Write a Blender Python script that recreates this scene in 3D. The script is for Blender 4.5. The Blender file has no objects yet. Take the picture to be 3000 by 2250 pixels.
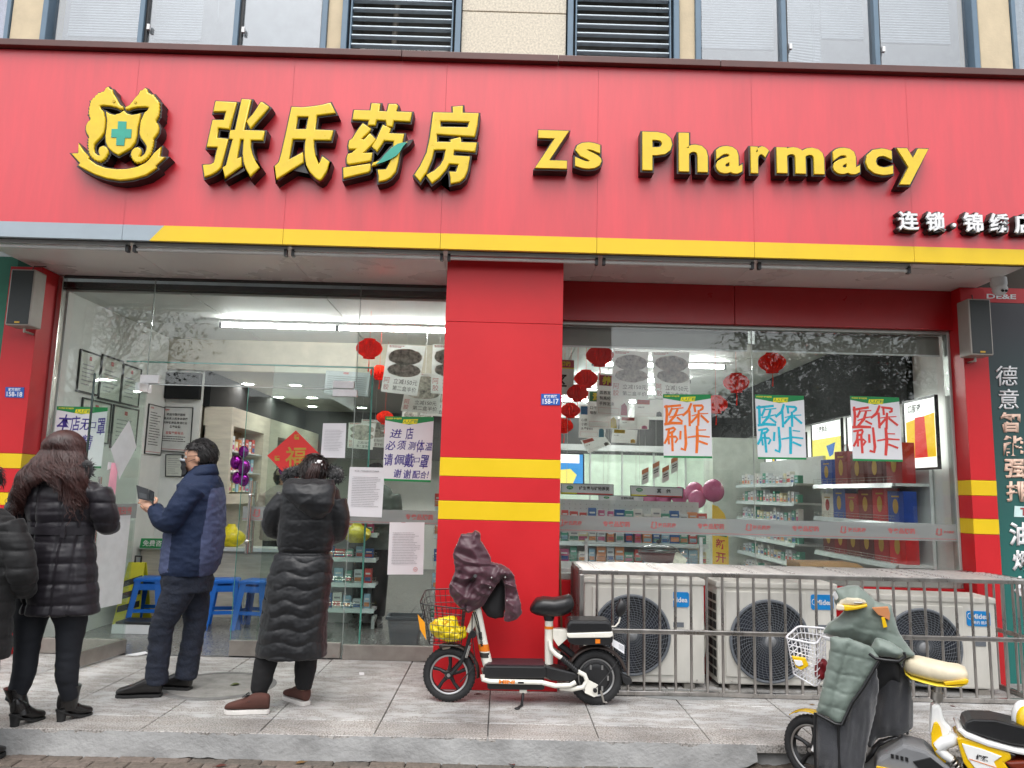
import bpy, bmesh, math, random
from mathutils import Vector, Matrix, noise
V = Vector
D = bpy.data
SC = bpy.context.scene
COL = SC.collection
random.seed(7)
R_ = math.radians

# ---------------------------------------------------------------- camera
CAM_P = V((0, 0, 1.4))
PITCH, ROLL, YAW, FPX = R_(8.012), R_(1.414), R_(.557), 2250.0
_f = V((math.sin(YAW) * math.cos(PITCH), math.cos(YAW) * math.cos(PITCH), math.sin(PITCH)))
_r0 = V((math.cos(YAW), -math.sin(YAW), 0))
_u0 = _r0.cross(_f)
_r = math.cos(ROLL) * _r0 + math.sin(ROLL) * _u0
_u = -math.sin(ROLL) * _r0 + math.cos(ROLL) * _u0
cam = D.cameras.new('camera')
cam.sensor_width = 36
cam.lens = 36 * FPX / 3000
cam.clip_end = 500
cam_o = D.objects.new('camera', cam)
cam_o.matrix_world = Matrix(((_r.x, _u.x, -_f.x, CAM_P.x), (_r.y, _u.y, -_f.y, CAM_P.y), (_r.z, _u.z, -_f.z, CAM_P.z), (0, 0, 0, 1)))
COL.objects.link(cam_o)
SC.camera = cam_o

# ---------------------------------------------------------------- sky, sun, exposure (overcast winter day)
SUN_EL, SUN_AZ = R_(62), R_(188)          # azimuth clockwise from +Y: behind the camera, a little left
w = D.worlds.new('World')
SC.world = w
w.use_nodes = True
nt = w.node_tree
nt.nodes.clear()
sky = nt.nodes.new('ShaderNodeTexSky')
sky.sky_type = 'NISHITA'
sky.sun_disc = False
sky.sun_elevation = SUN_EL
sky.sun_rotation = SUN_AZ
sky.air_density = 1.0
sky.dust_density = 2.5
sky.ozone_density = 1.0
hs = nt.nodes.new('ShaderNodeHueSaturation')
hs.inputs['Saturation'].default_value = .18
bg = nt.nodes.new('ShaderNodeBackground')
bg.inputs['Strength'].default_value = .15
wo = nt.nodes.new('ShaderNodeOutputWorld')
nt.links.new(sky.outputs[0], hs.inputs['Color'])
nt.links.new(hs.outputs[0], bg.inputs['Color'])
nt.links.new(bg.outputs[0], wo.inputs['Surface'])
sl = D.lights.new('sun', 'SUN')
sl.energy = .5
sl.angle = R_(50)
sl.color = (1, .97, .93)
so = D.objects.new('sun', sl)
so.rotation_euler = (R_(90) - SUN_EL, 0, -SUN_AZ + math.pi)
so.rotation_euler = V((math.sin(SUN_AZ) * math.cos(SUN_EL), math.cos(SUN_AZ) * math.cos(SUN_EL), math.sin(SUN_EL))).to_track_quat('Z', 'Y').to_euler()
COL.objects.link(so)
vs = SC.view_settings
vs.view_transform = 'Standard'
vs.look = 'None'
vs.exposure = 1.25
vs.gamma = 1
SC.cycles.use_denoising = True
SC.cycles.max_bounces = 8
SC.cycles.transparent_max_bounces = 24
SC.cycles.glossy_bounces = 4
SC.cycles.caustics_reflective = False
SC.cycles.caustics_refractive = False
SC.cycles.sample_clamp_indirect = 6

# ---------------------------------------------------------------- survey helpers: a sight line of the photograph met with a known plane
def ray(x, y):
    return _r * ((x - 1500) / FPX) - _u * ((y - 1125) / FPX) + _f
def at(x, y, Y):
    d = ray(x, y)
    return CAM_P + d * (Y / d.y)
def atz(x, y, Z=0.):
    d = ray(x, y)
    return CAM_P + d * ((Z - CAM_P.z) / d.z)
def atp(x, y, P, N):
    d = ray(x, y)
    return CAM_P + d * ((P - CAM_P).dot(N) / d.dot(N))

# ---------------------------------------------------------------- materials
def hx(s, k=1.):
    o = []
    for i in (0, 2, 4):
        c = int(s[i:i + 2], 16) / 255
        o.append(min(1, k * (c / 12.92 if c <= .04045 else ((c + .055) / 1.055) ** 2.4)))
    return tuple(o)
MATS = {}
def mat(name, c=(.5, .5, .5), r=.5, m=0., var=.12, vs=6., bump=0., bs=80., em=None, es=0., sp=.5, coat=0., sheen=0., stretch=None, det=4., tr=0., bst=None):
    if name in MATS:
        return MATS[name]
    if isinstance(c, str):
        c = hx(c)
    M = D.materials.new(name)
    M.use_nodes = True
    t = M.node_tree
    p = t.nodes['Principled BSDF']
    p.inputs['Roughness'].default_value = r
    p.inputs['Metallic'].default_value = m
    p.inputs['Specular IOR Level'].default_value = sp
    p.inputs['Coat Weight'].default_value = coat
    p.inputs['Coat Roughness'].default_value = .15
    if sheen:
        p.inputs['Sheen Weight'].default_value = sheen
    if tr:
        p.inputs['Transmission Weight'].default_value = tr
    p.inputs['Base Color'].default_value = (*c, 1)
    tc = None
    def coords():
        tc = t.nodes.new('ShaderNodeTexCoord')
        mp = t.nodes.new('ShaderNodeMapping')
        if stretch:
            mp.inputs['Scale'].default_value = stretch
        t.links.new(tc.outputs['Object'], mp.inputs[0])
        return mp.outputs[0]
    if var or bump:
        co = coords()
    if var:
        n = t.nodes.new('ShaderNodeTexNoise')
        n.inputs['Scale'].default_value = vs
        n.inputs['Detail'].default_value = det
        n.inputs['Roughness'].default_value = .62
        t.links.new(co, n.inputs['Vector'])
        mx = t.nodes.new('ShaderNodeMix')
        mx.data_type = 'RGBA'
        mx.inputs[6].default_value = (*[max(0, a * (1 - var)) for a in c], 1)
        mx.inputs[7].default_value = (*[min(1, a * (1 + var)) for a in c], 1)
        rp = t.nodes.new('ShaderNodeMapRange')
        rp.inputs[1].default_value = .3
        rp.inputs[2].default_value = .7
        t.links.new(n.outputs[0], rp.inputs[0])
        t.links.new(rp.outputs[0], mx.inputs[0])
        t.links.new(mx.outputs[2], p.inputs['Base Color'])
        mr = t.nodes.new('ShaderNodeMapRange')
        mr.inputs[3].default_value = max(0, r - .08)
        mr.inputs[4].default_value = min(1, r + .1)
        t.links.new(n.outputs[0], mr.inputs[0])
        t.links.new(mr.outputs[0], p.inputs['Roughness'])
    if bump:
        n2 = t.nodes.new('ShaderNodeTexNoise')
        n2.inputs['Scale'].default_value = bs
        n2.inputs['Detail'].default_value = 3
        if bst:
            mp2 = t.nodes.new('ShaderNodeMapping'); mp2.inputs['Scale'].default_value = bst
            t.links.new(co, mp2.inputs[0]); t.links.new(mp2.outputs[0], n2.inputs['Vector'])
        else: t.links.new(co, n2.inputs['Vector'])
        b = t.nodes.new('ShaderNodeBump')
        b.inputs['Strength'].default_value = bump
        b.inputs['Distance'].default_value = .01
        t.links.new(n2.outputs[0], b.inputs['Height'])
        t.links.new(b.outputs[0], p.inputs['Normal'])
    if em:
        p.inputs['Emission Color'].default_value = (*(hx(em) if isinstance(em, str) else em), 1)
        p.inputs['Emission Strength'].default_value = es
    MATS[name] = M
    return M
def glass_mat(name, tint=(.945, .972, .96), base=.045, smudge=.0):
    """clear sheet glass: straight-through light plus a mirror share that grows towards grazing angles"""
    M = D.materials.new(name)
    M.use_nodes = True
    t = M.node_tree
    t.nodes.clear()
    g = t.nodes.new('ShaderNodeNewGeometry')
    dt = t.nodes.new('ShaderNodeVectorMath'); dt.operation = 'DOT_PRODUCT'
    t.links.new(g.outputs['Incoming'], dt.inputs[0]); t.links.new(g.outputs['Normal'], dt.inputs[1])
    def mth(op, a, b=None):
        n = t.nodes.new('ShaderNodeMath'); n.operation = op
        for i, q in enumerate((a, b)):
            if q is None: continue
            if isinstance(q, (int, float)): n.inputs[i].default_value = q
            else: t.links.new(q, n.inputs[i])
        return n.outputs[0]
    fac = mth('ADD', base, mth('MULTIPLY', 1 - base, mth('POWER', mth('SUBTRACT', 1, mth('ABSOLUTE', dt.outputs['Value'])), 5)))
    tr = t.nodes.new('ShaderNodeBsdfTransparent'); tr.inputs[0].default_value = (*tint, 1)
    gl = t.nodes.new('ShaderNodeBsdfGlossy'); gl.inputs['Roughness'].default_value = .004
    mx = t.nodes.new('ShaderNodeMixShader')
    t.links.new(fac, mx.inputs[0]); t.links.new(tr.outputs[0], mx.inputs[1]); t.links.new(gl.outputs[0], mx.inputs[2])
    last = mx.outputs[0]
    if smudge:
        df = t.nodes.new('ShaderNodeBsdfDiffuse'); df.inputs[0].default_value = (.7, .72, .7, 1)
        tc = t.nodes.new('ShaderNodeTexCoord'); mp = t.nodes.new('ShaderNodeMapping'); mp.inputs['Scale'].default_value = (1.3, 1, .55)
        no = t.nodes.new('ShaderNodeTexNoise'); no.inputs['Scale'].default_value = 3.2; no.inputs['Detail'].default_value = 8
        t.links.new(tc.outputs['Object'], mp.inputs[0]); t.links.new(mp.outputs[0], no.inputs['Vector'])
        rp = t.nodes.new('ShaderNodeMapRange'); rp.inputs[1].default_value = .42; rp.inputs[2].default_value = .8; rp.inputs[4].default_value = smudge
        t.links.new(no.outputs[0], rp.inputs[0])
        m2 = t.nodes.new('ShaderNodeMixShader')
        t.links.new(rp.outputs[0], m2.inputs[0]); t.links.new(last, m2.inputs[1]); t.links.new(df.outputs[0], m2.inputs[2])
        last = m2.outputs[0]
    o = t.nodes.new('ShaderNodeOutputMaterial')
    t.links.new(last, o.inputs[0])
    MATS[name] = M
    return M

# ---------------------------------------------------------------- objects and hierarchy
def tag(o, label=None, cat=None, group=None, kind=None):
    if label: o['label'] = label
    if cat: o['category'] = cat
    if group: o['group'] = group
    if kind: o['kind'] = kind
    return o
def thing(name, label, cat, loc=(0, 0, 0), group=None, rot=None, kind=None):
    """an Empty at the thing's base. rot None: parts are given in world coordinates; else in the thing's own"""
    o = D.objects.new(name, None)
    o.empty_display_size = .1
    o.location = loc
    if rot is not None:
        o.rotation_euler = (0, 0, rot)
        o['_local'] = 1
    COL.objects.link(o)
    return tag(o, label, cat, group, kind)
def link(name, me, parent=None, loc=None, rot=None, scale=None):
    o = D.objects.new(name, me)
    COL.objects.link(o)
    if parent is not None:
        o.parent = parent
        if parent.type == 'EMPTY' and '_local' not in parent:
            o.matrix_parent_inverse = Matrix.Translation(parent.location).inverted()
    if loc is not None: o.location = loc
    if rot is not None: o.rotation_euler = rot
    if scale is not None: o.scale = scale
    return o
def copy_tree(o, parent=None):
    c = o.copy()
    COL.objects.link(c)
    c.parent = parent
    for ch in list(o.children):
        copy_tree(ch, c)
    return c
def mesh_of(o, name):
    dg = bpy.context.evaluated_depsgraph_get()
    dg.update()
    me = D.meshes.new_from_object(o.evaluated_get(dg))
    me.name = name
    return me

class MB:
    def __init__(s):
        s.v = []; s.f = []; s.m = []; s.ms = []; s.ci = 0
    def use(s, m):
        if m not in s.ms: s.ms.append(m)
        s.ci = s.ms.index(m)
        return s
    def add(s, vs, fs):
        b = len(s.v)
        s.v += [V(p) for p in vs]
        for f in fs:
            s.f.append([b + i for i in f]); s.m.append(s.ci)
        return s
    def box(s, c, d, M=None):
        c = V(c); h = V(d) / 2
        vs = [V((x, y, z)) for z in (-h.z, h.z) for y in (-h.y, h.y) for x in (-h.x, h.x)]
        vs = [(M @ q if M else q) + c for q in vs]
        return s.add(vs, [(0, 2, 3, 1), (4, 5, 7, 6), (0, 1, 5, 4), (2, 6, 7, 3), (0, 4, 6, 2), (1, 3, 7, 5)])
    def bx(s, a, b):
        a = V(a); b = V(b)
        return s.box((a + b) / 2, [abs(q) for q in (b - a)])
    def slab(s, pts, t):
        """closed plate: polygon pts moved by vector t"""
        n = len(pts); t = V(t)
        P = [V(p) for p in pts]
        return s.add(P + [p + t for p in P], [tuple(range(n)), tuple(range(2 * n - 1, n - 1, -1))] + [(i, i + n, (i + 1) % n + n, (i + 1) % n) for i in range(n)])
    def tube(s, pts, r, n=8, closed=False, caps=True, flat=1., up=None):
        P = [V(p) for p in pts]; N = len(P)
        rs = r if isinstance(r, (list, tuple)) else [r] * N
        vs = []; fr = None
        for i in range(N):
            if closed: tg = P[(i + 1) % N] - P[i - 1]
            else: tg = P[min(i + 1, N - 1)] - P[max(i - 1, 0)]
            tg = tg.normalized() if tg.length > 1e-9 else V((0, 0, 1))
            if fr is None:
                a = V(up) if up else (V((0, 0, 1)) if abs(tg.z) < .9 else V((0, 1, 0)))
                fr = (a - tg * a.dot(tg)).normalized()
            else:
                fr = (fr - tg * fr.dot(tg))
                fr = fr.normalized() if fr.length > 1e-6 else V((1, 0, 0))
            b = tg.cross(fr)
            for k in range(n):
                t = 2 * math.pi * k / n
                vs.append(P[i] + (fr * math.cos(t) * flat + b * math.sin(t)) * rs[i])
        fs = []
        for i in range(N if closed else N - 1):
            j = (i + 1) % N
            for k in range(n):
                l = (k + 1) % n
                fs.append((i * n + k, i * n + l, j * n + l, j * n + k))
        if caps and not closed:
            fs.append(tuple(range(n - 1, -1, -1))); fs.append(tuple(range((N - 1) * n, N * n)))
        return s.add(vs, fs)
    def lathe(s, prof, n=24, M=None, caps=True):
        vs = []; fs = []
        for r, z in prof:
            for k in range(n):
                t = 2 * math.pi * k / n
                q = V((r * math.cos(t), r * math.sin(t), z))
                vs.append(M @ q if M else q)
        for i in range(len(prof) - 1):
            for k in range(n):
                l = (k + 1) % n
                fs.append((i * n + k, i * n + l, (i + 1) * n + l, (i + 1) * n + k))
        if caps:
            if prof[0][0] > 1e-6: fs.append(tuple(range(n - 1, -1, -1)))
            if prof[-1][0] > 1e-6: fs.append(tuple(range((len(prof) - 1) * n, len(prof) * n)))
        return s.add(vs, fs)
    def loft(s, rings, caps=True):
        n = len(rings[0]); vs = [V(p) for r in rings for p in r]; fs = []
        for i in range(len(rings) - 1):
            for k in range(n):
                l = (k + 1) % n
                fs.append((i * n + k, i * n + l, (i + 1) * n + l, (i + 1) * n + k))
        if caps:
            fs.append(tuple(range(n - 1, -1, -1))); fs.append(tuple(range((len(rings) - 1) * n, len(rings) * n)))
        return s.add(vs, fs)
    def ball(s, c, r, n=12, m=8, M=None):
        r = r if isinstance(r, (tuple, list)) else (r, r, r)
        rings = []
        c = V(c)
        for i in range(m + 1):
            ph = -math.pi / 2 + math.pi * i / m
            ph = max(-1.5, min(1.5, ph))
            ring = []
            for k in range(n):
                t = 2 * math.pi * k / n
                q = V((r[0] * math.cos(ph) * math.cos(t), r[1] * math.cos(ph) * math.sin(t), r[2] * math.sin(ph)))
                ring.append((M @ q if M else q) + c)
            rings.append(ring)
        return s.loft(rings)
    def grid(s, fn, nu, nv):
        vs = [fn(i / nu, j / nv) for j in range(nv + 1) for i in range(nu + 1)]
        fs = [(j * (nu + 1) + i, j * (nu + 1) + i + 1, (j + 1) * (nu + 1) + i + 1, (j + 1) * (nu + 1) + i) for j in range(nv) for i in range(nu)]
        return s.add(vs, fs)
    def mesh(s, name, m=None, bevel=0, seg=2, smooth=None, fix=True):
        me = D.meshes.new(name)
        me.from_pydata([tuple(q) for q in s.v], [], s.f)
        if s.ms:
            for q in s.ms: me.materials.append(q)
            me.polygons.foreach_set('material_index', s.m)
        elif m: me.materials.append(m)
        bm = bmesh.new(); bm.from_mesh(me)
        if fix: bmesh.ops.recalc_face_normals(bm, faces=bm.faces)
        if bevel:
            es = [e for e in bm.edges if len(e.link_faces) == 2 and e.calc_face_angle(0) > .5]
            bmesh.ops.bevel(bm, geom=es, offset=bevel, segments=seg, profile=.6, affect='EDGES', clamp_overlap=True)
        bm.to_mesh(me); bm.free()
        if smooth is not None:
            me.polygons.foreach_set('use_smooth', [True] * len(me.polygons))
            if smooth < 180: me.set_sharp_from_angle(angle=R_(smooth))
        me.update()
        return me
    def build(s, name, m=None, parent=None, bevel=0, seg=2, smooth=None, fix=True):
        return link(name, s.mesh(name, m, bevel, seg, smooth, fix), parent)

# ---------------------------------------------------------------- flat outlines and lettering
def area2(p):
    return sum(p[i][0] * p[(i + 1) % len(p)][1] - p[(i + 1) % len(p)][0] * p[i][1] for i in range(len(p)))
def inflate(p, d):
    """move a closed outline outwards by d (any winding)"""
    if area2(p) < 0: p = p[::-1]
    n = len(p); o = []
    for i in range(n):
        a = V(p[i - 1]); b = V(p[i]); c = V(p[(i + 1) % n])
        e1 = (b - a).normalized(); e2 = (c - b).normalized()
        n1 = V((e1.y, -e1.x)); n2 = V((e2.y, -e2.x))
        q = n1 + n2
        q = q.normalized() if q.length > 1e-6 else n1
        k = max(.45, q.dot(n1))
        o.append(tuple(b + q * (d / k)))
    return o
def outline_mesh(loops, ext, bev=0., res=2):
    cu = D.curves.new('outline', 'CURVE')
    cu.dimensions = '2D'; cu.fill_mode = 'BOTH'; cu.extrude = ext; cu.bevel_depth = bev; cu.bevel_resolution = res
    for l in loops:
        sp = cu.splines.new('POLY'); sp.points.add(len(l) - 1)
        for q, p in zip(sp.points, l): q.co = (p[0], p[1], 0, 1)
        sp.use_cyclic_u = True
    o = D.objects.new('outline', cu); COL.objects.link(o)
    me = mesh_of(o, 'outline')
    D.objects.remove(o); D.curves.remove(cu)
    return me
TXT = {}
def text_mesh(s, bold=0., ext=0., bev=0., shear=0., space=1., res=3):
    cu = D.curves.new('text', 'FONT')
    cu.body = s; cu.size = 1; cu.offset = bold; cu.extrude = ext; cu.bevel_depth = bev; cu.shear = shear
    cu.space_character = space; cu.resolution_u = res; cu.align_x = 'LEFT'
    o = D.objects.new('text', cu); COL.objects.link(o)
    me = mesh_of(o, 'lettering')
    D.objects.remove(o); D.curves.remove(cu)
    return me
def remap(me, fn):
    for q in me.vertices: q.co = fn(q.co)
    me.update()
    return me
class Quad:
    """a flat rectangle in the place; u to the right 0..1, v downwards 0..1, n towards the viewer"""
    def __init__(s, tl, tr, br, bl):
        s.c = [V(q) for q in (tl, tr, br, bl)]
        s.n = (s.c[1] - s.c[0]).cross(s.c[3] - s.c[0]).normalized() * -1
        s.n = -s.n if s.n.dot(CAM_P - s.c[0]) < 0 else s.n
        s.w = (s.c[1] - s.c[0]).length; s.h = (s.c[3] - s.c[0]).length
    def p(s, u, v, d=0.):
        a = s.c[0].lerp(s.c[1], u); b = s.c[3].lerp(s.c[2], u)
        return a.lerp(b, v) + s.n * d
def qpx(Y, *pts):
    return Quad(*[at(x, y, Y) for x, y in pts])
def qrect(x0, z0, x1, z1, Y):
    return Quad((x0, Y, z1), (x1, Y, z1), (x1, Y, z0), (x0, Y, z0))
def words(s, q, box, m, parent, bold=.02, d=.002, name='lettering', shear=0., ext=0., keep=True, ang=0., align='c', res=3):
    """lettering s fitted into box (u0,v0,u1,v1) of quad q"""
    me = text_mesh(s, bold, 0, 0, shear, res=res)
    if not len(me.vertices): return None
    xs = [a.co.x for a in me.vertices]; ys = [a.co.y for a in me.vertices]
    x0, x1, y0, y1 = min(xs), max(xs), min(ys), max(ys)
    u0, v0, u1, v1 = box
    sx = (u1 - u0) * q.w / max(1e-6, x1 - x0); sy = (v1 - v0) * q.h / max(1e-6, y1 - y0)
    if keep: sx = sy = min(sx, sy)
    tw, th = (x1 - x0) * sx / q.w, (y1 - y0) * sy / q.h
    uc, vc = (u0 + u1) / 2, (v0 + v1) / 2
    if align == 'l': uc = u0 + tw / 2
    ca, sa = math.cos(ang), math.sin(ang)
    def fn(c):
        x = (c.x - (x0 + x1) / 2) * sx; y = (c.y - (y0 + y1) / 2) * sy
        x, y = x * ca - y * sa, x * sa + y * ca
        return q.p(uc + x / q.w, vc - y / q.h, d)
    remap(me, fn)
    me.materials.clear(); me.materials.append(m)
    if ext:
        bm = bmesh.new(); bm.from_mesh(me)
        r = bmesh.ops.extrude_face_region(bm, geom=bm.faces[:])
        for e in r['geom']:
            if isinstance(e, bmesh.types.BMVert): e.co += q.n * ext
        bmesh.ops.recalc_face_normals(bm, faces=bm.faces)
        bm.to_mesh(me); bm.free()
    return link(name, me, parent)
def plate(q, m, parent, name, t=.002, d=0., box=(0, 0, 1, 1), poly=None, bevel=0):
    """flat piece lying d in front of quad q, t thick"""
    u0, v0, u1, v1 = box
    pts = poly or [(u0, v0), (u1, v0), (u1, v1), (u0, v1)]
    return MB().slab([q.p(u, v, d) for u, v in pts], q.n * t).build(name, m, parent, bevel=bevel)
def stroke(mb, pts, w, fn):
    """brush stroke: band of width w along pts (flat coordinates), mapped by fn"""
    P = [V(p) for p in pts]; L = []; Rr = []
    for i, p in enumerate(P):
        t = (P[min(i + 1, len(P) - 1)] - P[max(i - 1, 0)]).normalized()
        n = V((-t.y, t.x)) * w / 2
        if i == 0: p = p - t * w * .15
        k = 1.0 if 0 < i < len(P) - 1 else .82
        L.append(p + n * k); Rr.append(p - n * k)
    vs = [fn(q) for q in L + Rr]; n = len(P)
    mb.add(vs, [(i, i + 1, n + i + 1, n + i) for i in range(n - 1)])
def rng(a, b): return random.uniform(a, b)

def veil_mat(name, c, alpha):
    """thin frosted film: part of the light goes straight through"""
    M = D.materials.new(name); M.use_nodes = True; t = M.node_tree; t.nodes.clear()
    d = t.nodes.new('ShaderNodeBsdfDiffuse'); d.inputs[0].default_value = (*c, 1)
    tr = t.nodes.new('ShaderNodeBsdfTransparent'); mx = t.nodes.new('ShaderNodeMixShader'); mx.inputs[0].default_value = alpha
    o = t.nodes.new('ShaderNodeOutputMaterial')
    t.links.new(tr.outputs[0], mx.inputs[1]); t.links.new(d.outputs[0], mx.inputs[2]); t.links.new(mx.outputs[0], o.inputs[0])
    MATS[name] = M
    return M

def sheet_mat(name, c, tl=.4):
    """paper or thin cloth that lets lamp light glow through from behind"""
    M = D.materials.new(name); M.use_nodes = True; t = M.node_tree; t.nodes.clear()
    tc = t.nodes.new('ShaderNodeTexCoord'); no = t.nodes.new('ShaderNodeTexNoise'); no.inputs['Scale'].default_value = 14
    t.links.new(tc.outputs['Object'], no.inputs['Vector'])
    mc = t.nodes.new('ShaderNodeMix'); mc.data_type = 'RGBA'; mc.inputs[6].default_value = (*[a * .86 for a in c], 1); mc.inputs[7].default_value = (*[min(1, a * 1.08) for a in c], 1)
    t.links.new(no.outputs[0], mc.inputs[0])
    d = t.nodes.new('ShaderNodeBsdfDiffuse'); l = t.nodes.new('ShaderNodeBsdfTranslucent'); mx = t.nodes.new('ShaderNodeMixShader'); mx.inputs[0].default_value = tl
    t.links.new(mc.outputs[2], d.inputs[0]); t.links.new(mc.outputs[2], l.inputs[0])
    o = t.nodes.new('ShaderNodeOutputMaterial')
    t.links.new(d.outputs[0], mx.inputs[1]); t.links.new(l.outputs[0], mx.inputs[2]); t.links.new(mx.outputs[0], o.inputs[0])
    MATS[name] = M
    return M
# ================================================================ materials of the place
RED = mat('red_panel', (.57, .012, .018), r=.42, var=.07, vs=2.5, sp=.45, det=8)
SRED = mat('sign_red_panel', (.62, .024, .038), r=.34, var=.10, vs=5, sp=.9, stretch=(1.6, 1, .22), det=8)
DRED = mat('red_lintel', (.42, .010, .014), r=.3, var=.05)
YEL = mat('yellow_panel', (.78, .52, .004), r=.38, var=.03)
SYEL = mat('sign_yellow', (.74, .51, .006), r=.3, var=.07, vs=12, coat=.2)
DARK = mat('letter_return', (.012, .010, .009), r=.5, var=.3)
DKGR = mat('letter_trim', (.045, .042, .042), r=.55)
TEAL = mat('teal_vinyl', hx('2A9A85'), r=.4)
GREYP = mat('grey_stripe', hx('9AA6AE'), r=.4, var=.04)
WHITE = mat('white_paint', (.78, .78, .78), r=.45, var=.05)
SOFM = mat('soffit_panel', hx('EAE4E0'), r=.28, var=.05, vs=1.5)
STEEL = mat('stainless', (.62, .60, .57), r=.22, m=1., var=.15, vs=20, stretch=(1, 1, .1))
STEELD = mat('brushed_rail', (.50, .47, .43), r=.36, m=1., var=.15, vs=30)
BLK = mat('black_plastic', (.012, .012, .013), r=.38)
BLKM = mat('black_matt', (.014, .014, .015), r=.7)
GLASS = glass_mat('shop_glass', smudge=.025)
GLASSC = glass_mat('door_glass', tint=(.92, .965, .94), smudge=.03)
GEDGE = mat('glass_edge', hx('5FA79A'), r=.1, var=.2, em='6FBDAE', es=0.0)
PAPER = mat('paper', (.74, .74, .76), r=.75, var=.03)
FRAME = mat('blue_grey_frame', hx('5F7688'), r=.35, var=.08)
BEIGE = mat('beige_wall', hx('C9B99C'), r=.85, var=.1, vs=5, bump=.15, bs=60)

def granite(name, a, b, smear):
    M = D.materials.new(name); M.use_nodes = True; t = M.node_tree; p = t.nodes['Principled BSDF']
    p.inputs['Roughness'].default_value = .62
    tc = t.nodes.new('ShaderNodeTexCoord')
    gm = t.nodes.new('ShaderNodeNewGeometry')
    n = t.nodes.new('ShaderNodeTexNoise'); n.inputs['Scale'].default_value = 105; n.inputs['Detail'].default_value = 2
    t.links.new(gm.outputs['Position'], n.inputs['Vector'])
    cr = t.nodes.new('ShaderNodeValToRGB')
    cr.color_ramp.elements[0].position = .36; cr.color_ramp.elements[0].color = (*a, 1)
    cr.color_ramp.elements[1].position = .6; cr.color_ramp.elements[1].color = (*b, 1)
    t.links.new(n.outputs[0], cr.inputs[0])
    mp = t.nodes.new('ShaderNodeMapping'); mp.inputs['Scale'].default_value = (2.2, 5.5, 1)
    t.links.new(gm.outputs['Position'], mp.inputs[0])
    n2 = t.nodes.new('ShaderNodeTexNoise'); n2.inputs['Scale'].default_value = 2.2; n2.inputs['Detail'].default_value = 12; n2.inputs['Roughness'].default_value = .74
    t.links.new(mp.outputs[0], n2.inputs['Vector'])
    rp = t.nodes.new('ShaderNodeMapRange'); rp.inputs[1].default_value = .47; rp.inputs[2].default_value = .555; rp.inputs[4].default_value = smear
    t.links.new(n2.outputs[0], rp.inputs[0])
    mx = t.nodes.new('ShaderNodeMix'); mx.data_type = 'RGBA'; mx.inputs[7].default_value = (.52, .52, .515, 1)
    t.links.new(rp.outputs[0], mx.inputs[0]); t.links.new(cr.outputs[0], mx.inputs[6])
    n3 = t.nodes.new('ShaderNodeTexNoise'); n3.inputs['Scale'].default_value = 1.7; n3.inputs['Detail'].default_value = 6
    t.links.new(gm.outputs['Position'], n3.inputs['Vector'])
    r3 = t.nodes.new('ShaderNodeMapRange'); r3.inputs[1].default_value = .32; r3.inputs[2].default_value = .6; r3.inputs[3].default_value = .58
    t.links.new(n3.outputs[0], r3.inputs[0])
    m3 = t.nodes.new('ShaderNodeMix'); m3.data_type = 'RGBA'; m3.blend_type = 'MULTIPLY'; m3.inputs[0].default_value = 1
    t.links.new(mx.outputs[2], m3.inputs[6]); t.links.new(r3.outputs[0], m3.inputs[7])
    t.links.new(m3.outputs[2], p.inputs['Base Color'])
    b_ = t.nodes.new('ShaderNodeBump'); b_.inputs['Strength'].default_value = .25; b_.inputs['Distance'].default_value = .004
    t.links.new(n2.outputs[0], b_.inputs['Height']); t.links.new(b_.outputs[0], p.inputs['Normal'])
    MATS[name] = M
    return M
GRAN = granite('granite_smeared', (.19, .175, .16), (.46, .44, .415), .8)
GRAN2 = granite('granite_clean', (.15, .135, .12), (.46, .43, .40), .25)
CONC = mat('kerb_concrete', (.285, .285, .28), r=.8, var=.3, vs=3.5, bump=.5, bs=45, det=9, stretch=(1, 1, 1.3))
DIRT = mat('dirt', (.075, .06, .047), r=.95, var=.5, vs=25, bump=1., bs=70)
BRICKM = [mat('paver_%d' % i, c, r=.9, var=.35, vs=30, bump=.6, bs=120) for i, c in enumerate(((.13, .105, .085), (.105, .09, .075), (.15, .12, .10)))]

# ================================================================ ground, pavement, kerb
ZS = -.135
YK = 4.655
ground = MB().grid(lambda u, v: V((-120 + 240 * u, -120 + 240 * v, ZS - .035)), 8, 8).build('street', mat('street_asphalt', (.06, .058, .055), r=.9, var=.25, vs=3, bump=.4, bs=90))
tag(ground, kind='structure')
bm_ = [MB().box((0, 0, 0), (.196, .096, .06)).mesh('paver', BRICKM[i], bevel=.006, seg=1) for i in range(3)]
k = 0
for j in range(5):
    y = YK - .055 - j * .102
    for i in range(-17, 16):
        x = i * .202 + (.101 if j % 2 else 0)
        if 1.38 < x < 2.15 and j < 4: continue
        o = link('paver', bm_[random.randrange(3)], ground, (x, y, ZS - .03 + rng(-.004, .004)), (rng(-.015, .015), rng(-.015, .015), rng(-.012, .012)))
def dirtz(u, v):
    x = 1.30 + .95 * u; y = 4.18 + .62 * v
    e = min(1, 6 * min(u, 1 - u, v + .2, 1.2 - v))
    return V((x, y, ZS - .02 + e * (.035 * noise.noise(V((x * 7, y * 7, 0))) + .02 * noise.noise(V((x * 23, y * 23, 1))) + .035 * v)))
tag(MB().grid(dirtz, 60, 40).build('bare_soil', DIRT, smooth=60), 'bare brown soil where the kerb has broken away', None, None, 'structure')
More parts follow.
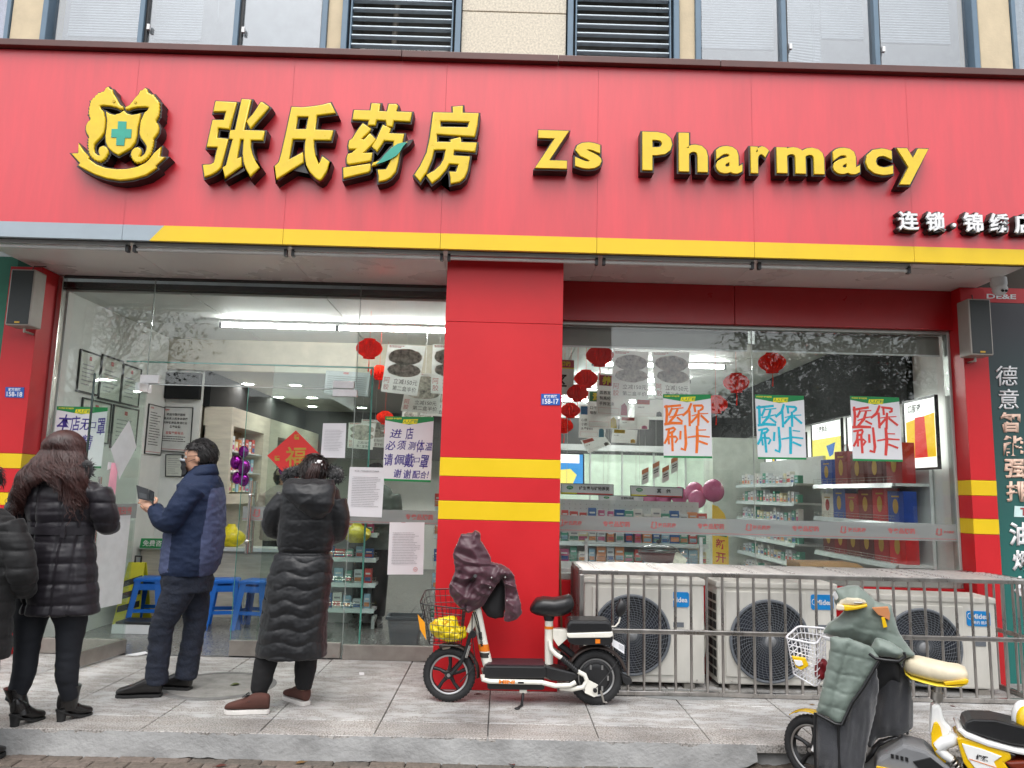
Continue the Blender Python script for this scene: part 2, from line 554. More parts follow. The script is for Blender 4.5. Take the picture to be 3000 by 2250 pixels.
# street right up to the buildings under the slabs
pave = tag(MB().bx((-9, YK + .03, ZS - .03), (9, 6.62, -.045)).build('pavement', CONC), kind='structure')
seams = [-9, -3.35, -2.70, -2.035, -1.36, -.70, -.045, .60, 1.25, 1.90, 2.55, 3.2, 3.85, 9]
rows = [YK - .012, 4.93, 5.45, 6.0, 6.6]
for i in range(len(seams) - 1):
    for j in range(4):
        if i in (0, 12) and j > 9: continue
        x0, x1 = seams[i] + .003, seams[i + 1] - .003
        sh = 0 if j < 2 else .0
        y0, y1 = rows[j] + (.003 if j else 0), rows[j + 1] - .0025
        dz = rng(-.002, .001)
        me = MB().bx((x0, y0, -.05), (x1, y1, dz)).mesh('paving_slab', GRAN2 if j == 0 else GRAN, bevel=.003, seg=1)
        link('paving_slab', me, pave)
# kerb face: cast concrete skirt with a broken lower edge
def kerb_fn(u, v):
    x = -6 + u * (1.50 + 6)
    end = max(0, (x - 1.25) / .25)
    zb = ZS - .01 + .03 * max(0, noise.noise(V((x * 2.1, 3, 0)))) + .012 * noise.noise(V((x * 17, 1, 0))) + .05 * end * end
    z = -.004 + (zb + .004) * v
    y = YK - .012 - .022 * v + .006 * noise.noise(V((x * 5, z * 9, 2))) + .003 * noise.noise(V((x * 30, z * 30, 2)))
    return V((x, y, z))
kb = MB().grid(kerb_fn, 420, 10)
kb.add([kerb_fn(i / 420, 0) + V((0, .05, .002)) for i in range(421)] + [kerb_fn(i / 420, 0) for i in range(421)], [(i, i + 1, 422 + i, 421 + i) for i in range(420)])
kb.add([kerb_fn(i / 420, 1) + V((0, .06, .0)) for i in range(421)] + [kerb_fn(i / 420, 1) for i in range(421)], [(i, i + 1, 422 + i, 421 + i) for i in range(420)])
tag(kb.build('kerb', CONC, smooth=40), kind='structure')

# ================================================================ red pillar and pilasters
def clad(name, label, x0, x1, y0, y1, ztop, zs, seam=None, cat='pillar'):
    """stripes zs = [(z0,z1)..]; front and sides run round"""
    t = thing(name, label, cat, ((x0 + x1) / 2, y0, 0))
    cuts = [0.0]
    for a, b in zs[::-1]: cuts += [a, b]
    if seam: cuts.append(seam)
    cuts.append(ztop)
    for a, b in zip(cuts[:-1], cuts[1:]):
        ye = any(abs(a - q[0]) < 1e-6 for q in zs)
        m = MB().bx((x0 - (.001 if ye else 0), y0 - (.001 if ye else 0), a + .0012), (x1 + (.001 if ye else 0), y1, b - .0012))
        m.build('stripe_panel' if ye else 'cladding_panel', YEL if ye else RED, t, bevel=.002, seg=1)
    return t
clad('pillar', 'wide red clad pillar with two yellow stripes between door and window', -.462, .430, 5.71, 6.72, 3.188, [(1.506, 1.644), (1.191, 1.327)], 2.671)
PL = clad('pillar', 'narrow red pilaster with yellow stripes at the left end beside the curly haired woman', -4.20, -3.93, 6.35, 6.72, 3.188, [(1.492, 1.614), (1.196, 1.297)])
PR = clad('pillar', 'narrow red pilaster with yellow stripes at the right end of the window', 3.785, 3.99, 6.2, 6.72, 3.188, [(1.464, 1.587), (1.158, 1.279)])

# ================================================================ canopy: soffit panels
SOZ = 3.19
cano = thing('canopy_soffit', 'pale panelled soffit under the red shop sign', 'soffit', (0, 6, SOZ))
sx = [-4.02, -2.92, -1.72, -.50, .70, 1.90, 3.10, 3.93]
for a, b in zip(sx[:-1], sx[1:]):
    MB().bx((a + .002, 5.53, SOZ), (b - .002, 6.70, SOZ + .03)).build('soffit_panel', SOFM, cano)
MB().bx((2.55, 5.72, SOZ - .004), (3.3, 5.98, SOZ - .001)).build('access_hatch', SOFM, cano)
MB().bx((-4.02, 5.555, SOZ - .012), (3.93, 5.575, SOZ - .0005)).build('edge_trim', mat('dark_trim', (.05, .045, .04), r=.6), cano)

# ================================================================ the sign
YS = 5.5
Zb0, Zb1 = 3.172, 3.289      # yellow band
Ztop = 4.655
sign = thing('shop_sign', 'long red fascia sign with raised yellow characters, seahorse emblem and Zs Pharmacy', 'sign', (0, YS, Zb0))
seam_px = [(409, 355), (863, 829), (1311, 1289), (1753, 1749), (2199, 2210), (2648, 2678)]
sxs = [-5.2] + [at((a + b) / 2, 450, YS).x for a, b in seam_px] + [4.5]
sxs[1:1] = [sxs[1] - 1.19]
for a, b in zip(sxs[:-1], sxs[1:]):
    # gently buckled sheet, thin and folded
    def face(u, v, a=a, b=b):
        x = a + .0008 + (b - a - .0016) * u; z = Zb1 + .001 + (Ztop - Zb1 - .002) * v
        e = 16 * u * (1 - u) * v * (1 - v)
        return V((x, YS - .004 * e * noise.noise(V((x * .9, z * .9, 4))) - .0015 * noise.noise(V((x * 3, z * 2, 8))) * e, z))
    m = MB().grid(face, 24, 20)
    m.bx((a + .0015, YS + .012, Zb1 + .001), (b - .0015, YS + .03, Ztop - .001))
    m.build('sign_panel', SRED, sign, smooth=60)
    c = [(a, b, SYEL)]
    gx = at(500, 665, YS).x
    if b < gx: c = [(a, b, GREYP)]
    for aa, bb, mm in c:
        if aa < gx < bb:
            # slanted change from grey to yellow
            g0 = at(437, 707, YS).x; g1 = at(481, 665, YS).x
            MB().slab([(aa + .0015, YS - .003, Zb0), (g0, YS - .003, Zb0), (g1, YS - .003, Zb1), (aa + .0015, YS - .003, Zb1)], (0, .03, 0)).build('stripe_panel', GREYP, sign)
            MB().slab([(g0, YS - .003, Zb0), (bb - .0015, YS - .003, Zb0), (bb - .0015, YS - .003, Zb1), (g1, YS - .003, Zb1)], (0, .03, 0)).build('stripe_panel', YEL, sign)
        else:
            MB().bx((aa + .0015, YS - .003, Zb0), (bb - .0015, YS + .03, Zb1)).build('stripe_panel', GREYP if mm is GREYP else YEL, sign)
capm = mat('sign_cap', (.10, .035, .028), r=.4, var=.15)
for a, b in ((-5.2, -.85), (-.846, .345), (.349, 1.585), (1.589, 4.5)):
    MB().bx((a, YS - .055, Ztop + rng(0, .004)), (b, 6.3, Ztop + .055)).build('cap_flashing', capm, sign, bevel=.004)
MB().bx((-5.2, YS + .03, Zb0 + .002), (4.5, YS + .06, Ztop)).build('back_frame', DARK, sign)

def zp(pts, off, k):
    return [(off[0] + x * k, off[1] + y * k) for x, y in pts]
def face_pts(pts, Y):
    out = []
    for x, y in pts:
        q = at(x, y, Y); out.append((q.x, q.z))
    return out
LD = [0]
def raised(name, loops, parent, trim=.012, depth=.095, m=SYEL, yback=None):
    """one built-up letter: black return, dark trim rim and a domed coloured face; loops[0] outer, others holes"""
    LD[0] += 1
    yf = YS - depth - .0004 * (LD[0] % 7)
    outer = [face_pts(loops[0], yf)] + [face_pts(l, yf) for l in loops[1:]]
    big = [inflate(outer[0], trim)] + [inflate(l, -trim) for l in outer[1:]]
    me = outline_mesh(big, (YS - yf) / 2 - .001)
    remap(me, lambda c: V((c.x, yf + (YS - yf) / 2 - c.z, c.y)))
    me.materials.clear(); me.materials.append(DARK); me.materials.append(DKGR)
    for p in me.polygons:
        if p.normal.y < -.7: p.material_index = 1
    o = link(name, me, parent)
    sm = [inflate(outer[0], -.009)] + [inflate(l, .009) for l in outer[1:]]
    me = outline_mesh(sm, .004, .009, 3)
    remap(me, lambda c: V((c.x, yf - .006 - c.z, c.y)))
    me.materials.clear(); me.materials.append(m)
    me.polygons.foreach_set('use_smooth', [True] * len(me.polygons)); me.set_sharp_from_angle(angle=R_(50))
    link('letter_face', me, o)
    return o
def flatpiece(name, pts, parent, m, Y, t=.003):
    me = outline_mesh([face_pts(pts, Y)], t / 2)
    remap(me, lambda c: V((c.x, Y - c.z, c.y)))
    me.materials.clear(); me.materials.append(m)
    return link(name, me, parent)

# emblem: two seahorses, shield with cross, ribbon
EO, EK = (190, 240), .19289
sh_l = [(905, 395), (895, 430), (850, 430), (800, 405), (720, 385), (600, 375), (552, 380), (560, 420), (600, 460), (610, 510), (625, 560), (630, 610), (622, 700), (610, 780), (570, 850), (510, 910), (465, 960), (455, 1020), (468, 1085), (510, 1125), (545, 1128), (530, 1090), (525, 1050), (545, 1005), (590, 985), (640, 1000), (672, 1050), (675, 1110), (630, 1190), (560, 1235), (500, 1225), (420, 1170), (375, 1090), (365, 1000), (362, 920), (375, 840), (350, 800), (330, 740), (335, 680), (365, 620), (400, 590), (385, 540), (370, 500), (375, 450), (380, 400), (395, 340), (400, 300), (440, 260), (480, 220), (520, 180), (580, 165), (620, 140), (640, 100), (675, 90), (700, 125), (735, 130), (745, 185), (790, 250), (820, 310), (850, 360)]
def crest(p, i0, i1, amp=9, n=3):
    o = []
    for i, a in enumerate(p):
        o.append(a)
        if i0 <= i < i1:
            b = p[i + 1]
            L = math.hypot(b[0] - a[0], b[1] - a[1])
            nx, ny = (b[1] - a[1]) / L, -(b[0] - a[0]) / L
            kk = max(1, int(L / 34))
            for q in range(1, 2 * kk):
                f = q / (2 * kk); s = amp * (1 if q % 2 else -.4)
                o.append((a[0] + (b[0] - a[0]) * f + nx * s, a[1] + (b[1] - a[1]) * f + ny * s))
    return o
if area2(sh_l) < 0: pass
shl = crest(sh_l, 27, 35, -11) if area2(sh_l) > 0 else crest(sh_l, 27, 35, 11)
shl2 = []
for i, q in enumerate(shl): shl2.append(q)
i_back = shl2.index((400, 590))
shl = crest(shl2, i_back, i_back + 11, -11 if area2(sh_l) > 0 else 11)
shr = []
for x, y in shl:
    X = 1919 - .21 * y - x
    shr.append((X, y + 5 + .05 * (X - x) / 2))
shield = [(640, 465), (700, 500), (770, 515), (850, 490), (910, 450), (960, 495), (1030, 515), (1100, 505), (1165, 490), (1145, 600), (1120, 700), (1110, 830), (1085, 930), (1020, 1020), (920, 1080), (825, 1130), (740, 1080), (670, 1010), (635, 930), (630, 830), (645, 720), (655, 600)]
cross = [(810, 598), (937, 602), (930, 715), (1015, 718), (1005, 850), (915, 850), (900, 967), (780, 962), (785, 845), (703, 842), (710, 715), (803, 715)]
ribbon = [(228, 965), (300, 1060), (385, 1150), (375, 1180), (500, 1270), (640, 1320), (800, 1340), (960, 1335), (1120, 1300), (1240, 1240), (1285, 1200), (1370, 1090), (1470, 1005), (1450, 1145), (1540, 1155), (1395, 1285), (1410, 1320), (1250, 1430), (1050, 1490), (850, 1510), (650, 1480), (470, 1420), (330, 1350), (215, 1280), (245, 1245), (115, 1100), (220, 1095)]
for nm, pp in (('emblem_seahorse', shl), ('emblem_seahorse', shr), ('emblem_shield', shield), ('emblem_ribbon', ribbon)):
    o = raised(nm, [zp(pp, EO, EK)], sign)
    if nm == 'emblem_shield': flatpiece('green_cross', zp(cross, EO, EK), o, TEAL, YS - .118)
for ex, ey in ((752, 300), (1078, 312)):
    c = face_pts(zp([(ex, ey)], EO, EK), YS - .11)[0]
    MB().lathe([(.0, -.004), (.011, -.004), (.011, .008), (0, .008)], 12, Matrix.Translation((c[0], YS - .112, c[1])) @ Matrix.Rotation(R_(90), 4, 'X')).build('seahorse_eye', mat('eye_amber', (.55, .36, .0), r=.4), sign)
# the four big characters
CH = [((580, 270), .16878, [[(318, 170), (685, 190), (562, 662), (368, 640), (345, 805), (540, 825), (412, 1320), (350, 1390), (250, 1450), (125, 1492), (95, 1275), (240, 1265), (290, 1230), (350, 970), (160, 968), (265, 497), (462, 497), (495, 355), (275, 360)]]),
      ((580, 270), .16878, [[(770, 135), (935, 145), (810, 672), (1168, 685), (1138, 855), (932, 850), (925, 960), (950, 1080), (1000, 1200), (1078, 1320), (918, 1485), (840, 1350), (800, 1230), (785, 1080), (800, 840), (755, 838), (690, 1165), (765, 1135), (770, 1300), (480, 1505), (437, 1322), (500, 1280), (610, 835), (545, 830), (570, 675), (655, 672)]]),
      ((580, 270), .16878, [[(1095, 188), (1130, 190), (1248, 275), (1150, 400), (920, 655), (848, 520), (960, 400), (1040, 280)]]),
      ((790, 280), .16871, [[(390, 210), (560, 220), (760, 200), (920, 175), (1062, 138), (1110, 230), (1155, 322), (1000, 345), (832, 362), (800, 605), (1112, 618), (1070, 795), (780, 790), (778, 900), (800, 1050), (860, 1205), (890, 1150), (918, 1065), (1045, 1160), (1000, 1330), (920, 1460), (870, 1490), (800, 1450), (700, 1340), (640, 1220), (615, 1050), (615, 900), (628, 775), (415, 775), (345, 1125), (585, 995), (600, 1175), (125, 1475), (95, 1240), (170, 1165), (215, 1000), (300, 620)], [(500, 385), (680, 385), (640, 598), (462, 598)]]),
      ((990, 290), .16277, [[(295, 215), (590, 220), (610, 93), (770, 98), (748, 232), (890, 240), (920, 105), (1060, 108), (1085, 135), (1055, 240), (1335, 252), (1305, 430), (1015, 410), (990, 522), (880, 510), (860, 405), (705, 400), (685, 495), (540, 490), (560, 400), (265, 392)]]),
      ((990, 290), .16277, [[(455, 450), (605, 552), (560, 620), (430, 735), (475, 745), (580, 630), (690, 740), (630, 830), (460, 990), (625, 980), (605, 1130), (400, 1170), (200, 1200), (165, 1170), (160, 1080), (190, 1000), (260, 980), (345, 910), (200, 925), (190, 850), (210, 760), (270, 720), (340, 600)]]),
      ((990, 290), .16277, [[(100, 1250), (590, 1175), (595, 1290), (560, 1335), (105, 1445)]]),
      ((990, 290), .16277, [[(815, 480), (960, 545), (925, 632), (1195, 640), (1170, 780), (1120, 960), (1090, 1150), (1050, 1320), (960, 1430), (860, 1485), (735, 1508), (738, 1400), (718, 1285), (870, 1280), (925, 1180), (955, 1090), (1000, 860), (1005, 775), (840, 770), (790, 850), (710, 970), (610, 870), (690, 750)]]),
      ((990, 290), .16277, [[(1305, 760), (1270, 810), (1150, 900), (1080, 1010), (950, 1080), (800, 1150), (660, 1195), (600, 1225), (680, 1170), (800, 1060), (950, 880), (1080, 800), (1200, 785)]]),
      ((1190, 290), .16271, [[(488, 255), (845, 262), (838, 155), (1020, 138), (1018, 262), (1305, 272), (1285, 480), (1240, 698), (560, 652), (555, 785), (800, 790), (800, 745), (980, 700), (995, 790), (1272, 800), (1245, 970), (870, 940), (850, 1030), (1150, 1048), (1110, 1300), (1060, 1430), (970, 1510), (800, 1545), (795, 1420), (775, 1320), (900, 1325), (940, 1195), (780, 1185), (730, 1280), (600, 1440), (465, 1538), (360, 1380), (500, 1310), (620, 1200), (680, 1090), (710, 930), (510, 935), (470, 1100), (380, 1320), (255, 1508), (148, 1380), (260, 1210), (370, 980), (430, 700)], [(620, 415), (1135, 430), (1110, 525), (620, 515)]])]
for off, kk, lps in CH:
    o = raised('sign_character', [zp(l, off, kk) for l in lps], sign)
flatpiece('green_leaf', zp([(1240, 782), (1170, 860), (1110, 960), (1040, 1030), (940, 1085), (820, 1135), (680, 1178), (760, 1100), (850, 990), (960, 880), (1080, 805), (1170, 783)], (990, 290), .16277), sign, TEAL, YS - .126)
# latin letters
def raised_glyph(ch, x0, y0, x1, y1, bold, parent, m, depth=.095, name='sign_letter', trim=.012):
    LD[0] += 1
    yf = YS - depth - .0003 * (LD[0] % 7)
    a = at(x0, y0, yf); b = at(x1, y1, yf)
    def fit(bold_, grow, ext, bev, yc):
        me = text_mesh(ch, bold_, ext, bev)
        xs = [q.co.x for q in me.vertices]; ys = [q.co.y for q in me.vertices]
        X0, X1, Y0, Y1 = min(xs), max(xs), min(ys), max(ys)
        kx = (b.x - a.x + 2 * grow) / (X1 - X0); kz = (a.z - b.z + 2 * grow) / (Y1 - Y0)
        remap(me, lambda c: V((a.x - grow + (c.x - X0) * kx, yc - c.z, b.z - grow + (c.y - Y0) * kz)))
        me.materials.clear()
        return me
    me = fit(bold + .035, trim, (YS - yf) / 2 - .001, 0, yf + (YS - yf) / 2)
    me.materials.append(DARK); me.materials.append(DKGR)
    for p in me.polygons:
        if p.normal.y < -.7: p.material_index = 1
    o = link(name, me, parent)
    me = fit(bold, 0, .004, .006, yf - .006)
    me.materials.append(m)
    me.polygons.foreach_set('use_smooth', [True] * len(me.polygons)); me.set_sharp_from_angle(angle=R_(50))
    link('letter_face', me, o)
    return o
for ch, x0, y0, x1, y1 in (('Z', 1569, 383, 1665, 497), ('s', 1685, 418, 1762, 498), ('P', 1881, 388, 1969, 503), ('h', 1987, 391, 2073, 507), ('a', 2095, 429, 2174, 512), ('r', 2197, 430, 2253, 511), ('m', 2273, 432, 2414, 513), ('a', 2436, 434, 2518, 514), ('c', 2532, 436, 2615, 516), ('y', 2624, 436, 2723, 545)):
    raised_glyph(ch, x0, y0, x1, y1, .030, sign, SYEL)
for ch, x0, y0, x1, y1 in (('连', 2628, 620, 2691, 677), ('锁', 2709, 622, 2769, 680), ('.', 2787, 655, 2799, 667), ('锦', 2819, 624, 2879, 682), ('绣', 2895, 626, 2956, 684), ('店', 2968, 628, 3029, 687)):
    raised_glyph(ch, x0, y0, x1, y1, .022, sign, WHITE, .06, 'sign_character', .01)

# ================================================================ unlit fluorescent tubes under the sign edge
TUBEM = mat('unlit_tube', (.62, .60, .58), r=.25, var=.03)
xs6 = [(-20, 383), (389, 846), (852, 1302), (1308, 1755), (1761, 2210), (2216, 2668)]
for i, (a, b) in enumerate(xs6):
    p0 = at(a, 716 + a * .027, 5.6); p1 = at(b, 716 + b * .027, 5.6)
    z = 3.132
    t = thing('fluorescent_tube', 'unlit white fluorescent tube below the sign, number %s from the left' % ('one two three four five six'.split()[i]), 'tube light', (p0.x, 5.6, z), 'unlit tubes under the sign')
    MB().tube([(p0.x + .03, 5.6, z), (p1.x - .03, 5.6, z)], .014, 10).build('tube', TUBEM, t, smooth=60)
    MB().bx((p0.x + .01, 5.585, z + .022), (p1.x - .01, 5.615, SOZ - .001)).build('batten', WHITE, t)
    for x in (p0.x + .02, p1.x - .02):
        MB().bx((x - .011, 5.58, z - .022), (x + .011, 5.62, z + .03)).build('lamp_holder', BLK, t)

# ================================================================ upper storey
YU = 6.4
up = thing('building', 'upper storey in beige stone with windows and louvres above the red sign', 'building', (0, YU, 4.6))
def ux(px): return at(px, 100, YU).x
WL = 'speckled_stone'
STONE = mat(WL, hx('CFC6B4'), r=.8, var=.22, vs=55, bump=.15, bs=120, det=2)
def wallp(a, b, z0=4.4, z1=8, m=BEIGE, y=YU, nm='wall_panel'):
    return MB().bx((a, y, z0), (b, y + .3, z1)).build(nm, m, up, bevel=.004, seg=1)
wallp(ux(28), ux(122)); wallp(ux(958), ux(1002)); wallp(ux(1990), ux(2036)); wallp(ux(2868), ux(2962))
zj = at(1500, 36, YU).z
wallp(ux(1352), ux(1658), 4.4, zj - .004, STONE); wallp(ux(1352), ux(1658), zj + .004, 6.6, STONE)
MB().bx((ux(1352), YU + .02, 4.4), (ux(1658), YU + .3, 6.6)).build('wall_core', DARK, up)
wallp(-9, ux(-260)); wallp(ux(3200), 9)
MB().bx((-9, YU + .9, 3.2), (9, YU + 1.0, 8)).build('rear_wall', mat('room_grey', (.50, .51, .52), r=.9), up)
for a, b in ((122, 400), (400, 690), (690, 958), (2036, 2290), (2290, 2562), (2562, 2868)):
    pass
WGL = glass_mat('window_glass', tint=(.80, .83, .85), base=.2)
BLIND = mat('blind_white', (.72, .73, .74), r=.5)
def window(x0, x1, parts, lab, curtain=None, fw=.05):
    wn = MB()
    z0, z1 = 4.6, 7.2
    for x in (x0, x1): wn.bx((x - fw if x == x1 else x, YU - .03, z0), (x if x == x1 else x + fw, YU + .12, z1))
    wn.bx((x0 + fw, YU - .02, z0), (x1 - fw, YU + .12, z0 + .08)); wn.bx((x0 + fw, YU - .02, z1 - .08), (x1 - fw, YU + .12, z1))
    o = wn.build('window', FRAME, up, bevel=.004, seg=1)
    xs = [x0 + fw] + parts + [x1 - fw]
    for q in parts:
        MB().bx((q - .022, YU - .01, z0 + .08), (q + .022, YU + .10, z1 - .08)).build('mullion', FRAME, o, bevel=.003, seg=1)
        MB().bx((q + .022, YU + .02, z0 + .08), (q + .045, YU + .06, z1 - .08)).build('gasket', BLK, o)
        MB().bx((q + .05, YU + .0, 5.42), (q + .075, YU + .03, 5.47)).build('latch', WHITE, o)
    for a, b in zip(xs[:-1], xs[1:]):
        MB().bx((a + .024, YU + .045, z0 + .08), (b - .024, YU + .051, z1 - .08)).build('pane', WGL, o)
    return o
W1 = window(ux(122), ux(958), [ux(411), ux(690)], 'a')
W2 = window(ux(2036), ux(2862), [ux(2296), ux(2568)], 'b')
def blind(o, x0, x1, zb, tilt=0., skew=0.):
    m = MB()
    n = int((7.1 - zb) / .026)
    for i in range(n):
        z = zb + i * .026
        f = (1 - i / n) * skew if i < 14 else 0
        P = [(x0, YU + .16, z), (x1, YU + .16, z - skew * max(0, 1 - i / 12)), (x1, YU + .171, z + .021 - skew * max(0, 1 - i / 12)), (x0, YU + .171, z + .021)]
        m.slab(P, (0, .0012, .0004))
    m.bx((x0, YU + .155, zb - .03), (x1, YU + .185, zb - .012)) if not skew else None
    return tag(m.build('blind', BLIND, o), kind='stuff')
blind(W1, ux(165), ux(395), 5.46); blind(W1, ux(425), ux(565), 5.45)
blind(W2, ux(2055), ux(2285), 5.53); blind(W2, ux(2312), ux(2425), 5.42, skew=.05); blind(W2, ux(2430), ux(2556), 5.66); blind(W2, ux(2582), ux(2815), 5.64)
for x, z0 in ((ux(610), 5.62), (ux(2400), 5.3), (ux(2406), 5.28), (ux(2424), 5.3), (ux(2062), 5.5)):
    MB().tube([(x, YU + .16, 6.6), (x + .004, YU + .16, z0)], .003, 5).build('pull_cord', BLIND, W2 if x > 0 else W1)
# curtained windows at both ends
for a, b, c, n_ in ((-300, 26, 'C9C3E2', 'l'), (2964, 3220, 'A8BCC8', 'r')):
    f = MB().bx((ux(a), YU + .1, 4.5), (ux(b) if n_ == 'l' else ux(a) + .03, YU + .16, 7.2)) if 0 else MB()
    x0, x1 = ux(a), ux(b)
    f.bx((x0, YU - .02, 4.5), (x0 + .035, YU + .1, 7.2)); f.bx((x1 - .035, YU - .02, 4.5), (x1, YU + .1, 7.2))
    o = f.build('window', FRAME, up)
    MB().bx((x0 + .036, YU + .05, 4.5), (x1 - .036, YU + .056, 7.2)).build('pane', WGL, o)
    MB().grid(lambda u, v, x0=x0, x1=x1: V((x0 + (x1 - x0) * u, YU + .2 + .025 * math.sin(u * 60) + .01 * math.sin(u * 23), 4.5 + 2.7 * v)), 120, 3).build('curtain', mat('curtain_' + n_, hx(c), r=.9, var=.2, vs=14), o, smooth=180)
# louvre bays with slats, dark behind
def louvre(x0, x1):
    m = MB()
    m.bx((x0, YU - .04, 4.5), (x0 + .05, YU + .05, 7)); m.bx((x1 - .05, YU - .04, 4.5), (x1, YU + .05, 7))
    m.bx((x0 + .07, YU - .02, 4.5), (x0 + .085, YU + .04, 7)) ; m.bx((x1 - .085, YU - .02, 4.5), (x1 - .07, YU + .04, 7))
    o = m.build('louvre', FRAME, up, bevel=.003, seg=1)
    sm = MB().box((0, 0, 0), (x1 - x0 - .17, .045, .019), Matrix.Rotation(R_(-15), 3, 'X')).mesh('slat', mat('slat_grey', hx('A9B8C0'), r=.35, var=.1), bevel=.004, seg=1)
    s2 = MB().box((0, 0, 0), (x1 - x0 - .17, .012, .036)).mesh('slat', mat('slat_grey'), bevel=.003, seg=1)
    z = 4.98
    while z < 6.7:
        link('slat', sm, o, ((x0 + x1) / 2, YU + .012, z))
        z += .087
    b = MB()
    b.bx((x0, YU + .06, 4.5), (x0 + .02, YU + .88, 7)); b.bx((x1 - .02, YU + .06, 4.5), (x1, YU + .88, 7)); b.bx((x0 + .02, YU + .86, 4.5), (x1 - .02, YU + .88, 7)); b.bx((x0 + .02, YU + .06, 6.6), (x1 - .02, YU + .86, 6.62)); b.bx((x0 + .02, YU + .06, 4.5), (x1 - .02, YU + .86, 4.52))
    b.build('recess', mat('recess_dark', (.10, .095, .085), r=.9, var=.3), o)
    return o
LV1 = louvre(ux(1002), ux(1350)); LV2 = louvre(ux(1662), ux(1988))
# air conditioner standing inside the left louvre
x0, x1 = ux(1046), ux(1310)
ac = thing('air_conditioner', 'grey outdoor air conditioner behind the louvre above the sign', 'air conditioner', ((x0 + x1) / 2, YU + .3, 4.52))
GACM = mat('old_white_case', hx('B9BAB4'), r=.5)
MB().bx((x0, YU + .14, 4.55), (x1, YU + .44, 5.44)).build('casing', GACM, ac, bevel=.02)
g = MB()
for i in range(30):
    x = x0 + .06 + (x1 - x0) * .56 * i / 29
    g.bx((x - .002, YU + .128, 4.75), (x + .002, YU + .136, 5.40))
g.build('fan_grille', BLK, ac)
q = Quad((x0 + .42, YU + .138, 5.40), (x1 - .05, YU + .138, 5.40), (x1 - .05, YU + .138, 5.34), (x0 + .42, YU + .138, 5.34))
words('GREE', q, (.1, .1, .9, .9), BLK, ac, .03)
MB().tube([(ux(1120), YU + .6, 5.3), (ux(1122), YU + .6, 5.6), (ux(1128), YU + .6, 6.2)], .03, 10).build('drain_pipe', mat('pipe_grey', hx('7E776C'), r=.6), up, smooth=60)
# ================================================================ left shop front: frameless glass with two door leaves
YG = 6.6
RAILM = mat('rail_satin', (.36, .33, .30), r=.38, m=.85, var=.12, vs=10)
PATCH = mat('patch_white', (.70, .69, .69), r=.35, m=.2)
XL, XJ1, XD, XJ2, XR = -3.88, -3.09, -2.21, -1.285, -.465
DT = 2.24
lf = thing('glass_shopfront', 'tall frameless glass shopfront with closed right door leaf left of the red pillar', 'shopfront', (-2.2, YG, 0))
def pane(x0, x1, z0, z1, par, nm='pane', Y=YG, m=None, t=.010):
    return MB().bx((x0, Y, z0), (x1, Y + t, z1)).build(nm, m or GLASS, par)
for a, b in ((XL, XJ1), (XJ1, XJ2), (XJ2, XR)):
    z0 = .125 if a != XJ1 else DT + .012
    pane(a + .003, b - .003, z0, 3.18, lf)
for x in (XJ1, XJ2):
    MB().bx((x - .0026, YG - .001, DT if x == XJ1 else .12), (x + .0026, YG + .011, 3.18)).build('silicone_joint', mat('silicone', (.28, .32, .30), r=.4), lf)
MB().bx((XL - .05, YG - .02, .0), (XL - .002, YG + .05, 3.187)).build('side_post', STEEL, lf, bevel=.006)
for a, b in ((XL, XJ1), (XJ2 + .01, XR)):
    MB().bx((a, YG - .018, .002), (b, YG + .03, .122)).build('bottom_rail', RAILM, lf, bevel=.004)
MB().bx((XL, YG - .012, 3.172), (XR, YG + .03, 3.189)).build('head_channel', mat('dark_trim'), lf)
# closed right leaf
leaf = MB().bx((XD, YG + .002, .13), (XJ2 - .012, YG + .014, DT)).build('door_leaf', GLASSC, lf)
MB().bx((XD, YG - .014, .012), (XJ2 - .012, YG + .03, .135)).build('leaf_rail', RAILM, leaf, bevel=.004)
MB().bx((XD - .002, YG + .0015, .13), (XD, YG + .0145, DT)).build('glass_edge', GEDGE, leaf)
MB().bx((XJ1, YG + .001, DT + .002), (XJ2 - .01, YG + .014, DT + .008)).build('leaf_gap', mat('bright_edge', (.75, .8, .78), r=.2), leaf)
def pfit(x0, x1, z0, z1, par, y=YG):
    return MB().bx((x0, y - .018, z0), (x1, y + .03, z1)).build('patch_fitting', PATCH, par, bevel=.004)
pfit(-1.48, -1.30, DT + .012, DT + .075, lf); pfit(-1.48, -1.27, DT - .06, DT, leaf)
pfit(-3.14, -2.98, DT + .012, DT + .085, lf); pfit(-3.17, -3.06, DT - .075, DT + .01, lf)
def handle(mk, par):
    """two-bar pull handle: vertical bar on each side with clamps; mk maps (across, out, z)"""
    for sgn in (-1, 1):
        MB().tube([mk(0, sgn * .055, .90), mk(0, sgn * .055, 1.50)], .016, 14).build('pull_bar', STEEL, par, smooth=50)
    for z in (1.0, 1.38):
        MB().tube([mk(0, -.06, z), mk(0, .06, z)], .011, 10).build('standoff', STEEL, par, smooth=50)
        MB().ball(mk(0, -.068, z), .02, 12, 8).build('end_knob', STEEL, par, smooth=180)
def rezh(z): return z
hx0 = XD + .10
handle(lambda a, o, z: V((hx0 + a, YG + .008 + o, z - .06)), leaf)
# inner glass door slid behind: green polished edges
inn = thing('glass_door', 'inner glass panel with green polished edges behind the posters left of the pillar', 'glass door', (-2.3, 6.9, 0))
x0i, x1i = at(371, 1065, 6.9).x, at(1095, 1080, 6.9).x
zt = at(1000, 1073, 6.9).z
pane(x1i - .9, x1i - .014, .06, zt - .012, inn, 'pane', 6.9, GLASSC)
MB().bx((x1i - .013, 6.895, .06), (x1i, 6.915, zt)).build('glass_edge', GEDGE, inn)
MB().bx((x0i, 6.895, zt - .012), (x1i - .014, 6.915, zt)).build('glass_edge', GEDGE, inn)
